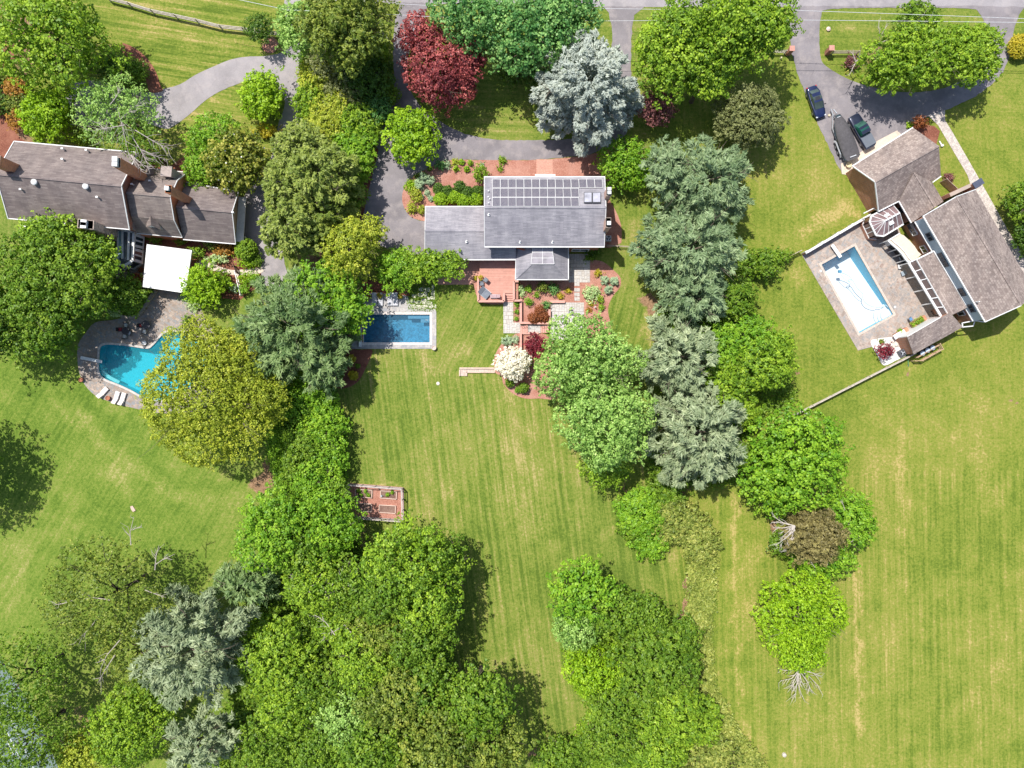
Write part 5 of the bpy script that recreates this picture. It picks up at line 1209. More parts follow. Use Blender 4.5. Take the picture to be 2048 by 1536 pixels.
# conservatory and awning of the east house
def a6(x, y, h): return P(1680 + x / 7.05, 380 + y / 7.05, h)
o = P(1765, 455, 0); T = thing('conservatory', o, 'white framed octagonal conservatory with glazed roof', 'conservatory')
he = 2.6; ev = [a6(742, 205, he), a6(440, 365, he), a6(418, 450, he), a6(508, 640, he), a6(612, 652, he), a6(892, 482, he), a6(838, 322, he)]
r0_, r1_ = a6(640, 430, 3.7), a6(842, 322, 3.7)
fr = MB(o); gm = MB(o); gw2 = MB(o); pl = MB(o)
bars_ = []
def pane(q): gm.slab([p - Vector((0, 0, .05)) for p in q], .02)
pane([ev[0], ev[1], r0_, r1_]); pane([ev[1], ev[2], r0_]); pane([ev[2], ev[3], r0_]); pane([ev[3], ev[4], r0_]); pane([ev[4], ev[5], r1_, r0_]); pane([ev[5], ev[6], r1_]); 
fr.bar(r0_, r1_, .22, .12)
for i in range(5): t_ = i / 4; fr.bar(lerp(ev[1], ev[0], t_), lerp(r0_, r1_, t_), .07, .08); fr.bar(lerp(ev[4], ev[5], t_), lerp(r0_, r1_, t_), .07, .08)
for i in range(4): fr.bar(lerp(ev[2], ev[3], i / 3), r0_, .06, .07)

ring = [ev[0], ev[1], ev[2], ev[3], ev[4], ev[5]]
for a, b in zip(ring[:-1], ring[1:]):
    fr.bar(a, b, .2, .16); lo = lambda p, z: Vector((p.x, p.y, z)); fr.bar(lo(a, .75), lo(b, .75), .2, .1); pl.bar(lo(a, .35), lo(b, .35), .24, .7)
    n = max(1, round((b - a).length / .85))
    for i in range(n + 1): q = lerp(a, b, i / n); fr.bar(lo(q, .7), lo(q, he), .1)
    gw2.bar(lo(a, 1.7), lo(b, 1.7), .03, 1.8)
for (x, y) in ((665, 365), (720, 455)): c = a6(x, y, 3.35); fr.box(c, (.7, .7, .08), .5)
fr.build('frame', WHITE, T); gm.build('glass_roof', m_pane('pinkish_glazing', (.22, .15, .15), .12), T); gw2.build('window_wall', m_pane('brown_window', (.15, .08, .06), .1), T); pl.build('plinth', BROWNBRICK, T)
m = MB(o)
for a, b in ((a6(330, 330, 1.9), a6(480, 255, 1.9)), (a6(480, 255, 1.9), a6(540, 300, 2.2)), (a6(320, 400, 1.6), a6(430, 340, 1.8))): m.bar(a, b, .14, .14)
m.build('gutter', WHITE, T)
o = P(1805, 495, 0); T = thing('awning', o, 'cream curved awning with white frame over the dark glazing of the east house', 'awning')
la = [(1776, 481), (1783, 488), (1795, 498), (1804, 508), (1812, 520), (1820, 527)]; ra = [(1799, 467), (1808, 471), (1820, 482), (1829, 492), (1836, 503), (1843, 509)]
m = MB(o)
for i in range(5): m.slab([P(*la[i], 2.5), P(*la[i + 1], 2.5), P(*ra[i + 1], 2.95), P(*ra[i], 2.95)], .05)
m.build('fabric_top', m_plain('cream_canvas', (.64, .54, .43), .85, 0, .05), T)
m = MB(o)
for i in range(5): m.bar(P(*la[i], 2.55), P(*la[i + 1], 2.55), .22, .2); m.bar(P(la[i][0] + 6, la[i][1] - 3, 2.7), P(la[i + 1][0] + 6, la[i + 1][1] - 3, 2.7), .08, .1)
for i in range(6): q = P(*la[i], 2.5); m.bar(Vector((q.x, q.y, 0)), q, .12)
q0, q1 = P(*la[0], 2.55), P(*ra[0], 2.95); m.bar(q0, q1, .16, .16); m.build('frame', WHITE, T)
m = MB(o)
for i in range(1, 5): a, b = P(*la[i], 1.3), P(*la[i + 1], 1.3); m.bar(a, b, .05, 2.4)
m.build('screen', m_pane('dark_glazing', (.05, .045, .04), .08), T)
m = MB(o); m.bar(P(*la[0], 1.3), P(*la[1], 1.3), .05, 2.4); m.build('white_panel', WHITE, T)

# ---------------------------------------------------------------- vehicles
def loft(m, secs, close=True):
    n = len(secs[0]); b = len(m.v)
    for s_ in secs: m.v += [tuple(Vector(p) - m.o) for p in s_]
    for i in range(len(secs) - 1):
        for k in range(n if close else n - 1):
            a = b + i * n + k; c = b + i * n + (k + 1) % n; m.f.append([a, c, c + n, a + n]); m.m.append(m.mi)
    m.f.append([b + k for k in range(n)]); m.m.append(m.mi); m.f.append([b + (len(secs) - 1) * n + k for k in range(n)][::-1]); m.m.append(m.mi)
def wheel(T, x, y, r, w=.22):
    z = (0, 0, 0); m = MB(z); pr = [(r * .62, -w / 2), (r * .94, -w / 2), (r, -w / 2 + .03), (r, w / 2 - .03), (r * .94, w / 2), (r * .62, w / 2)]
    n = 20
    def rings(mm, pr):
        b = len(mm.v)
        for rr, yy in pr:
            for k in range(n): t_ = 2 * math.pi * k / n; mm.v.append((x + rr * math.cos(t_), y + yy, r + rr * math.sin(t_)))
        for i in range(len(pr) - 1):
            for k in range(n): a = b + i * n + k; c = b + i * n + (k + 1) % n; mm.f.append([a, c, c + n, a + n]); mm.m.append(0)
        mm.f.append([b + k for k in range(n)]); mm.m.append(0); mm.f.append([b + (len(pr) - 1) * n + k for k in range(n)]); mm.m.append(0)
    mm = MB(z); rings(mm, pr); wh = mm.build('wheel', BLACK, T, smooth=False)
    mm = MB(z); rings(mm, [(r * .58, -w / 2 - .012), (r * .60, w / 2 + .012)]); mm.build('rim', GREYMETAL, wh)
def carpaint(name, c):
    t = NT(name); t.color(t.ramp(t.noise(1.5, 2), [(.3, sc(c, .85)), (.7, sc(c, 1.2))])); t.b.inputs['Coat Weight'].default_value = 1.0; t.b.inputs['Coat Roughness'].default_value = .05; return t.done(.35, .6, .35)
def body_secs(st):
    """stations: (x, half width, z bottom, z shoulder, z top, shoulder width factor)"""
    out = []
    for x, w, zb, zs, zt, f in st:
        out.append([(x, -w * .9, zb), (x, -w, zb + (zs - zb) * .45), (x, -w * .985, zs), (x, -w * f, zt), (x, -w * f * .45, zt + .025), (x, w * f * .45, zt + .025), (x, w * f, zt), (x, w * .985, zs), (x, w, zb + (zs - zb) * .45), (x, w * .9, zb)])
    return out
def subd(o_, lv=2):
    md = o_.modifiers.new('sub', 'SUBSURF'); md.levels = lv; md.render_levels = lv
def car(px, py, ang_, label, kind, paint):
    q = P(px, py, .8); q.z = 0; T = thing('parked_car' if kind == 'sedan' else 'pickup_truck', q, label, 'car' if kind == 'sedan' else 'pickup truck', rz=ang_); z = (0, 0, 0)
    m = MB(z)
    if kind == 'sedan':
        loft(m, body_secs([(-2.32, .62, .35, .62, .80, .85), (-2.25, .78, .28, .70, .92, .86), (-1.9, .87, .22, .76, .98, .86), (-1.2, .90, .2, .78, .95, .9), (0, .91, .2, .80, .92, .9), (1.0, .90, .2, .78, .93, .88), (1.6, .88, .22, .74, .88, .84), (2.1, .80, .25, .66, .78, .8), (2.32, .6, .32, .55, .64, .8)]))
        b = m.build('body', paint, T, smooth=True); subd(b)
        # greenhouse glass and roof
        def gh(x, w, zt, zb=.9): return [(x, -w, zb), (x, -w * .98, zb + (zt - zb) * .5), (x, -w * .86, zt), (x, w * .86, zt), (x, w * .98, zb + (zt - zb) * .5), (x, w, zb)]
        m = MB(z); loft(m, [gh(-1.75, .70, .95), gh(-1.1, .74, 1.36), gh(-.3, .76, 1.40), (gh(.3, .75, 1.36)), gh(1.15, .72, .96)]); m.build('window', m_pane('car_glass', (.05, .07, .06), .03), T, smooth=False)
        m = MB(z); m.slab([(-1.12, -.62, 1.385), (.28, -.63, 1.385), (.28, .63, 1.385), (-1.12, .63, 1.385)], .04); rf = m.build('roof', paint, T, bevel=.02)
        for s_ in (-1, 1):
            for pa, pb, w_ in (((.3, s_ * .66, 1.35), (1.15, s_ * .7, .95), .06), ((-1.1, s_ * .66, 1.35), (-1.75, s_ * .68, .95), .1), ((-.35, s_ * .70, 1.33), (-.35, s_ * .78, .93), .07)):
                m = MB(z); m.bar(pa, pb, w_); m.build('pillar', paint, T)
        m = MB(z); m.slab([(-.5, -.35, 1.40), (.0, -.35, 1.40), (.0, .35, 1.40), (-.5, .35, 1.40)], .02); m.build('sunroof', m_pane('sunroof_glass', (.04, .04, .045), .04), T)
        mx, my = .75, .98
        wx = (-1.38, 1.42); wr = .32
    else:
        loft(m, body_secs([(2.6, .70, .42, .78, .92, .85), (2.5, .86, .36, .86, 1.0, .86), (2.1, .93, .32, .92, 1.08, .84), (1.1, .95, .3, .98, 1.10, .86), (0.6, .95, .3, 1.0, 1.06, .9), (-.7, .95, .3, 1.0, 1.05, .9), (-.8, .95, .32, 1.02, 1.08, .9), (-2.5, .93, .42, 1.02, 1.08, .9), (-2.62, .86, .48, .98, 1.04, .9)]))
        b = m.build('body', paint, T, smooth=True); subd(b)
        def gh(x, w, zt, zb=1.05): return [(x, -w, zb), (x, -w * .98, zb + (zt - zb) * .5), (x, -w * .85, zt), (x, w * .85, zt), (x, w * .98, zb + (zt - zb) * .5), (x, w, zb)]
        m = MB(z); loft(m, [gh(1.25, .80, 1.09), gh(.55, .82, 1.68), gh(0, .82, 1.72), gh(-.62, .80, 1.68), gh(-.75, .80, 1.1)]); m.build('window', m_pane('green_car_glass', (.012, .07, .05), .04), T)
        m = MB(z); m.slab([(-.64, -.69, 1.71), (.52, -.70, 1.71), (.52, .70, 1.71), (-.64, .69, 1.71)], .05); m.build('roof', paint, T, bevel=.02)
        m = MB(z); m.slab([(-.86, -.86, 1.14), (-2.52, -.84, 1.14), (-2.52, .84, 1.14), (-.86, .86, 1.14)], .06); m.build('bed_cover', m_plain('grey_tonneau', (.13, .15, .18), .55, 0, .06), T, bevel=.02)
        m = MB(z); m.box((-2.68, 0, .55), (.14, 1.7, .18)); m.build('rear_bumper', GREYMETAL, T)
        mx, my = .85, 1.05; wx = (-1.65, 1.65); wr = .37
    for s_ in (-1, 1):
        m = MB(z); m.box((mx, s_ * my, 1.0 if kind == 'sedan' else 1.15), (.14, .24, .14)); m.build('wing_mirror', BLACK, T, bevel=.02)
        e = 2.22 if kind == 'sedan' else 2.5
        m = MB(z); m.box((e - .06, s_ * .58, .66 if kind == 'sedan' else .85), (.2, .34, .12), -s_ * .35); m.build('headlight', m_plain('headlight_lens', (.6, .65, .7), .1), T, bevel=.02)
        m = MB(z); m.box((-e - .0, s_ * .62, .78 if kind == 'sedan' else .85), (.16, .3, .16), s_ * .35); m.build('tail_light', m_plain('red_lens', (.55, .02, .02), .2), T, bevel=.02)
        for x in wx: wheel(T, x, s_ * .80, wr)
    m = MB(z); m.box((2.3 if kind == 'sedan' else 2.58, 0, .45), (.1, 1.0, .2)); m.build('grille', BLACK, T)
NAVY = carpaint('navy_paint', (.012, .022, .085)); BLK = carpaint('blue_black_paint', (.018, .024, .05))
car(1633, 203, math.radians(-71), 'dark blue sedan parked at the grass edge of the looped driveway', 'sedan', NAVY)
car(1723.5, 262, math.radians(119.5), 'black pickup truck with grey bed cover parked before the garage', 'pickup', BLK)
q = P(1688, 276, 1.0); q.z = 0; ang_ = math.radians(111); z = (0, 0, 0)
T = thing('boat', q, 'motor boat under a charcoal fitted cover standing on a trailer', 'boat', rz=ang_)
def bs(x, w, zt, zb): return [(x, -w * .1, zb), (x, -w * .75, zb + .25), (x, -w, zb + .75), (x, w, zb + .75), (x, w * .75, zb + .25), (x, w * .1, zb)]
m = MB(z); loft(m, [bs(-3.2, 1.15, 0, .55), bs(-1, 1.22, 0, .5), bs(1, 1.18, 0, .55), bs(2.3, .85, 0, .7), bs(3.1, .42, 0, .85), bs(3.35, .2, 0, .95)]); m.build('hull', m_plain('dark_teal_hull', (.05, .08, .09), .3), T, smooth=False)
def cs_(x, w, zb, zt, wt): return [(x, -w, zb), (x, -w * 1.0, zb + .06), (x, -wt, zt), (x, wt, zt), (x, w * 1.0, zb + .06), (x, w, zb)]
COV = m_plain('charcoal_canvas', (.085, .08, .085), .85, 0, .18)
m = MB(z); loft(m, [cs_(-3.4, .85, 1.25, 1.35, .75), cs_(-3.1, 1.22, 1.22, 1.45, .85), cs_(-2.0, 1.3, 1.22, 1.62, .72), cs_(-.8, 1.3, 1.22, 1.95, .66), cs_(.4, 1.27, 1.25, 2.1, .62), cs_(1.3, 1.12, 1.3, 1.85, .5), cs_(2.3, .9, 1.4, 1.6, .5), cs_(3.0, .55, 1.5, 1.6, .4), cs_(3.35, .38, 1.55, 1.6, .3)]); cv = m.build('cover', COV, T, smooth=True)
bm = cv.modifiers.new('sub', 'SUBSURF'); bm.levels = 1; bm.render_levels = 1
m = MB(z); m.box((-3.0, 0, 1.53), (.12, .95, .03)); m.box((3.0, 0, 1.66), (.1, .5, .03)); m.build('cover_strap', m_plain('pale_strap', (.5, .52, .55), .6), T)
T2 = thing('boat_trailer', q, 'silver boat trailer with tandem wheels under the covered boat', 'trailer', rz=ang_)
m = MB(z)
for s_ in (-1, 1): m.bar((-3.0, s_ * .8, .45), (2.0, s_ * .8, .5), .1, .12); m.bar((2.0, s_ * .8, .5), (3.9, 0, .5), .1, .12); m.bar((-2.0, s_ * 1.2, .85), (-.2, s_ * 1.2, .85), .26, .05); m.bar((-2.0, s_ * 1.2, .85), (-2.4, s_ * 1.2, .5), .26, .05); m.bar((-.2, s_ * 1.2, .85), (.2, s_ * 1.2, .5), .26, .05)
m.bar((3.7, 0, .5), (4.7, 0, .5), .12, .14); m.bar((3.5, 0, .5), (3.6, 0, 1.5), .1); m.bar((3.6, 0, 1.5), (4.4, 0, 1.1), .12, .1); m.build('frame', m_plain('galvanised', (.50, .52, .55), .35, .4), T2)
for x in (-1.6, -.7):
    for s_ in (-1, 1): wheel(T2, x, s_ * 1.2, .33)
m = MB(z); m.lathe((4.0, .35, .1), [(.17, 0), (.2, .08), (.17, .16)], 12); m.build('jockey_wheel', m_plain('cream_rubber', (.6, .5, .35), .6), T2)

# ---------------------------------------------------------------- overhead wires
WIRE = m_plain('pale_wire', (.62, .62, .64), .5)
def wire(label, pts, h, r=.03):
    q = [P(x, y, h) for x, y in pts]; m = MB(q[0]); m.tube(q, r, 5); setp(m.build('power_line', WIRE), label, 'power line', 'overhead wires along the street')
wire('upper overhead wire crossing the gate driveway and street trees', [(560, -3), (706, 3), (856, 11), (1000, 15), (1200, 17), (1400, 20), (1583, 20.5), (1800, 28), (2120, 40)], 8.2)
wire('lower overhead wire crossing the driveway island', [(380, -20), (481, 0), (575, 20), (709, 25), (856, 33), (1000, 38), (1190, 42), (1400, 40.5), (1583, 40), (1800, 42), (2120, 46)], 8.0)
# ---------------------------------------------------------------- vegetation
def unit(a): return a / np.maximum(1e-9, np.linalg.norm(a, axis=-1, keepdims=True))
def leaf_mesh(name, c, nrm, size, aspect, tint, rng, axis=None, origin=(0, 0, 0)):
    n = len(c); r = rng.normal(size=(n, 3)) if axis is None else axis + rng.normal(size=(n, 3)) * .25
    t_ = unit(r - (r * nrm).sum(-1, keepdims=True) * nrm); b = np.cross(nrm, t_)
    L = (size * aspect)[:, None] * .5 * t_; W = (size)[:, None] * .5 * b
    v = np.stack([c - L, c + W * 1.0 - L * .15, c + L, c - W * 1.0 - L * .15], 1).reshape(-1, 3) - np.array(origin)
    return mesh_np(name, v, np.arange(4 * n).reshape(-1, 4), [('tint', 'FACE', np.clip(tint, 0, 1))])

def fib(n, rng, zmin=-.35):
    i = np.arange(n) + .5; z = 1 - (1 - zmin) * i / n; ph = i * 2.39996 + rng.uniform(0, 6.28)
    r = np.sqrt(np.maximum(0, 1 - z * z)); return np.stack([r * np.cos(ph), r * np.sin(ph), z], -1)

def crown_broad(rng, c, R, nl=12, lr=.42, cl=.75, leaf=.24, dens=1.0, asp=1.25, bump=.35, zmin=-.35, fill=.2, droop=0.0, flatn=.35, core=True, drop=.12, spray=.14, irr=0):
    """lobed crown: lobes -> clumps -> leaves; returns arrays"""
    c = np.array(c); R = np.array(R); rm = min(R[0], R[1])
    d = fib(nl, rng, -.2) + rng.normal(size=(nl, 3)) * .18; d = unit(d)
    lrs = rm * lr * rng.uniform(.62, 1.22, nl)
    lc = c + d * (R - lrs[:, None] * np.array([.92, .92, .8])) * rng.uniform(.84 - irr, 1.12 + irr, (nl, 1))
    lc = np.vstack([lc, c + np.array([0, 0, R[2] * .15])]); lrs = np.append(lrs, rm * .58)
    sq = R[2] / rm; sq = max(.6, min(1.1, sq))
    cs, ns, ts = [], [], []
    area = 1.0
    for k in range(len(lc)):
        r = lrs[k]; ncl = max(5, int(2.6 * r * r * 3 / (cl * cl))); cd = fib(ncl, rng, zmin) + rng.normal(size=(ncl, 3)) * .12; cd = unit(cd)
        per = int(max(6, dens * 3.4 * (cl ** 2) / (leaf * leaf) * .62)); tn = rng.normal(0, .19, ncl) + rng.normal(0, .1); ro = rng.normal(0, .30, ncl) * cl
        idx = np.repeat(np.arange(ncl), per); n = len(idx); sg = cl / r * .36
        hz = cd * np.array([1, 1, .15]); hz = unit(hz); sp_ = (rng.uniform(size=ncl) < spray); ro = ro + sp_ * rng.uniform(.3, 1.1, ncl) * cl; gone = rng.uniform(size=ncl) < drop
        off = rng.normal(size=(n, 3)) * sg * np.where(sp_, .7, 1.0)[idx][:, None] + hz[idx] * (rng.normal(0, sg * .7, n) * np.where(sp_, 1.8, 1.0)[idx])[:, None]; dd = unit(cd[idx] + off); q = np.linalg.norm(off, axis=1) / (sg * 1.9)
        puff = rng.uniform(size=n) < .72
        rad = r * (1 + bump * cl / r * (1 - np.minimum(1.5, q) ** 2)) * (1 - np.abs(rng.normal(0, .05, n))) + ro[idx]
        p1 = dd * rad[:, None]
        u = unit(unit(rng.normal(size=(n, 3))) + cd[idx] * .75); rc = (cl * rng.uniform(.38, .72, ncl) * np.where(sp_, .8, 1.0))[idx]
        st_ = (u * hz[idx]).sum(-1, keepdims=True) * hz[idx] * np.where(sp_, 1.3, .25)[idx][:, None]
        p2 = cd[idx] * (r + ro[idx])[:, None] + (u + st_) * (rc * rng.normal(.95, .14, n))[:, None]
        p = lc[k] + np.where(puff[:, None], p2, p1) * np.array([1, 1, sq]); dd = np.where(puff[:, None], u * 1.25, dd)
        nr = unit(dd * .5 + (off / (sg * 2.2)) * .25 * (~puff)[:, None] + np.array([0, 0, flatn]) + rng.normal(size=(n, 3)) * .30)
        keep = ~gone[idx]
        for j in range(len(lc)):
            if j != k:
                e = (p - lc[j]) / np.array([1, 1, sq]); keep &= (np.linalg.norm(e, axis=1) > lrs[j] * .93)
        cs.append(p[keep]); ns.append(nr[keep]); ts.append((.5 + tn[idx] + rng.normal(0, .2, n))[keep])
    p = np.concatenate(cs); nr = np.concatenate(ns); ts = np.concatenate(ts); sz = leaf * rng.uniform(.75, 1.3, len(p))
    if core:
        m_ = int(len(p) * fill); d2 = unit(rng.normal(size=(m_, 3))); q = c + d2 * R * (rng.uniform(.35, .85, (m_, 1))); keep = q[:, 2] > c[2] - R[2] * .6
        q = q[keep]; p = np.vstack([p, q]); nr = np.vstack([nr, unit(rng.normal(size=q.shape) + np.array([0, 0, .6]))]); ts = np.append(ts, rng.uniform(.2, .6, len(q))); sz = np.append(sz, leaf * 1.9 * rng.uniform(.8, 1.2, len(q)))  # inner fill leaves take lower tints than the outer ones
    ok = p[:, 2] > .05
    return p[ok], nr[ok], sz[ok], ts[ok], None

def crown_pine(rng, c, R, levels=7, br=11, drop=0, spray=0, tuft=.55, leaf=.34, dens=1.0, asp=3.0, lift=.15, top=.3, core=True, irr=0, flat_=.35, wid=.14):
    """tiers of radial boughs carrying needle tufts"""
    c = np.array(c); R = np.array(R)
    P_, N_, A_, T_, Z_ = [], [], [], [], []
    for L in range(levels):
        f = (L + .5) / levels; z = c[2] - R[2] * .75 + f * R[2] * 1.65
        rr = math.sqrt(max(.03, 1 - (max(0, f - .1)) ** 1.6 * .97))
        nb = max(4, int(br * (.55 + .45 * rr)))
        ph0 = rng.uniform(0, 6.28)
        for b in range(nb):
            a = ph0 + 6.283 * b / nb + rng.normal(0, .18); l = rr * rng.uniform(.62, 1.18); lt = lift * rng.uniform(.4, 1.4)
            out = np.array([math.cos(a), math.sin(a), 0]); sd = np.array([-out[1], out[0], 0]); tb = rng.normal(0, .12)
            Lm = l * (R[0] + R[1]) / 2; ntf = max(3, int(Lm * Lm * .5 * 1.5 / (tuft * tuft) / 2.2))
            t_ = np.sqrt(rng.uniform(.05, 1.0, ntf)); lat = rng.uniform(-1, 1, ntf) * (.34 * Lm * (1 - (t_ * .85) ** 2) + .15) * .62
            base = c[None, :] * np.array([1, 1, 0]) + np.array([0, 0, z + rng.normal(0, .25)])
            p = base + out * (t_ * l)[:, None] * 1.0 * np.array([R[0], R[1], 0]) + sd * lat[:, None]
            p[:, 2] += t_ * t_ * Lm * lt - .12 * np.abs(lat) + rng.normal(0, .15, ntf)
            per = max(5, int(dens * 11)); idx = np.repeat(np.arange(ntf), per); n = len(idx)
            ax = unit(out * 1.0 + sd * (np.sign(lat) * .55)[idx][:, None] + rng.normal(size=(n, 3)) * .55 + np.array([0, 0, .3]))
            pp = p[idx] + ax * rng.uniform(0, tuft * .62, n)[:, None] + rng.normal(size=(n, 3)) * tuft * .16
            nn = unit(np.array([0, 0, 1.0]) + rng.normal(size=(n, 3)) * .42); P_.append(pp); A_.append(ax); N_.append(nn); T_.append(.5 + tb + rng.normal(0, .1, ntf)[idx] + rng.normal(0, .14, n)); Z_.append(leaf * rng.uniform(.7, 1.25, n) * wid / .14)
    p = np.vstack(P_); nr = np.vstack(N_); ax = np.vstack(A_); ts = np.concatenate(T_); sz = np.concatenate(Z_) / asp
    ok = p[:, 2] > .1
    return p[ok], nr[ok], sz[ok], ts[ok], ax[ok]

def limbs(rng, base, c, R, n=8, r0=.28, sub=3, reach=.8, trunk_top=.55, jit=.16):
    """list of (points, radii) tubes: trunk and branches"""
    base = Vector(base); c = Vector(c); out = []
    tt = lerp(base, c, trunk_top) ; tt.x += rng.normal(0, .2); tt.y += rng.normal(0, .2)
    top = c + Vector((rng.normal(0, .3), rng.normal(0, .3), R[2] * .5))
    mid = lerp(base, tt, .5) + Vector((rng.normal(0, .12), rng.normal(0, .12), 0))
    out.append(([base - Vector((0, 0, .1)), base + Vector((0, 0, .35)), mid, tt, lerp(tt, top, .5), top], [r0 * 1.4, r0 * 1.05, r0 * .9, r0 * .75, r0 * .45, r0 * .12]))
    for i in range(n):
        a = 6.283 * i / n + rng.uniform(-.35, .35); s_ = rng.uniform(.0, .75); st = lerp(mid, top, .25 + .7 * s_); e = Vector((c.x + math.cos(a) * R[0] * reach, c.y + math.sin(a) * R[1] * reach, c.z + R[2] * rng.uniform(-.25, .65)))
        m1 = lerp(st, e, .35) + Vector((rng.normal(0, jit), rng.normal(0, jit), .25)) * R[0] * .3; m2 = lerp(st, e, .7) + Vector((rng.normal(0, jit), rng.normal(0, jit), rng.normal(0, .1))) * R[0] * .4
        rr = r0 * rng.uniform(.32, .5); out.append(([st, m1, m2, e], [rr, rr * .7, rr * .42, rr * .1]))
        for k in range(sub):
            t_ = rng.uniform(.3, .9); s2 = lerp(m1, e, t_); e2 = s2 + Vector((math.cos(a + rng.uniform(-1.1, 1.1)), math.sin(a + rng.uniform(-1.1, 1.1)), rng.uniform(-.1, .6))) * R[0] * rng.uniform(.18, .38)
            mm = lerp(s2, e2, .5) + Vector((rng.normal(0, .1), rng.normal(0, .1), rng.normal(0, .1))) * R[0] * .2
            out.append(([s2, mm, e2], [rr * .35, rr * .22, rr * .06]))
    return out
def tubes(m, ls, n=5):
    for p, r in ls: m.tube(p, [max(.012, x) for x in r], n, cap=False)

# palettes: dark, mid, light
PAL = dict(
 maple=((.065, .155, .018), (.14, .27, .028), (.25, .40, .05)),
 lime=((.12, .28, .014), (.235, .45, .022), (.36, .60, .05)),
 yellow=((.13, .20, .022), (.25, .345, .05), (.40, .475, .09)),
 olive=((.06, .115, .022), (.13, .205, .045), (.24, .31, .08)),
 bluegreen=((.035, .12, .03), (.08, .195, .055), (.20, .34, .11)),
 mid=((.055, .14, .016), (.11, .225, .028), (.19, .32, .045)),
 dark=((.025, .075, .014), (.055, .125, .022), (.10, .20, .035)),
 bright=((.07, .20, .018), (.14, .31, .03), (.24, .43, .05)),
 pale=((.075, .15, .03), (.15, .255, .06), (.255, .36, .115)),
 pine=((.065, .115, .055), (.155, .225, .125), (.30, .385, .235)),
 greypine=((.08, .12, .065), (.18, .23, .145), (.33, .385, .26)),
 greenpine=((.05, .10, .032), (.115, .185, .07), (.22, .30, .135)),
 rough=((.09, .15, .04), (.19, .27, .08), (.36, .42, .17)),
 silver=((.22, .27, .28), (.39, .45, .46), (.58, .64, .65)),
 hemlock=((.07, .12, .025), (.15, .225, .065), (.28, .36, .13)),
 redmaple=((.10, .02, .03), (.23, .05, .06), (.46, .13, .13)),
 crimson=((.08, .012, .018), (.18, .022, .04), (.32, .04, .07)),
 plum=((.075, .03, .04), (.15, .06, .07), (.27, .12, .12)),
 rust=((.10, .035, .014), (.20, .065, .025), (.31, .12, .05)),
 orange=((.16, .10, .02), (.32, .17, .035), (.46, .26, .06)),
 gold=((.26, .26, .02), (.44, .40, .03), (.60, .50, .05)),
 brown=((.085, .08, .03), (.165, .145, .06), (.27, .245, .10)),
 twig=((.10, .125, .045), (.18, .21, .08), (.29, .32, .15)),
 white=((.80, .78, .76), (.86, .85, .84), (.90, .90, .90)),
 sage=((.16, .24, .17), (.28, .38, .27), (.42, .52, .38)),
 hosta=((.20, .30, .14), (.36, .48, .25), (.54, .64, .40)),
 magn=((.05, .09, .014), (.13, .185, .03), (.33, .36, .11)),
)
GREENS = ('maple', 'lime', 'yellow', 'olive', 'mid', 'dark', 'bright', 'rough', 'hemlock', 'magn')
GAIN = dict(pine=1.5, greenpine=1.55, greypine=1.6, bluegreen=1.6, yellow=1.4, mid=1.35, bright=1.38, dark=1.5, maple=1.5, hemlock=1.55, white=1.0, gold=1.1, silver=1.12, crimson=1.3, rough=1.35, pale=1.95, redmaple=1.4, plum=1.5, twig=1.2, lime=1.12)
def leafm(pal, tr=.22):
    g = GAIN.get(pal, 1.42); return m_leaf('leaves_' + pal, *[sc(c, g) for c in ((q[0] * 1.06, q[1] * .93, q[2] * .55) if pal in GREENS else (q[0] * 1.03, q[1], q[2] * .86) for q in PAL[pal])], tr + .06)
BARK = m_bark('grey_brown_bark', (.16, .13, .10)); BARKD = m_bark('dark_bark', (.07, .055, .045)); BARKP = m_bark('pale_bark', (.42, .37, .32)); BARKW = m_bark('bleached_branches', (.50, .45, .40))

SPEC = {  # builder, keyword arguments, trunk radius
 'oak': ('b', dict(nl=16, lr=.36, cl=.8, leaf=.25, bump=.55), .3),
 'maple': ('b', dict(nl=15, lr=.38, cl=.85, leaf=.27, bump=.6), .28),
 'fine': ('b', dict(nl=22, lr=.32, cl=.5, leaf=.18, bump=.6, fill=.12, dens=.85, flatn=.25), .28),
 'round': ('b', dict(nl=12, lr=.42, cl=.75, leaf=.22, bump=.4, dens=1.25, drop=.05), .2),
 'soft': ('b', dict(nl=14, lr=.40, cl=.6, leaf=.20, bump=.45), .2),
 'shrub': ('b', dict(nl=8, lr=.45, cl=.4, leaf=.17, bump=.4, dens=.9), .06),
 'feather': ('b', dict(nl=20, lr=.34, cl=.55, leaf=.17, bump=.7, asp=2.2, dens=.85, drop=.18, spray=.4), .2),
 'hem': ('p', dict(levels=8, br=13, tuft=.5, leaf=.42, asp=2.6, lift=.02, dens=.9, wid=.16), .22),
 'pine': ('p', dict(levels=7, br=11, tuft=.7, leaf=.62, asp=4.2, lift=.2, dens=1.15, wid=.17), .28),
 'cedar': ('p', dict(levels=9, br=14, tuft=.5, leaf=.42, asp=2.8, lift=.12, dens=1.2, wid=.16), .3),
 'spray': ('p', dict(levels=6, br=12, tuft=.6, leaf=.42, asp=2.4, lift=.3, dens=.8, wid=.17), .2),
 'sparse': ('b', dict(nl=26, lr=.22, cl=.5, leaf=.2, bump=.8, dens=.85, fill=.06, zmin=-.1, drop=.4, spray=.35), .3),
 'bare': ('b', dict(nl=22, lr=.25, cl=.4, leaf=.13, bump=.8, dens=.5, fill=.05, asp=2.5, drop=.25, spray=.4), .14),
}
seed = [100]
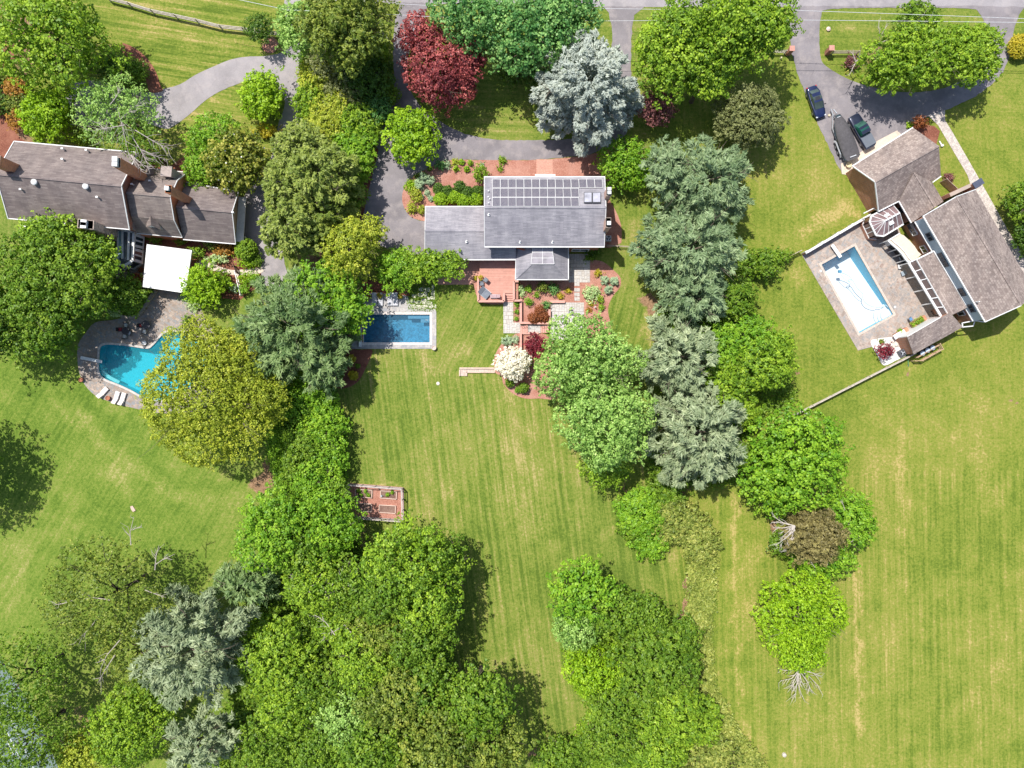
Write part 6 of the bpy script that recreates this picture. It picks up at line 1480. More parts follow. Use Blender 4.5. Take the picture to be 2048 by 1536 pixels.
def tree(name, label, cat, px, py, r, H, kind, pal, group=None, ry=None, hc=None, rz_=None, bark=None, trunk=True, tr=.22, zbase=0.0, nlimb=8, extra=None, show=False, **kw):
    """crown centre seen at px, py; r = radius in photo pixels; H = top height"""
    seed[0] += 1; rng = np.random.default_rng(seed[0])
    Rz = rz_ if rz_ else min(H * .48, r * S * .85); hc = hc if hc else H - Rz
    k = S * (1 - hc / HC); R = (r * k, (ry or r) * k, Rz); c = P(px, py, hc)
    base = Vector((c.x, c.y, zbase))
    T = thing(name, base, label, cat, group)
    b, args, tr0 = SPEC[kind]; args = dict(args); args.update(kw)
    f = crown_broad if b == 'b' else crown_pine
    big = max(R[0], R[1])
    if b == 'b' and big < 1.6: args['cl'] = max(.22, args['cl'] * (.45 + big * .3)); args['leaf'] = max(.10, args['leaf'] * (.55 + big * .25)); args['nl'] = max(4, int(args['nl'] * .7))
    if b == 'b' and big > 5.5 and 'nl' not in kw: args['nl'] = int(args['nl'] * (big / 5.5) ** 1.3)
    if b == 'b' and big > 5.5: args['lr'] = args['lr'] * (5.5 / big) ** .5
    p, n, s, t_, ax = f(rng, tuple(c), R, **args)
    me = leaf_mesh('crown', p, n, s, args.get('asp', 1.25), t_, rng, ax, tuple(base))
    cr = link('crown' if H > 2.2 else 'foliage', me, leafm(pal, tr), T)
    if trunk:
        m = MB(base); r0 = min(tr0, .035 * H + .02) if H > 2 else .05
        tubes(m, limbs(rng, base, tuple(c), R, nlimb if big > 1.5 else 4, r0, 3 if big > 3 else 1)); m.build('trunk', bark or BARK, T, smooth=True)
    if extra: extra(T, base, c, R, rng)
    return T
def dead(T, base, starts, mat=BARKW, n=3, rng=None, r=.06, spread=.5):
    """bleached branches: list of (start px,py,h) -> (end px,py,h)"""
    for (a, b) in starts:
        m = MB(base)
        A = P(*a); B = P(*b); L = (B - A).length
        mid = lerp(A, B, .5) + Vector((rng.normal(0, .06), rng.normal(0, .06), .05)) * L
        m.tube([A, mid, B], [r, r * .7, r * .25], 5, cap=False)
        for k in range(n):
            t_ = rng.uniform(.25, .95); s_ = lerp(mid, B, t_ * 2 - 1) if t_ > .5 else lerp(A, mid, t_ * 2); d = (B - A).normalized(); side = Vector((-d.y, d.x, 0)) * rng.choice([-1, 1]) * rng.uniform(.3, .9)
            e = s_ + (d + side + Vector((0, 0, rng.uniform(-.2, .4)))) * L * rng.uniform(.15, .38); mm = lerp(s_, e, .5) + Vector((rng.normal(0, .05), rng.normal(0, .05), 0)) * L
            m.tube([s_, mm, e], [r * .5, r * .35, r * .12], 4, cap=False)
        m.build('dead_branch', mat, T)
def deadstar(T, base, a, ends, rng, mat=BARKW, r=.06, n=4): return dead(T, base, [(a, e) for e in ends], mat, n, rng, r)
# ---- large trees: name, label, px, py, r, H, kind, palette, options
G1 = 'trees in the north west corner'; G2 = 'hedgerow trees between the two driveways'; G3 = 'trees in the southern wood'; G4 = 'trees east of the central lawn'
def t(*a, **k): return tree(*a[:2], 'tree', *a[2:], **k)
def s(*a, **k): return tree(a[0], a[1], 'shrub', *a[2:], trunk=False, **k)
# north west
t('maple_tree', 'large bright green maple filling the top left corner', 112, 82, 118, 13, 'maple', 'maple', irr=.1, ry=96, group=G1, rz_=5.5)
t('small_tree', 'lime green tree just above the brown roof on the far left', 100, 228, 56, 6.5, 'round', 'lime', group=G1)
def crab_extra(T, b, c, R, rng):
    dead(T, b, [((215, 215, 8), (200, 290, 7)), ((235, 215, 8.5), (262, 330, 8)), ((262, 270, 8), (300, 340, 8)), ((270, 260, 8), (345, 300, 7.5)), ((220, 210, 8.6), (240, 178, 8.5)), ((285, 300, 8), (338, 322, 7)), ((250, 250, 8.8), (180, 262, 8)), ((240, 240, 8.6), (290, 200, 8.6)), ((262, 310, 8.3), (285, 345, 8.2)), ((262, 310, 8.3), (270, 350, 8.2)), ((262, 310, 8.3), (300, 338, 8.2))], m_bark('grey_twigs', (.44, .39, .36)), 14, rng, .06)
t('old_tree', 'half bare old tree with grey twigs leaning over the brown roof', 243, 232, 82, 9.5, 'sparse', 'pale', group=G1, ry=72, extra=crab_extra, dens=.8, drop=.3)
t('small_tree', 'sparse leafy tree reaching toward the first brick chimney', 290, 300, 42, 8, 'sparse', 'mid', group=G1, dens=.9)
s('shrub', 'dark green shrub inside the crescent mulch bed', 265, 145, 34, 2.6, 'shrub', 'mid', ry=28)
s('shrub', 'dark shrub in the shade under the big corner maple', 225, 135, 30, 2.2, 'shrub', 'dark')
for x, y, r, pal, lb in ((22, 148, 22, 'olive', 'olive brown shrub highest on the far left mulch bed'), (34, 178, 24, 'orange', 'brownish orange shrub in the middle of the far left bed'), (36, 208, 24, 'olive', 'olive shrub above the orange one on the left edge bed'), (38, 240, 22, 'orange', 'rust tinted orange shrub nearest the brown roof corner'), (-4, 208, 26, 'dark', 'dark green shrub cut by the left edge above the brown roof'), (-8, 150, 26, 'dark', 'dark green shrub cut by the left edge beside the maple'), (165, 280, 16, 'maple', 'small green shrub tight against the brown roof eave'), (80, 283, 12, 'mid', 'low green shrub between lime tree and brown roof')):
    s('shrub', lb, x, y, r, 2.4, 'shrub', pal)
t('crape_myrtle', 'small dark green tree in a round mulch ring by the rail fence', 521, 58, 30, 4.8, 'shrub', 'dark', rz_=1.6)
t('lime_tree', 'lime green tree on the lawn beside the pale driveway', 527, 192, 44, 5.6, 'round', 'lime', ry=50)
s('hedge', 'low orange green hedge below the lime green tree', 532, 262, 34, 1.5, 'shrub', 'gold', ry=13, rz_=.7, nl=12)
t('small_tree', 'bright green tree left of the white flecked magnolia', 432, 290, 60, 6, 'soft', 'bright', ry=58)
t('small_tree', 'round bright green tree touching the low brown garage', 402, 343, 34, 5, 'soft', 'bright')
def mag(T, b, c, R, rng):
    m = MB(b)
    for _ in range(16): d = Vector((rng.normal(), rng.normal(), abs(rng.normal()) + .3)).normalized(); q = c + Vector((d.x * R[0], d.y * R[1], d.z * R[2])) * .98; m.lathe(q, [(.04, -.05), (.13, .02), (.1, .08), (.02, .05)], 6)
    m.build('blossom', m_plain('magnolia_blossom', (.8, .76, .68), .8), T)
t('magnolia_tree', 'glossy magnolia with white blossoms beside the low brown garage', 481, 322, 62, 8, 'oak', 'magn', ry=62, extra=mag, leaf=.26)
# hedgerow
t('tall_tree', 'tall brownish green tree at the top of the hedgerow', 690, 66, 86, 15, 'bare', 'olive', ry=78, group=G2, dens=1.1, leaf=.17, fill=.3)
t('small_tree', 'light feathery tree beside the rail fence end', 600, 60, 42, 8, 'feather', 'pale', ry=56, group=G2)
def tw(T, b, c, R, rng): dead(T, b, [((706, 25, 10), (790, 5, 10)), ((706, 25, 10), (740, 45, 9)), ((740, 10, 10), (760, 75, 9)), ((745, 60, 9), (780, 72, 9))], BARKP, 3, rng, .08)
t('twisted_tree', 'yellow green tree with pale twisted limbs by the wires', 752, 32, 54, 10, 'sparse', 'olive', group=G2, ry=46, extra=tw)
for x, y, r, H, pal, kd, lb in ((645, 150, 42, 4.5, 'yellow', 'feather', 'yellow green bamboo like shrub left in the hedgerow'), (735, 150, 52, 6, 'dark', 'soft', 'dark green shrub right in the hedgerow by the asphalt'), (690, 185, 46, 5, 'twig', 'bare', 'brown twiggy shrub in the hedgerow centre'), (625, 205, 36, 4, 'maple', 'feather', 'arching green shrub left of the twiggy one'), (668, 222, 44, 4.5, 'yellow', 'feather', 'yellowish arching shrub below the twiggy one'), (755, 222, 32, 3.8, 'bluegreen', 'shrub', 'blue green shrub bulging over the asphalt drive'), (716, 250, 46, 4.5, 'maple', 'feather', 'yellow green shrub above the lime drive tree'), (700, 290, 48, 4.5, 'bright', 'feather', 'bright green shrub nearest the dark mulch strip'), (655, 255, 40, 4.5, 'yellow', 'feather', 'yellow tipped shrub beside the hemlocks'), (775, 190, 25, 3, 'mid', 'shrub', 'small green shrub at the narrowest part of the asphalt drive'), (718, 335, 30, 3, 'bright', 'shrub', 'small bright shrub on the dark mulch strip'), (740, 95, 40, 5, 'maple', 'soft', 'green shrub under the twisted tree'), (700, 390, 34, 4, 'mid', 'shrub', 'mid green shrub low on the dark mulch strip'), (655, 120, 40, 7, 'twig', 'bare', 'pale twiggy shrub under the tall brownish tree')):
    t('hedge_shrub', lb, x, y, r, H, kd, pal, group=G2)
t('hemlock_tree', 'olive hemlock highest on the hedgerow row', 606, 300, 60, 10, 'hem', 'hemlock', group=G2)
t('hemlock_tree', 'largest olive hemlock in the middle of the hedgerow', 640, 355, 76, 12, 'hem', 'hemlock', group=G2)
t('hemlock_tree', 'olive hemlock overhanging the west court', 570, 375, 50, 10, 'hem', 'hemlock', group=G2, ry=60)
t('hemlock_tree', 'drooping olive hemlock above the pinkish parking court', 582, 450, 64, 11, 'hem', 'hemlock', group=G2, ry=70)
t('hemlock_tree', 'dark hemlock left of the yellow maple', 645, 430, 48, 9, 'hem', 'olive', group=G2, ry=56)
t('yellow_maple', 'yellow green maple between hemlocks and the crabapple', 702, 498, 56, 9, 'soft', 'yellow', group=G2, ry=62)
t('yellow_maple', 'small yellow green maple spilling onto the asphalt court', 745, 462, 27, 7, 'soft', 'yellow', group=G2)
t('green_maple', 'rounded bright green maple west of the blue pool', 648, 600, 78, 9, 'maple', 'bright', ry=74)
t('green_maple', 'bright green maple just above the blue pool corner', 700, 628, 42, 8, 'maple', 'bright', ry=42)
t('crabapple_tree', 'light green crabapple over the brick terrace', 862, 532, 68, 4.6, 'feather', 'maple', ry=33, rz_=1.3)
t('crabapple_tree', 'green crabapple between yellow maple and loungers', 794, 540, 42, 4.6, 'feather', 'bright', ry=38)
t('white_pine', 'large blue green pine below the parking court', 590, 655, 110, 14, 'pine', 'greenpine', ry=104, levels=8)
t('white_pine', 'blue green pine at the corner of the mulch bed', 645, 735, 50, 10, 'pine', 'greenpine', ry=52)
t('golden_tree', 'huge yellow green tree leaning over the turquoise pool', 418, 800, 136, 12, 'fine', 'yellow', ry=134, rz_=4.5, irr=.16, spray=.3)
t('golden_tree', 'upper yellow green tree spreading over the pool end', 425, 710, 78, 10, 'fine', 'yellow', ry=66, rz_=3)
t('golden_tree', 'yellow green tree right beside the blue green pine', 525, 790, 50, 9, 'fine', 'yellow', ry=52)
t('oak_tree', 'large green oak left of the white canopy', 108, 560, 118, 12, 'oak', 'mid', ry=112, rz_=5)
t('oak_tree', 'green oak spreading over the patio west end', 85, 645, 82, 10, 'oak', 'mid', ry=72)
t('oak_tree', 'light green oak crown touching the brown roof', 118, 478, 62, 10, 'oak', 'maple', ry=48)
t('oak_tree', 'small green oak crown next to the sunroom', 205, 525, 34, 8, 'oak', 'maple', ry=50)
t('small_tree', 'dark green rounded tree inside the curved stone wall', 252, 590, 42, 4.5, 'soft', 'mid', ry=38)
t('small_tree', 'lime green tree right of the white canopy', 408, 570, 40, 5, 'soft', 'lime', ry=46)
s('shrub', 'round green shrub right of the lime canopy tree', 447, 562, 20, 1.8, 'shrub', 'maple'); s('shrub', 'small blue green ball shrub by the white railed fence', 468, 577, 9, 1.1, 'shrub', 'sage')
s('hosta', 'pale grey green hosta under the lime canopy tree', 388, 612, 14, .7, 'shrub', 'hosta'); s('hosta', 'small sage hosta at the canopy corner', 368, 595, 12, .6, 'shrub', 'sage', ry=8)
s('topiary_ball', 'clipped green topiary ball beside the low brown garage', 493, 500, 19, 2.6, 'shrub', 'maple', nl=3, lr=.9, bump=.05, leaf=.12, cl=.3, dens=1.7, drop=0, spray=0, rz_=1.3)
for x, y, r, ry, pal, lb in ((313, 480, 12, 8, 'mid', 'round shrub between brown roof and white canopy'), (362, 483, 11, 9, 'mid', 'shrub at the upper right corner of the white canopy'), (392, 505, 17, 15, 'maple', 'leafy green shrub right of the white canopy edge'), (448, 498, 24, 18, 'orange', 'orange tipped shrub below the low brown garage'), (425, 490, 14, 12, 'olive', 'olive shrub left of the orange tipped one'), (434, 518, 28, 9, 'hosta', 'pale variegated ground shrub above the curving path'), (494, 526, 20, 11, 'lime', 'yellow green groundcover shrub below the topiary ball'), (512, 519, 12, 14, 'mid', 'narrow green shrub right of the topiary ball'), (492, 557, 15, 14, 'lime', 'pale lime shrub below the garden path'), (510, 557, 12, 14, 'bright', 'bright green shrub below the garden path near the court'), (486, 578, 11, 12, 'bright', 'green shrub at the foot of the white railed fence'), (425, 590, 18, 14, 'mid', 'dark shrub under the lime canopy tree'), (232, 625, 14, 10, 'hosta', 'pale shrub at the foot of the curved stone wall'), (272, 560, 14, 14, 'rust', 'rust red shrub left of the white canopy'), (300, 578, 12, 8, 'dark', 'dark shrub under the lower canopy edge'), (375, 640, 14, 10, 'mid', 'green shrub hidden beside the golden tree'), (62, 480, 14, 12, 'mid', 'green shrub behind the white pergola')):
    s('shrub', lb, x, y, r, 1.5, 'shrub', pal, ry=ry, rz_=min(.8, r * S * .8))
# between lawns, south of the pine
for x, y, r, H, pal, lb in ((585, 800, 42, 4.5, 'bright', 'green shrub mass just below the big pine'), (640, 810, 36, 4, 'bright', 'green shrub right of the golden tree shade'), (650, 862, 48, 5, 'bright', 'bright rounded hedge tree by the lawn edge'), (612, 905, 44, 5, 'mid', 'mid green hedge tree left of the lawn'), (655, 920, 40, 4.5, 'bright', 'bright hedge tree above the vegetable garden'), (632, 965, 52, 6, 'bright', 'bright green tree left of the vegetable garden'), (598, 860, 34, 4, 'mid', 'mid green shrub in the dark gap by the golden tree'), (675, 985, 24, 5, 'mid', 'small tree touching the garden fence'), (580, 985, 34, 4, 'mid', 'mid green shrub at the west lawn corner'), (645, 770, 28, 3, 'dark', 'dark shrub behind the dark red mulch bed'), (620, 770, 30, 4, 'bright', 'bright shrub under the big pine'), (600, 945, 36, 4, 'mid', 'leafy shrub west of the bright garden tree')):
    t('hedge_tree', lb, x, y, r, H, 'soft', pal, group='hedge trees along the west side of the central lawn')
# southern wood
W = [
 ('broad_tree', 'rounded green tree by the west lawn edge', 548, 1060, 68, 9, 'oak', 'bright', 76), ('broad_tree', 'rounded green tree left of the vegetable garden', 655, 1052, 66, 9.5, 'oak', 'bright', 74), ('broad_tree', 'green tree below the two rounded ones', 610, 1105, 50, 8.5, 'oak', 'mid', 44),
 ('broad_tree', 'big yellow green tree right below the vegetable garden', 815, 1120, 92, 11, 'oak', 'maple', 74), ('broad_tree', 'dark tipped tree at the lawn edge below the garden', 893, 1120, 44, 9, 'oak', 'mid', 56), ('broad_tree', 'bright tree in the middle of the wood edge', 855, 1195, 66, 11, 'oak', 'maple', 60), ('broad_tree', 'green tree left of the bright wood edge tree', 765, 1180, 66, 10, 'soft', 'mid', 60),
 ('broad_tree', 'olive tree with yellow blotches in the wood', 770, 1255, 76, 11, 'soft', 'olive', 70), ('broad_tree', 'blue green tree with yellow leaves at the lawn edge', 838, 1275, 72, 11, 'soft', 'mid', 68), ('broad_tree', 'green tree centre of the wood', 735, 1320, 62, 10, 'soft', 'bright', 60), ('broad_tree', 'mid green tree beside the dark shaded lawn', 850, 1370, 66, 12, 'oak', 'mid', 62),
 ('broad_tree', 'olive tree left of the southern point', 790, 1400, 70, 12, 'oak', 'olive', 66), ('broad_tree', 'dark green tree at the southern tip of the wood', 955, 1400, 66, 12, 'oak', 'mid', 66), ('broad_tree', 'dark tree near the bottom beside the lawn point', 985, 1485, 66, 11, 'oak', 'olive', 66), ('broad_tree', 'large green tree on the bottom edge', 880, 1480, 90, 13, 'oak', 'olive', 78), ('broad_tree', 'green tree with blue tint on the bottom edge', 760, 1490, 86, 12, 'oak', 'mid', 70), ('broad_tree', 'pale green tree above the bottom edge', 690, 1440, 62, 11, 'soft', 'pale', 60),
 ('broad_tree', 'leafy tree with bare twigs in the wood', 640, 1165, 66, 9, 'soft', 'bright', 56), ('broad_tree', 'green tree with grey twigs under the rounded pair', 700, 1170, 46, 8, 'sparse', 'mid', 60), ('broad_tree', 'yellow sprayed tree right of the grey pine', 560, 1310, 76, 11, 'feather', 'maple', 80), ('broad_tree', 'bright green tree in the inner wood', 640, 1370, 66, 9, 'soft', 'bright', 62), ('broad_tree', 'green tree near the dark gap', 585, 1400, 60, 9, 'soft', 'bright', 66), ('broad_tree', 'shaded tree by the dark hollow', 640, 1270, 60, 7, 'soft', 'mid', 54), ('broad_tree', 'bright tree at bottom left of the wood', 540, 1485, 66, 9, 'soft', 'mid', 56), ('broad_tree', 'dense tree at the bottom edge centre left', 640, 1500, 54, 9, 'soft', 'mid', 60), ('broad_tree', 'feathered green tree below the twiggy one', 690, 1250, 46, 8, 'feather', 'bright', 50)]
for wi, (nm, lb, x, y, r, H, kd, pal, ry) in enumerate(W):
    ex = None
    if 'twig' in lb: ex = (lambda X, Y: (lambda T, b, c, R, rng: dead(T, b, [((X, Y, 8.5), (X + 30, Y + 35, 8.5)), ((X, Y, 8.5), (X - 45, Y + 20, 8)), ((X - 20, Y + 20, 8.5), (X - 60, Y - 20, 8.3)), ((X + 20, Y + 10, 8.5), (X + 45, Y - 25, 8.3))], BARKW, 6, rng, .06)))(x, y)
    t(nm, lb, x, y, r * 1.03, H + (2.6, .3, 1.5)[wi % 3], kd, ('mid', 'maple', 'olive', 'dark')[wi % 4] if pal == 'bright' and y > 1150 else pal, group=G3, ry=ry * 1.03, extra=ex)
t('dark_pine', 'dark green pine above the grey pine', 500, 1165, 66, 10, 'pine', 'greenpine', ry=44, group=G3)
t('grey_pine', 'big grey green pine in the lower left wood', 392, 1290, 106, 17, 'pine', 'greypine', ry=118, group=G3, levels=8, dens=1.2, lift=.3)
t('grey_pine', 'grey green pine cut by the bottom edge', 400, 1490, 66, 13, 'pine', 'greypine', ry=58, group=G3)
def sp(T, b, c, R, rng):
    dead(T, b, [((262, 1090, 12), (268, 1033, 12)), ((265, 1060, 12), (284, 1052, 12)), ((310, 1130, 12), (350, 1108, 12)), ((310, 1140, 12), (318, 1090, 12)), ((290, 1180, 12), (332, 1195, 12)), ((200, 1230, 12), (150, 1285, 12)), ((150, 1200, 12), (110, 1210, 12)), ((240, 1280, 12), (200, 1340, 11)), ((230, 1310, 11), (195, 1367, 10)), ((220, 1200, 13), (160, 1180, 12))], BARKP, 5, rng, .07)
t('sparse_oak', 'tall thin leaved oak over the west lawn', 215, 1190, 120, 14, 'sparse', 'olive', ry=112, group=G3, rz_=4.5, extra=sp, bark=BARKD, dens=.75)
t('sparse_oak', 'thin leaved oak left of the grey pine', 270, 1300, 62, 11, 'sparse', 'olive', ry=60, group=G3, bark=BARKD)
t('sparse_oak', 'dark branched oak over the tennis court', 55, 1350, 95, 13, 'sparse', 'mid', ry=90, group=G3, bark=BARKD, dens=.75)
t('sparse_oak', 'blue green oak in the bottom left corner', 60, 1470, 96, 13, 'sparse', 'mid', ry=80, group=G3, bark=BARKD)
t('broad_tree', 'bright yellow green tree between court and grey pine', 262, 1450, 86, 9, 'soft', 'maple', ry=76, group=G3)
t('broad_tree', 'yellow green tree at the bottom near the court', 165, 1500, 48, 8, 'soft', 'yellow', ry=46, group=G3)
t('broad_tree', 'small green tree under the thin oaks', 310, 1380, 46, 6, 'soft', 'mid', ry=40, group=G3)
t('oak_tree', 'oak standing just outside the left edge throwing shade on the lawn', -112, 925, 84, 13, 'oak', 'mid', ry=112, drop=.35, spray=.4, bark=BARKD)
t('oak_tree', 'dark oak at the left edge below the big green oak', -28, 640, 60, 11, 'oak', 'dark', ry=90)
# top centre
t('green_maple', 'dark blue green maple at the top centre left', 945, 42, 82, 13, 'maple', 'bluegreen', ry=66)
t('green_maple', 'dark blue green maple above the silver cedar', 1060, 78, 92, 13, 'maple', 'bluegreen', ry=84)
t('green_maple', 'dark blue green maple at the top edge', 1130, 30, 72, 12, 'maple', 'bluegreen', ry=60)
t('broad_tree', 'shaded low tree under the blue green maples', 1035, 140, 46, 5, 'soft', 'dark', ry=30)
t('red_maple', 'large dark red maple beside the asphalt drive', 890, 148, 76, 9.5, 'soft', 'redmaple', ry=72, nl=20)
t('red_maple', 'brighter red maple crown just above the large one', 843, 76, 42, 8.5, 'soft', 'redmaple', ry=42)
t('red_maple', 'red maple limb under the blue green maples', 940, 120, 36, 8, 'soft', 'redmaple', ry=36)
t('blue_cedar', 'big silvery blue cedar at the front of the house', 1172, 178, 106, 14, 'cedar', 'silver', ry=100, levels=9)
t('oak_tree', 'huge bright green oak at the top right of centre', 1430, 80, 126, 15, 'oak', 'maple', ry=88)
t('oak_tree', 'bright green oak crown right of the silver cedar', 1345, 110, 82, 13, 'oak', 'maple', ry=82)
t('oak_tree', 'bright green oak crown above the gate pier', 1520, 50, 66, 14, 'oak', 'maple', ry=66)
t('oak_tree', 'lower limb of bright oak over the shaded lawn', 1410, 160, 46, 10, 'oak', 'maple', ry=42)
t('plum_tree', 'purple leaved plum tree under the bright oak', 1310, 218, 38, 5.5, 'shrub', 'plum', ry=36, nl=14)
t('spiky_tree', 'brown green spiky bare looking tree on the right lawn', 1495, 240, 70, 8.5, 'bare', 'twig', ry=62, nl=26, dens=.9, fill=.25)
t('dark_bush', 'rounded dark green tree at the corner of the solar house', 1250, 330, 54, 5.5, 'soft', 'bright', ry=52, flatn=.2)
t('blue_pine', 'blue green pine highest on the east row', 1410, 370, 94, 13, 'pine', 'pine', ry=88, group=G4)
t('blue_pine', 'blue green pine nearest the dark rounded tree', 1335, 340, 42, 11, 'pine', 'pine', ry=60, group=G4)
t('blue_pine', 'wide blue green pine in the middle of the east row', 1375, 500, 106, 13, 'pine', 'pine', ry=82, group=G4)
t('blue_pine', 'blue green pine between the middle pine and grey one', 1390, 595, 66, 11, 'pine', 'pine', ry=54, group=G4)
t('grey_pine', 'grey green pine beside the light green oak', 1355, 715, 76, 12, 'pine', 'greypine', ry=84, group=G4)
t('grey_pine', 'broad grey pine at the lower end of the east row', 1395, 865, 98, 14, 'pine', 'greypine', ry=108, group=G4, levels=8, lift=.08)
t('oak_tree', 'light green oak covering the bluestone patio corner', 1172, 722, 108, 12, 'soft', 'pale', ry=88, leaf=.22, group=G4)
t('oak_tree', 'light green oak below the patio one', 1215, 850, 102, 14, 'soft', 'pale', ry=84, leaf=.22, group=G4)
t('broad_tree', 'greener tree under the lower light oak', 1210, 938, 52, 7, 'soft', 'maple', ry=38, group=G4)
for x, y, r, ry, H, pal, lb in ((1500, 685, 50, 46, 8, 'bright', 'bright tree east of the pine row near the fence'), (1525, 725, 62, 56, 9, 'maple', 'yellow green tree above the shaded field corner'), (1450, 770, 46, 60, 8, 'maple', 'yellow green tree beside the broad grey pine'), (1470, 600, 38, 40, 6, 'mid', 'mid green tree right of the middle pine'), (1510, 530, 46, 28, 3.5, 'mid', 'vine covered shrub on the wooden fence'), (1550, 515, 26, 14, 2.2, 'mid', 'green vine clump on the fence near the white pool'), (1480, 820, 36, 40, 6, 'maple', 'light green sapling left of the dense round tree'), (1440, 700, 40, 50, 7, 'bright', 'green tree tucked between pines'), (1560, 690, 24, 24, 5, 'maple', 'small yellow green crown at the field corner')):
    t('broad_tree', lb, x, y, r, H, 'feather', pal, group=G4, ry=ry)
t('dense_maple', 'dense rounded green maple at the end of the east row', 1585, 918, 104, 11, 'maple', 'bright', ry=96, group=G4)
t('broad_tree', 'dark green lower crown of the dense maple', 1545, 985, 48, 6, 'maple', 'bright', ry=44, group=G4)
def hd(T, b, c, R, rng):
    dead(T, b, [((1590, 1052, 7.5), (1545 + 4 * i - (i % 3) * 3, 1032 + 12 * i, 6.0)) for i in range(7)] + [((1590, 1060, 7.5), (1550, 1092, 6)), ((1588, 1075, 7), (1562, 1105, 6))], BARKW, 4, rng, .08)
    dead(T, b, [((1696, 1060, 6), (1702, 1035, 6)), ((1700, 1085, 6), (1720, 1070, 6)), ((1690, 1020, 6), (1680, 1000, 6)), ((1655, 1130, 6), (1660, 1110, 6)), ((1630, 1135, 6), (1620, 1120, 6))], BARKP, 4, rng, .05)
t('thinning_tree', 'half brown tree with bleached branches in the field', 1622, 1068, 62, 9, 'bare', 'brown', ry=58, extra=hd, dens=1.1, fill=.3, leaf=.13, cl=.45)
t('thinning_tree', 'green outer crown east of the half brown tree', 1690, 1040, 52, 7, 'feather', 'bright', ry=60)
t('thinning_tree', 'green lower crown below the half brown tree', 1640, 1120, 62, 6, 'feather', 'bright', ry=34)
t('thinning_tree', 'small dark green crown left of the bleached branches', 1562, 1085, 22, 4, 'soft', 'mid', ry=26)
def ds(T, b, c, R, rng): deadstar(T, b, (1598, 1340, 3.0), [(1556, 1340, 3), (1560, 1362, 2.5), (1575, 1385, 2.2), (1590, 1396, 2.2), (1605, 1394, 2.2), (1625, 1388, 2.2), (1640, 1375, 2.5), (1646, 1356, 2.8), (1612, 1380, 2.6), (1582, 1372, 2.6)], rng, BARKW, .07, 6)
t('lime_willow', 'bright lime rounded tree standing alone in the field', 1595, 1225, 88, 9, 'fine', 'lime', ry=82, leaf=.2, extra=ds, irr=.12)
t('lime_willow', 'lime green lower crown above the dead branches', 1600, 1300, 56, 6, 'fine', 'lime', ry=42, leaf=.2)
# southern island of trees
I = [('broad_tree', 'dark pointed tree at the top of the lawn thicket', 1165, 1180, 62, 11, 'maple', 'bright', 58), ('broad_tree', 'pale blue green tree left in the lawn thicket', 1150, 1240, 50, 9, 'soft', 'pale', 52), ('broad_tree', 'mid green tree in the upper lawn thicket', 1225, 1220, 58, 10, 'oak', 'mid', 52), ('broad_tree', 'darker tree right of the upper thicket', 1290, 1230, 44, 9, 'soft', 'mid', 44), ('broad_tree', 'lime green tree on the left of the thicket', 1188, 1335, 66, 9, 'soft', 'lime', 50), ('broad_tree', 'large fine leaved green tree in the thicket centre', 1305, 1320, 84, 11, 'feather', 'mid', 78), ('broad_tree', 'olive tree below the lime thicket tree', 1240, 1400, 62, 9, 'soft', 'mid', 54), ('broad_tree', 'green tree low in the thicket', 1330, 1410, 72, 10, 'feather', 'maple', 62), ('broad_tree', 'light green tree by the field track', 1385, 1440, 54, 5, 'feather', 'maple', 50), ('broad_tree', 'green tree at the bottom of the thicket', 1230, 1470, 60, 8, 'soft', 'mid', 50), ('broad_tree', 'bright shrubby tree on the bottom edge of the thicket', 1310, 1500, 66, 8, 'feather', 'maple', 50), ('broad_tree', 'small tree by the bare earth at the bottom', 1120, 1510, 52, 6, 'soft', 'mid', 40), ('broad_tree', 'low bright tree in the bottom right of the thicket', 1430, 1515, 50, 3.5, 'feather', 'rough', 40), ('broad_tree', 'dark sapling next to the bare earth patch', 1175, 1490, 26, 5, 'soft', 'mid', 30), ('broad_tree', 'leafy tree near the pinkish worn strip', 1362, 1275, 32, 5, 'feather', 'mid', 44)]
for nm, lb, x, y, r, H, kd, pal, ry in I: t(nm, lb, x, y, r, H, kd, pal, group='trees of the thicket at the bottom of the lawn', ry=ry)
for x, y, r, ry, H, pal, lb in ((1280, 1025, 46, 46, 3, 'bright', 'sumac shrub with star shaped fronds by the lawn'), (1350, 1040, 52, 44, 2.4, 'rough', 'yellow green shrub mass right of the sumac'), (1300, 1090, 36, 24, 2, 'bright', 'pointed lower end of the shrub mass'), (1400, 1080, 34, 40, 2, 'rough', 'shrub at the head of the yellow green strip'), (1262, 1050, 24, 28, 2.2, 'mid', 'dark shrub at the left corner of the sumac patch'), (1330, 990, 40, 26, 2.4, 'mid', 'shaded shrub below the broad grey pine')):
    s('sumac_shrub', lb, x, y, r, H, 'feather', pal, ry=ry, group='shrubs below the east tree row')
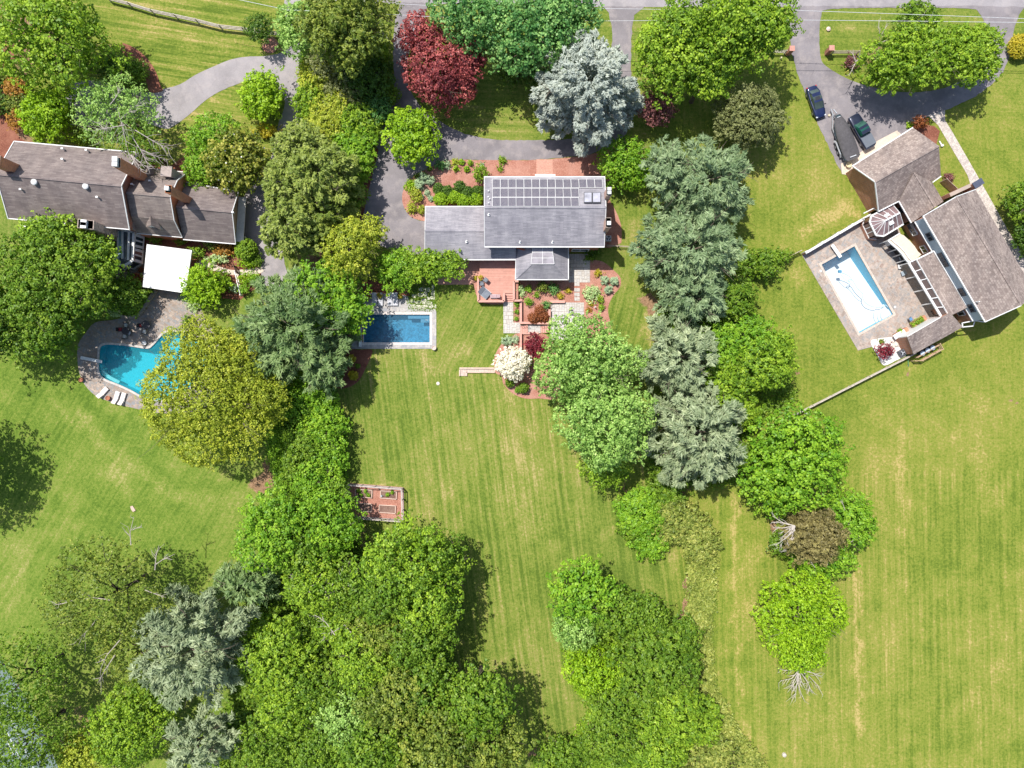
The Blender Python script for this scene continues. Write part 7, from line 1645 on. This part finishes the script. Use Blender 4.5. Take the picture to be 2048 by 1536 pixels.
# right side
t('island_tree', 'spreading yellow green tree on the driveway island', 1850, 108, 118, 9.5, 'feather', 'maple', ry=62, rz_=2.8, dens=.7, drop=.2)
t('island_tree', 'feathery lower limb over the driveway curve', 1790, 140, 66, 7, 'feather', 'maple', ry=44, rz_=2.2)
t('island_tree', 'feathery crown at the east end of the island', 1945, 110, 56, 8, 'feather', 'maple', ry=62, rz_=2.5)
t('island_tree', 'small feathery crown near the wires on the island', 1830, 45, 40, 7, 'feather', 'mid', ry=38, rz_=2)
T = thing('dead_tree', P(1745, 135, 0), 'bleached leafless branches rising left of the island tree', 'tree')
rng = np.random.default_rng(77); dead(T, P(1745, 135, 0), [((1745, 135, .1), (1715, 120, 3)), ((1715, 120, 3), (1698, 152, 3.2)), ((1715, 120, 3), (1722, 96, 4.5)), ((1745, 135, .1), (1760, 70, 5)), ((1760, 70, 5), (1758, 38, 6)), ((1756, 88, 4.5), (1850, 45, 7)), ((1760, 75, 5), (1775, 48, 6)), ((1712, 125, 3), (1700, 100, 3.4))], BARKW, 4, rng, .07)
s('barberry', 'dark red brown bush at the foot of the bleached branches', 1704, 125, 15, 1.2, 'shrub', 'plum')
s('golden_ball_shrub', 'clipped golden round shrub at the right edge of the street lawn', 2040, 94, 21, 2.2, 'shrub', 'gold', nl=3, lr=.9, bump=.05, leaf=.13, cl=.3, dens=1.6, drop=0, spray=0, rz_=1.2)
s('red_shrub', 'red leaved shrub at the driveway corner of the garage', 1840, 246, 15, 1.8, 'shrub', 'rust'); s('shrub', 'tiny lime plant by the driveway corner of the garage', 1819, 249, 7, .6, 'shrub', 'lime')
s('shrub', 'dark ground plant beside the salmon brick wall', 1898, 355, 10, .7, 'shrub', 'plum'); 
t('edge_tree', 'dark green tree cut by the right edge beside the stone walk', 2050, 405, 42, 6, 'soft', 'mid', ry=44); t('edge_tree', 'green tree low on the right edge by the shake roof', 2068, 470, 40, 5, 'soft', 'dark', ry=40)
s('japanese_maple', 'crimson Japanese maple on the white gravel bed', 1769.5, 703, 18, 2.2, 'shrub', 'crimson', ry=16); s('grass_tuft', 'small green tuft on the white gravel above the crimson maple', 1763, 683, 5, .5, 'shrub', 'olive')
for i, (x, y, r) in enumerate(((1826, 649, 5), (1834, 644, 6), (1842, 639, 6), (1800, 662, 4))): s('bedding_plant', ('leftmost leafy plant in the long brick planter', 'second leafy plant in the long brick planter', 'rightmost leafy plant in the long brick planter', 'small plant beside the white topped counter')[i], x, y, r, .9, 'shrub', 'maple', zbase=0, rz_=.35)
# front garden of the solar house
t('lime_maple', 'vivid lime maple standing in the asphalt driveway bend', 823, 273, 51, 5.8, 'round', 'lime', ry=56, leaf=.22, nl=16, lr=.36)
t('dogwood_tree', 'white flowering tree in the red mulch bed', 1026, 726, 32, 4.2, 'shrub', 'white', ry=31, nl=12, fill=.1, dens=1.7, drop=.02, leaf=.2)
s('shrub', 'green leaves showing beside the white flowering tree', 1052, 722, 12, 1.8, 'shrub', 'mid', ry=20)
s('japanese_maple', 'crimson weeping maple left of the light green oak', 1070, 690, 20, 1.7, 'shrub', 'crimson', ry=26); s('japanese_maple', 'lower crimson maple drooping over the mulch bed', 1078, 712, 13, 1.3, 'shrub', 'crimson', ry=9)
PS_ = [
 (961, 346, 17, 18, 2.6, 'maple', 'large green shrub at the corner of the solar roof'), (832, 392, 15, 15, 1.6, 'yellow', 'largest yellow green shrub on the left mulch point'), (824, 416, 12, 10, 1.3, 'yellow', 'yellow green shrub below the largest on the mulch point'), (843, 420, 9, 10, 1.2, 'yellow', 'small yellow green shrub next to the west wing corner'), (824, 372, 14, 13, .6, 'lime', 'flat lime groundcover at the left mulch point'), (882, 331, 13, 10, .9, 'bluegreen', 'dark blue green juniper by the driveway bend'), (895, 330, 6, 10, .8, 'sage', 'pale grey green grass by the driveway bend'), (910, 324, 9, 7, .8, 'yellow', 'yellow green perennial by the asphalt edge'), (912, 337, 7, 5, .7, 'lime', 'small lime clump below the yellow perennial'), (846, 350, 10, 6, .7, 'mid', 'dark green clump beneath the lime maple'), (860, 338, 5, 5, .5, 'mid', 'tiny dark plant in the lime maple shade'), (832, 352, 5, 5, .5, 'mid', 'small dark plant at the mulch bed tip'),
 (1005, 321, 9, 8, .8, 'maple', 'green plant at the front edge right of the corner shrub'), (964, 330, 4, 4, .4, 'sage', 'tiny grey plant above the corner shrub'), (1001, 338, 6, 6, .6, 'maple', 'small green plant near the solar roof corner')]
for x, y, r, ry, H, pal, lb in PS_: s('shrub', lb, x, y, r, H, 'shrub', pal, ry=ry, rz_=H * .55)
def ball(name, lb, x, y, r, H, pal, group=None, **k): return s(name, lb, x, y, r, H, 'shrub', pal, nl=3, lr=.8, bump=.1, leaf=.12, cl=.24, dens=1.5, drop=0, spray=0, group=group, rz_=H * .55, **k)
db = 'dark clipped shrubs in the front bed'; lb_ = 'lime clipped shrubs in the front bed'
for i, (x, y) in enumerate(((878, 377), (895, 384), (920, 375), (935, 386), (955, 384))): ball('boxwood', ('leftmost', 'second from left', 'middle', 'second from right', 'rightmost')[i] + ' dark clipped shrub in the front mulch bed', x, y, 11, 1.4, 'dark', db)
for i, (x, y) in enumerate(((882, 399), (908.5, 396), (927.5, 402), (953, 400))): ball('lime_shrub', ('leftmost', 'second from left', 'third from left', 'rightmost')[i] + ' lime clipped shrub against the west wing eave', x, y, 13, 1.6, 'lime', lb_)
for x, y, r, lb in ((923, 324.5, 4.5, 'round lime plant nearest the yellow perennial'), (941, 326, 4, 'round lime plant furthest right by the asphalt'), (933.5, 338, 4.2, 'round lime plant lower in the front bed')): ball('lime_plant', lb, x, y, r, .6, 'lime', 'small round lime plants in the front bed')
for x, y, r, lb in ((854, 385.5, 5, 'upper of the small sage plants in the open mulch'), (842, 394, 4, 'leftmost small sage plant in the open mulch'), (861, 397, 5, 'lower right small sage plant in the open mulch')): ball('sage_plant', lb, x, y, r, .5, 'sage', 'small sage plants in the front bed')
def grass(lb, x, y, r, pal='sage', **k): return tree('ornamental_grass', lb, 'ornamental grass', x, y, r, .9, 'spray', pal, trunk=False, levels=3, br=9, tuft=.25, leaf=.32, asp=5, dens=1.2, rz_=.5, **k)
grass('blue green ornamental grass left in the front mulch bed', 838, 369, 10, ry=11); grass('blue green ornamental grass right of its twin in the front bed', 859, 360, 9.5); grass('small blue green grass behind the twin clumps', 847, 356, 7)
for x, y, lb in ((1210, 560, 'blue grey grass clump highest in the east mulch bed'), (1228, 562, 'blue grey grass clump nearest the lawn edge'), (1216, 580, 'round blue grey grass clump above the pale hosta'),): grass(lb, x, y, 8)
# south and east garden
for x, y, r, ry, H, pal, lb in ((1196, 546, 8, 6, .7, 'gold', 'golden plant beside the corner bluestone patio'), (1184, 587, 18, 18, .8, 'hosta', 'large pale variegated hosta patch'), (1201, 599, 7, 8, .8, 'maple', 'green shrub right of the pale hosta patch'), (1203, 615, 6, 7, .7, 'maple', 'green shrub below the hosta companion'), (1182, 607, 5, 5, .5, 'gold', 'golden plant below the pale hosta patch'), (1177, 620, 7, 5, .5, 'orange', 'orange green plant by the square patio corner'), (1136, 582, 6, 5, .7, 'gold', 'golden plant left of the stepping slabs'), (1120, 593, 7, 6, .7, 'gold', 'golden orange plant above the square patio'), (1085, 574, 13, 11, 1.6, 'olive', 'red tinged green shrub under the hipped roof'), (1107, 577, 12, 13, 1.3, 'bluegreen', 'blue green shrub right of the red tinged one'), (1057, 578, 7, 8, 1.0, 'bright', 'upper bright green ball shrub in the south garden'), (1073, 590, 5.5, 5.5, .9, 'bright', 'small bright green ball shrub in the middle of the south garden'), (1058, 603, 9, 8, 1.1, 'bright', 'largest bright green ball shrub in the south garden'), (1092, 610, 9.5, 9, 1.2, 'bluegreen', 'rounded deep green shrub beside the square patio'), (1042.5, 580, 5.5, 17, 1.0, 'hosta', 'narrow green and yellow plant strip along the planter box'), (1033.5, 608.5, 5, 6, .7, 'bright', 'top small green shrub in the short mulch strip'), (1033.5, 623.5, 4.5, 4.5, .6, 'bright', 'middle small green shrub in the short mulch strip'), (1032.5, 637, 4.5, 4.5, .6, 'bright', 'bottom small green shrub in the short mulch strip'), (1188, 505, 20, 8, 1.6, 'dark', 'dark shrub under the east eave of the solar house'), (1178, 517, 12, 7, 1.0, 'mid', 'green shrub beside the shaded corner patio')):
    s('garden_shrub', lb, x, y, r, H, 'shrub', pal, ry=ry, rz_=H * .55)
for i, (x, y, r) in enumerate(((1078, 622, 10), (1067, 637, 9.5), (1087, 634, 10))): ball('barberry', ('upper', 'lower left', 'lower right')[i] + ' rust red barberry in the walled mulch garden', x, y, r, 1.3, 'rust', 'rust red barberries in the walled mulch garden')
grass('long blue grey lavender clump left of the white flowering tree', 1013, 683, 10, ry=10); s('shrub', 'pale pinkish grey shrub above the white flowering tree', 1030, 680, 8, .8, 'shrub', 'sage')
for x, y, r, pal, lb in ((1020, 765, 8, 'mid', 'green shrub under the white flowering tree'), (1047, 776, 9, 'mid', 'green shrub at the lower right of the white tree bed'), (1035, 780, 4, 'bright', 'tiny green plant at the bottom of the white tree bed'), (703, 719, 7.5, 'gold', 'upper golden ball shrub on the dark red mulch'), (707, 751, 8, 'gold', 'lower golden ball shrub on the dark red mulch'), (691, 727, 6, 'dark', 'small dark shrub between the golden pair'), (682, 705, 8, 'dark', 'dark shrub near the pine on the dark red mulch'), (692, 690, 5, 'mid', 'tiny green plant near the cover box'), (716, 732, 4, 'mid', 'tiny plant right of the golden pair'), (670, 745, 17, 'mid', 'large green juniper on the dark red mulch'), (760, 592, 4, 'gold', 'small golden plant between the grey loungers'), (801, 593, 4, 'gold', 'small golden plant right of the grey loungers'), (737, 595, 4, 'rust', 'small reddish plant left of the grey loungers')):
    ball('garden_shrub', lb, x, y, r, min(1.5, r * .14 + .3), pal)
ball('flower_clump', 'yellow flowers in the pot at the deck corner', 962, 556, 3.5, 1.7, 'gold'); ball('flower_clump', 'yellow flowers in the pot left of the deck', 953, 557, 3.5, .9, 'gold')
s('shrub', 'red flowering plant at the foot of the sunroom', 282, 540, 6, .6, 'shrub', 'rust')
# vegetables
for i, (x, y) in enumerate(((718, 981), (731, 983), (722, 990), (737, 990), (775, 989), (785, 984))): ball('vegetable_plant', ('first', 'second', 'third', 'fourth', 'fifth', 'sixth')[i] + ' small vegetable plant counted along the upper raised beds', x, y, 2.2, .55, 'bright', 'vegetable plants in the raised beds')
# ---- ground cover that nobody could count
def cover(name, label, poly, n, leaf, h, pal, seed_, asp=1.8, patch=1.2):
    rng = np.random.default_rng(seed_); xs = [p[0] for p in poly]; ys = [p[1] for p in poly]; X = rng.uniform(min(xs), max(xs), n * 3); Y = rng.uniform(min(ys), max(ys), n * 3)
    ok = in_poly(X, Y, poly); X = X[ok][:n]; Y = Y[ok][:n]
    wx = (X - 1024) * S; wy = (768 - Y) * S
    bumpz = (np.sin(wx * patch + 1.3 * np.sin(wy * .7)) * np.cos(wy * patch * .9 + np.sin(wx * .6)) * .5 + .5)
    z = .08 + h * bumpz * rng.uniform(.5, 1.0, len(wx)); p = np.stack([wx + rng.normal(0, .35, len(wx)), wy + rng.normal(0, .35, len(wx)), z], 1)
    me = leaf_mesh(name, p, unit(np.array([0, 0, 1.]) + rng.normal(size=(len(p), 3)) * .6), leaf * rng.uniform(.6, 1.4, len(p)), asp, .3 + .4 * bumpz + rng.normal(0, .2, len(p)), rng)  # tint rises with bump height, so hollows are darker
    o_ = link(name, me, leafm(pal)); setp(o_, label, kind='stuff'); return o_
cover('ground_cover', 'tangled yellow green vines in the strip beside the field track', smooth_poly([(1378, 1080), (1430, 1075), (1424, 1150), (1418, 1260), (1420, 1340), (1440, 1400), (1480, 1470), (1530, 1540), (1430, 1545), (1340, 1500), (1330, 1380), (1345, 1270), (1366, 1245), (1376, 1180)], True, 4), 46000, .2, 1.5, 'rough', 11, patch=1.4)
cover('ground_cover', 'dark woodland undergrowth below the southern wood', [(560, 1100), (700, 1050), (740, 1120), (900, 1250), (900, 1380), (1010, 1460), (1020, 1536), (380, 1536), (460, 1400), (520, 1200)], 60000, .24, 1.2, 'mid', 12)
cover('ground_cover', 'green vines under the hedge trees west of the central lawn', [(545, 800), (640, 760), (690, 840), (690, 960), (700, 1030), (640, 1100), (560, 1000), (540, 900)], 26000, .2, 1.4, 'bright', 13)
cover('ground_cover', 'leafy undergrowth below the east tree row', [(1300, 640), (1400, 560), (1480, 600), (1560, 700), (1590, 800), (1500, 860), (1560, 960), (1500, 970), (1420, 970), (1300, 980), (1290, 900), (1380, 820), (1320, 720)], 30000, .2, .9, 'mid', 14)
cover('ground_cover', 'mixed low plants inside the hedgerow between the driveways', [(606, 100), (770, 60), (782, 200), (745, 290), (715, 400), (700, 470), (620, 500), (600, 300)], 30000, .2, 1.6, 'maple', 15)
cover('ground_cover', 'low plants under the sunlit lawn thicket', [(1130, 1220), (1320, 1200), (1380, 1290), (1400, 1500), (1250, 1540), (1090, 1536), (1180, 1420), (1130, 1330)], 30000, .2, .9, 'maple', 16)
cover('ground_cover', 'thin green joints between the stepping stones', [(818, 572), (874, 568), (874, 618), (818, 618)], 2500, .1, .04, 'mid', 18)
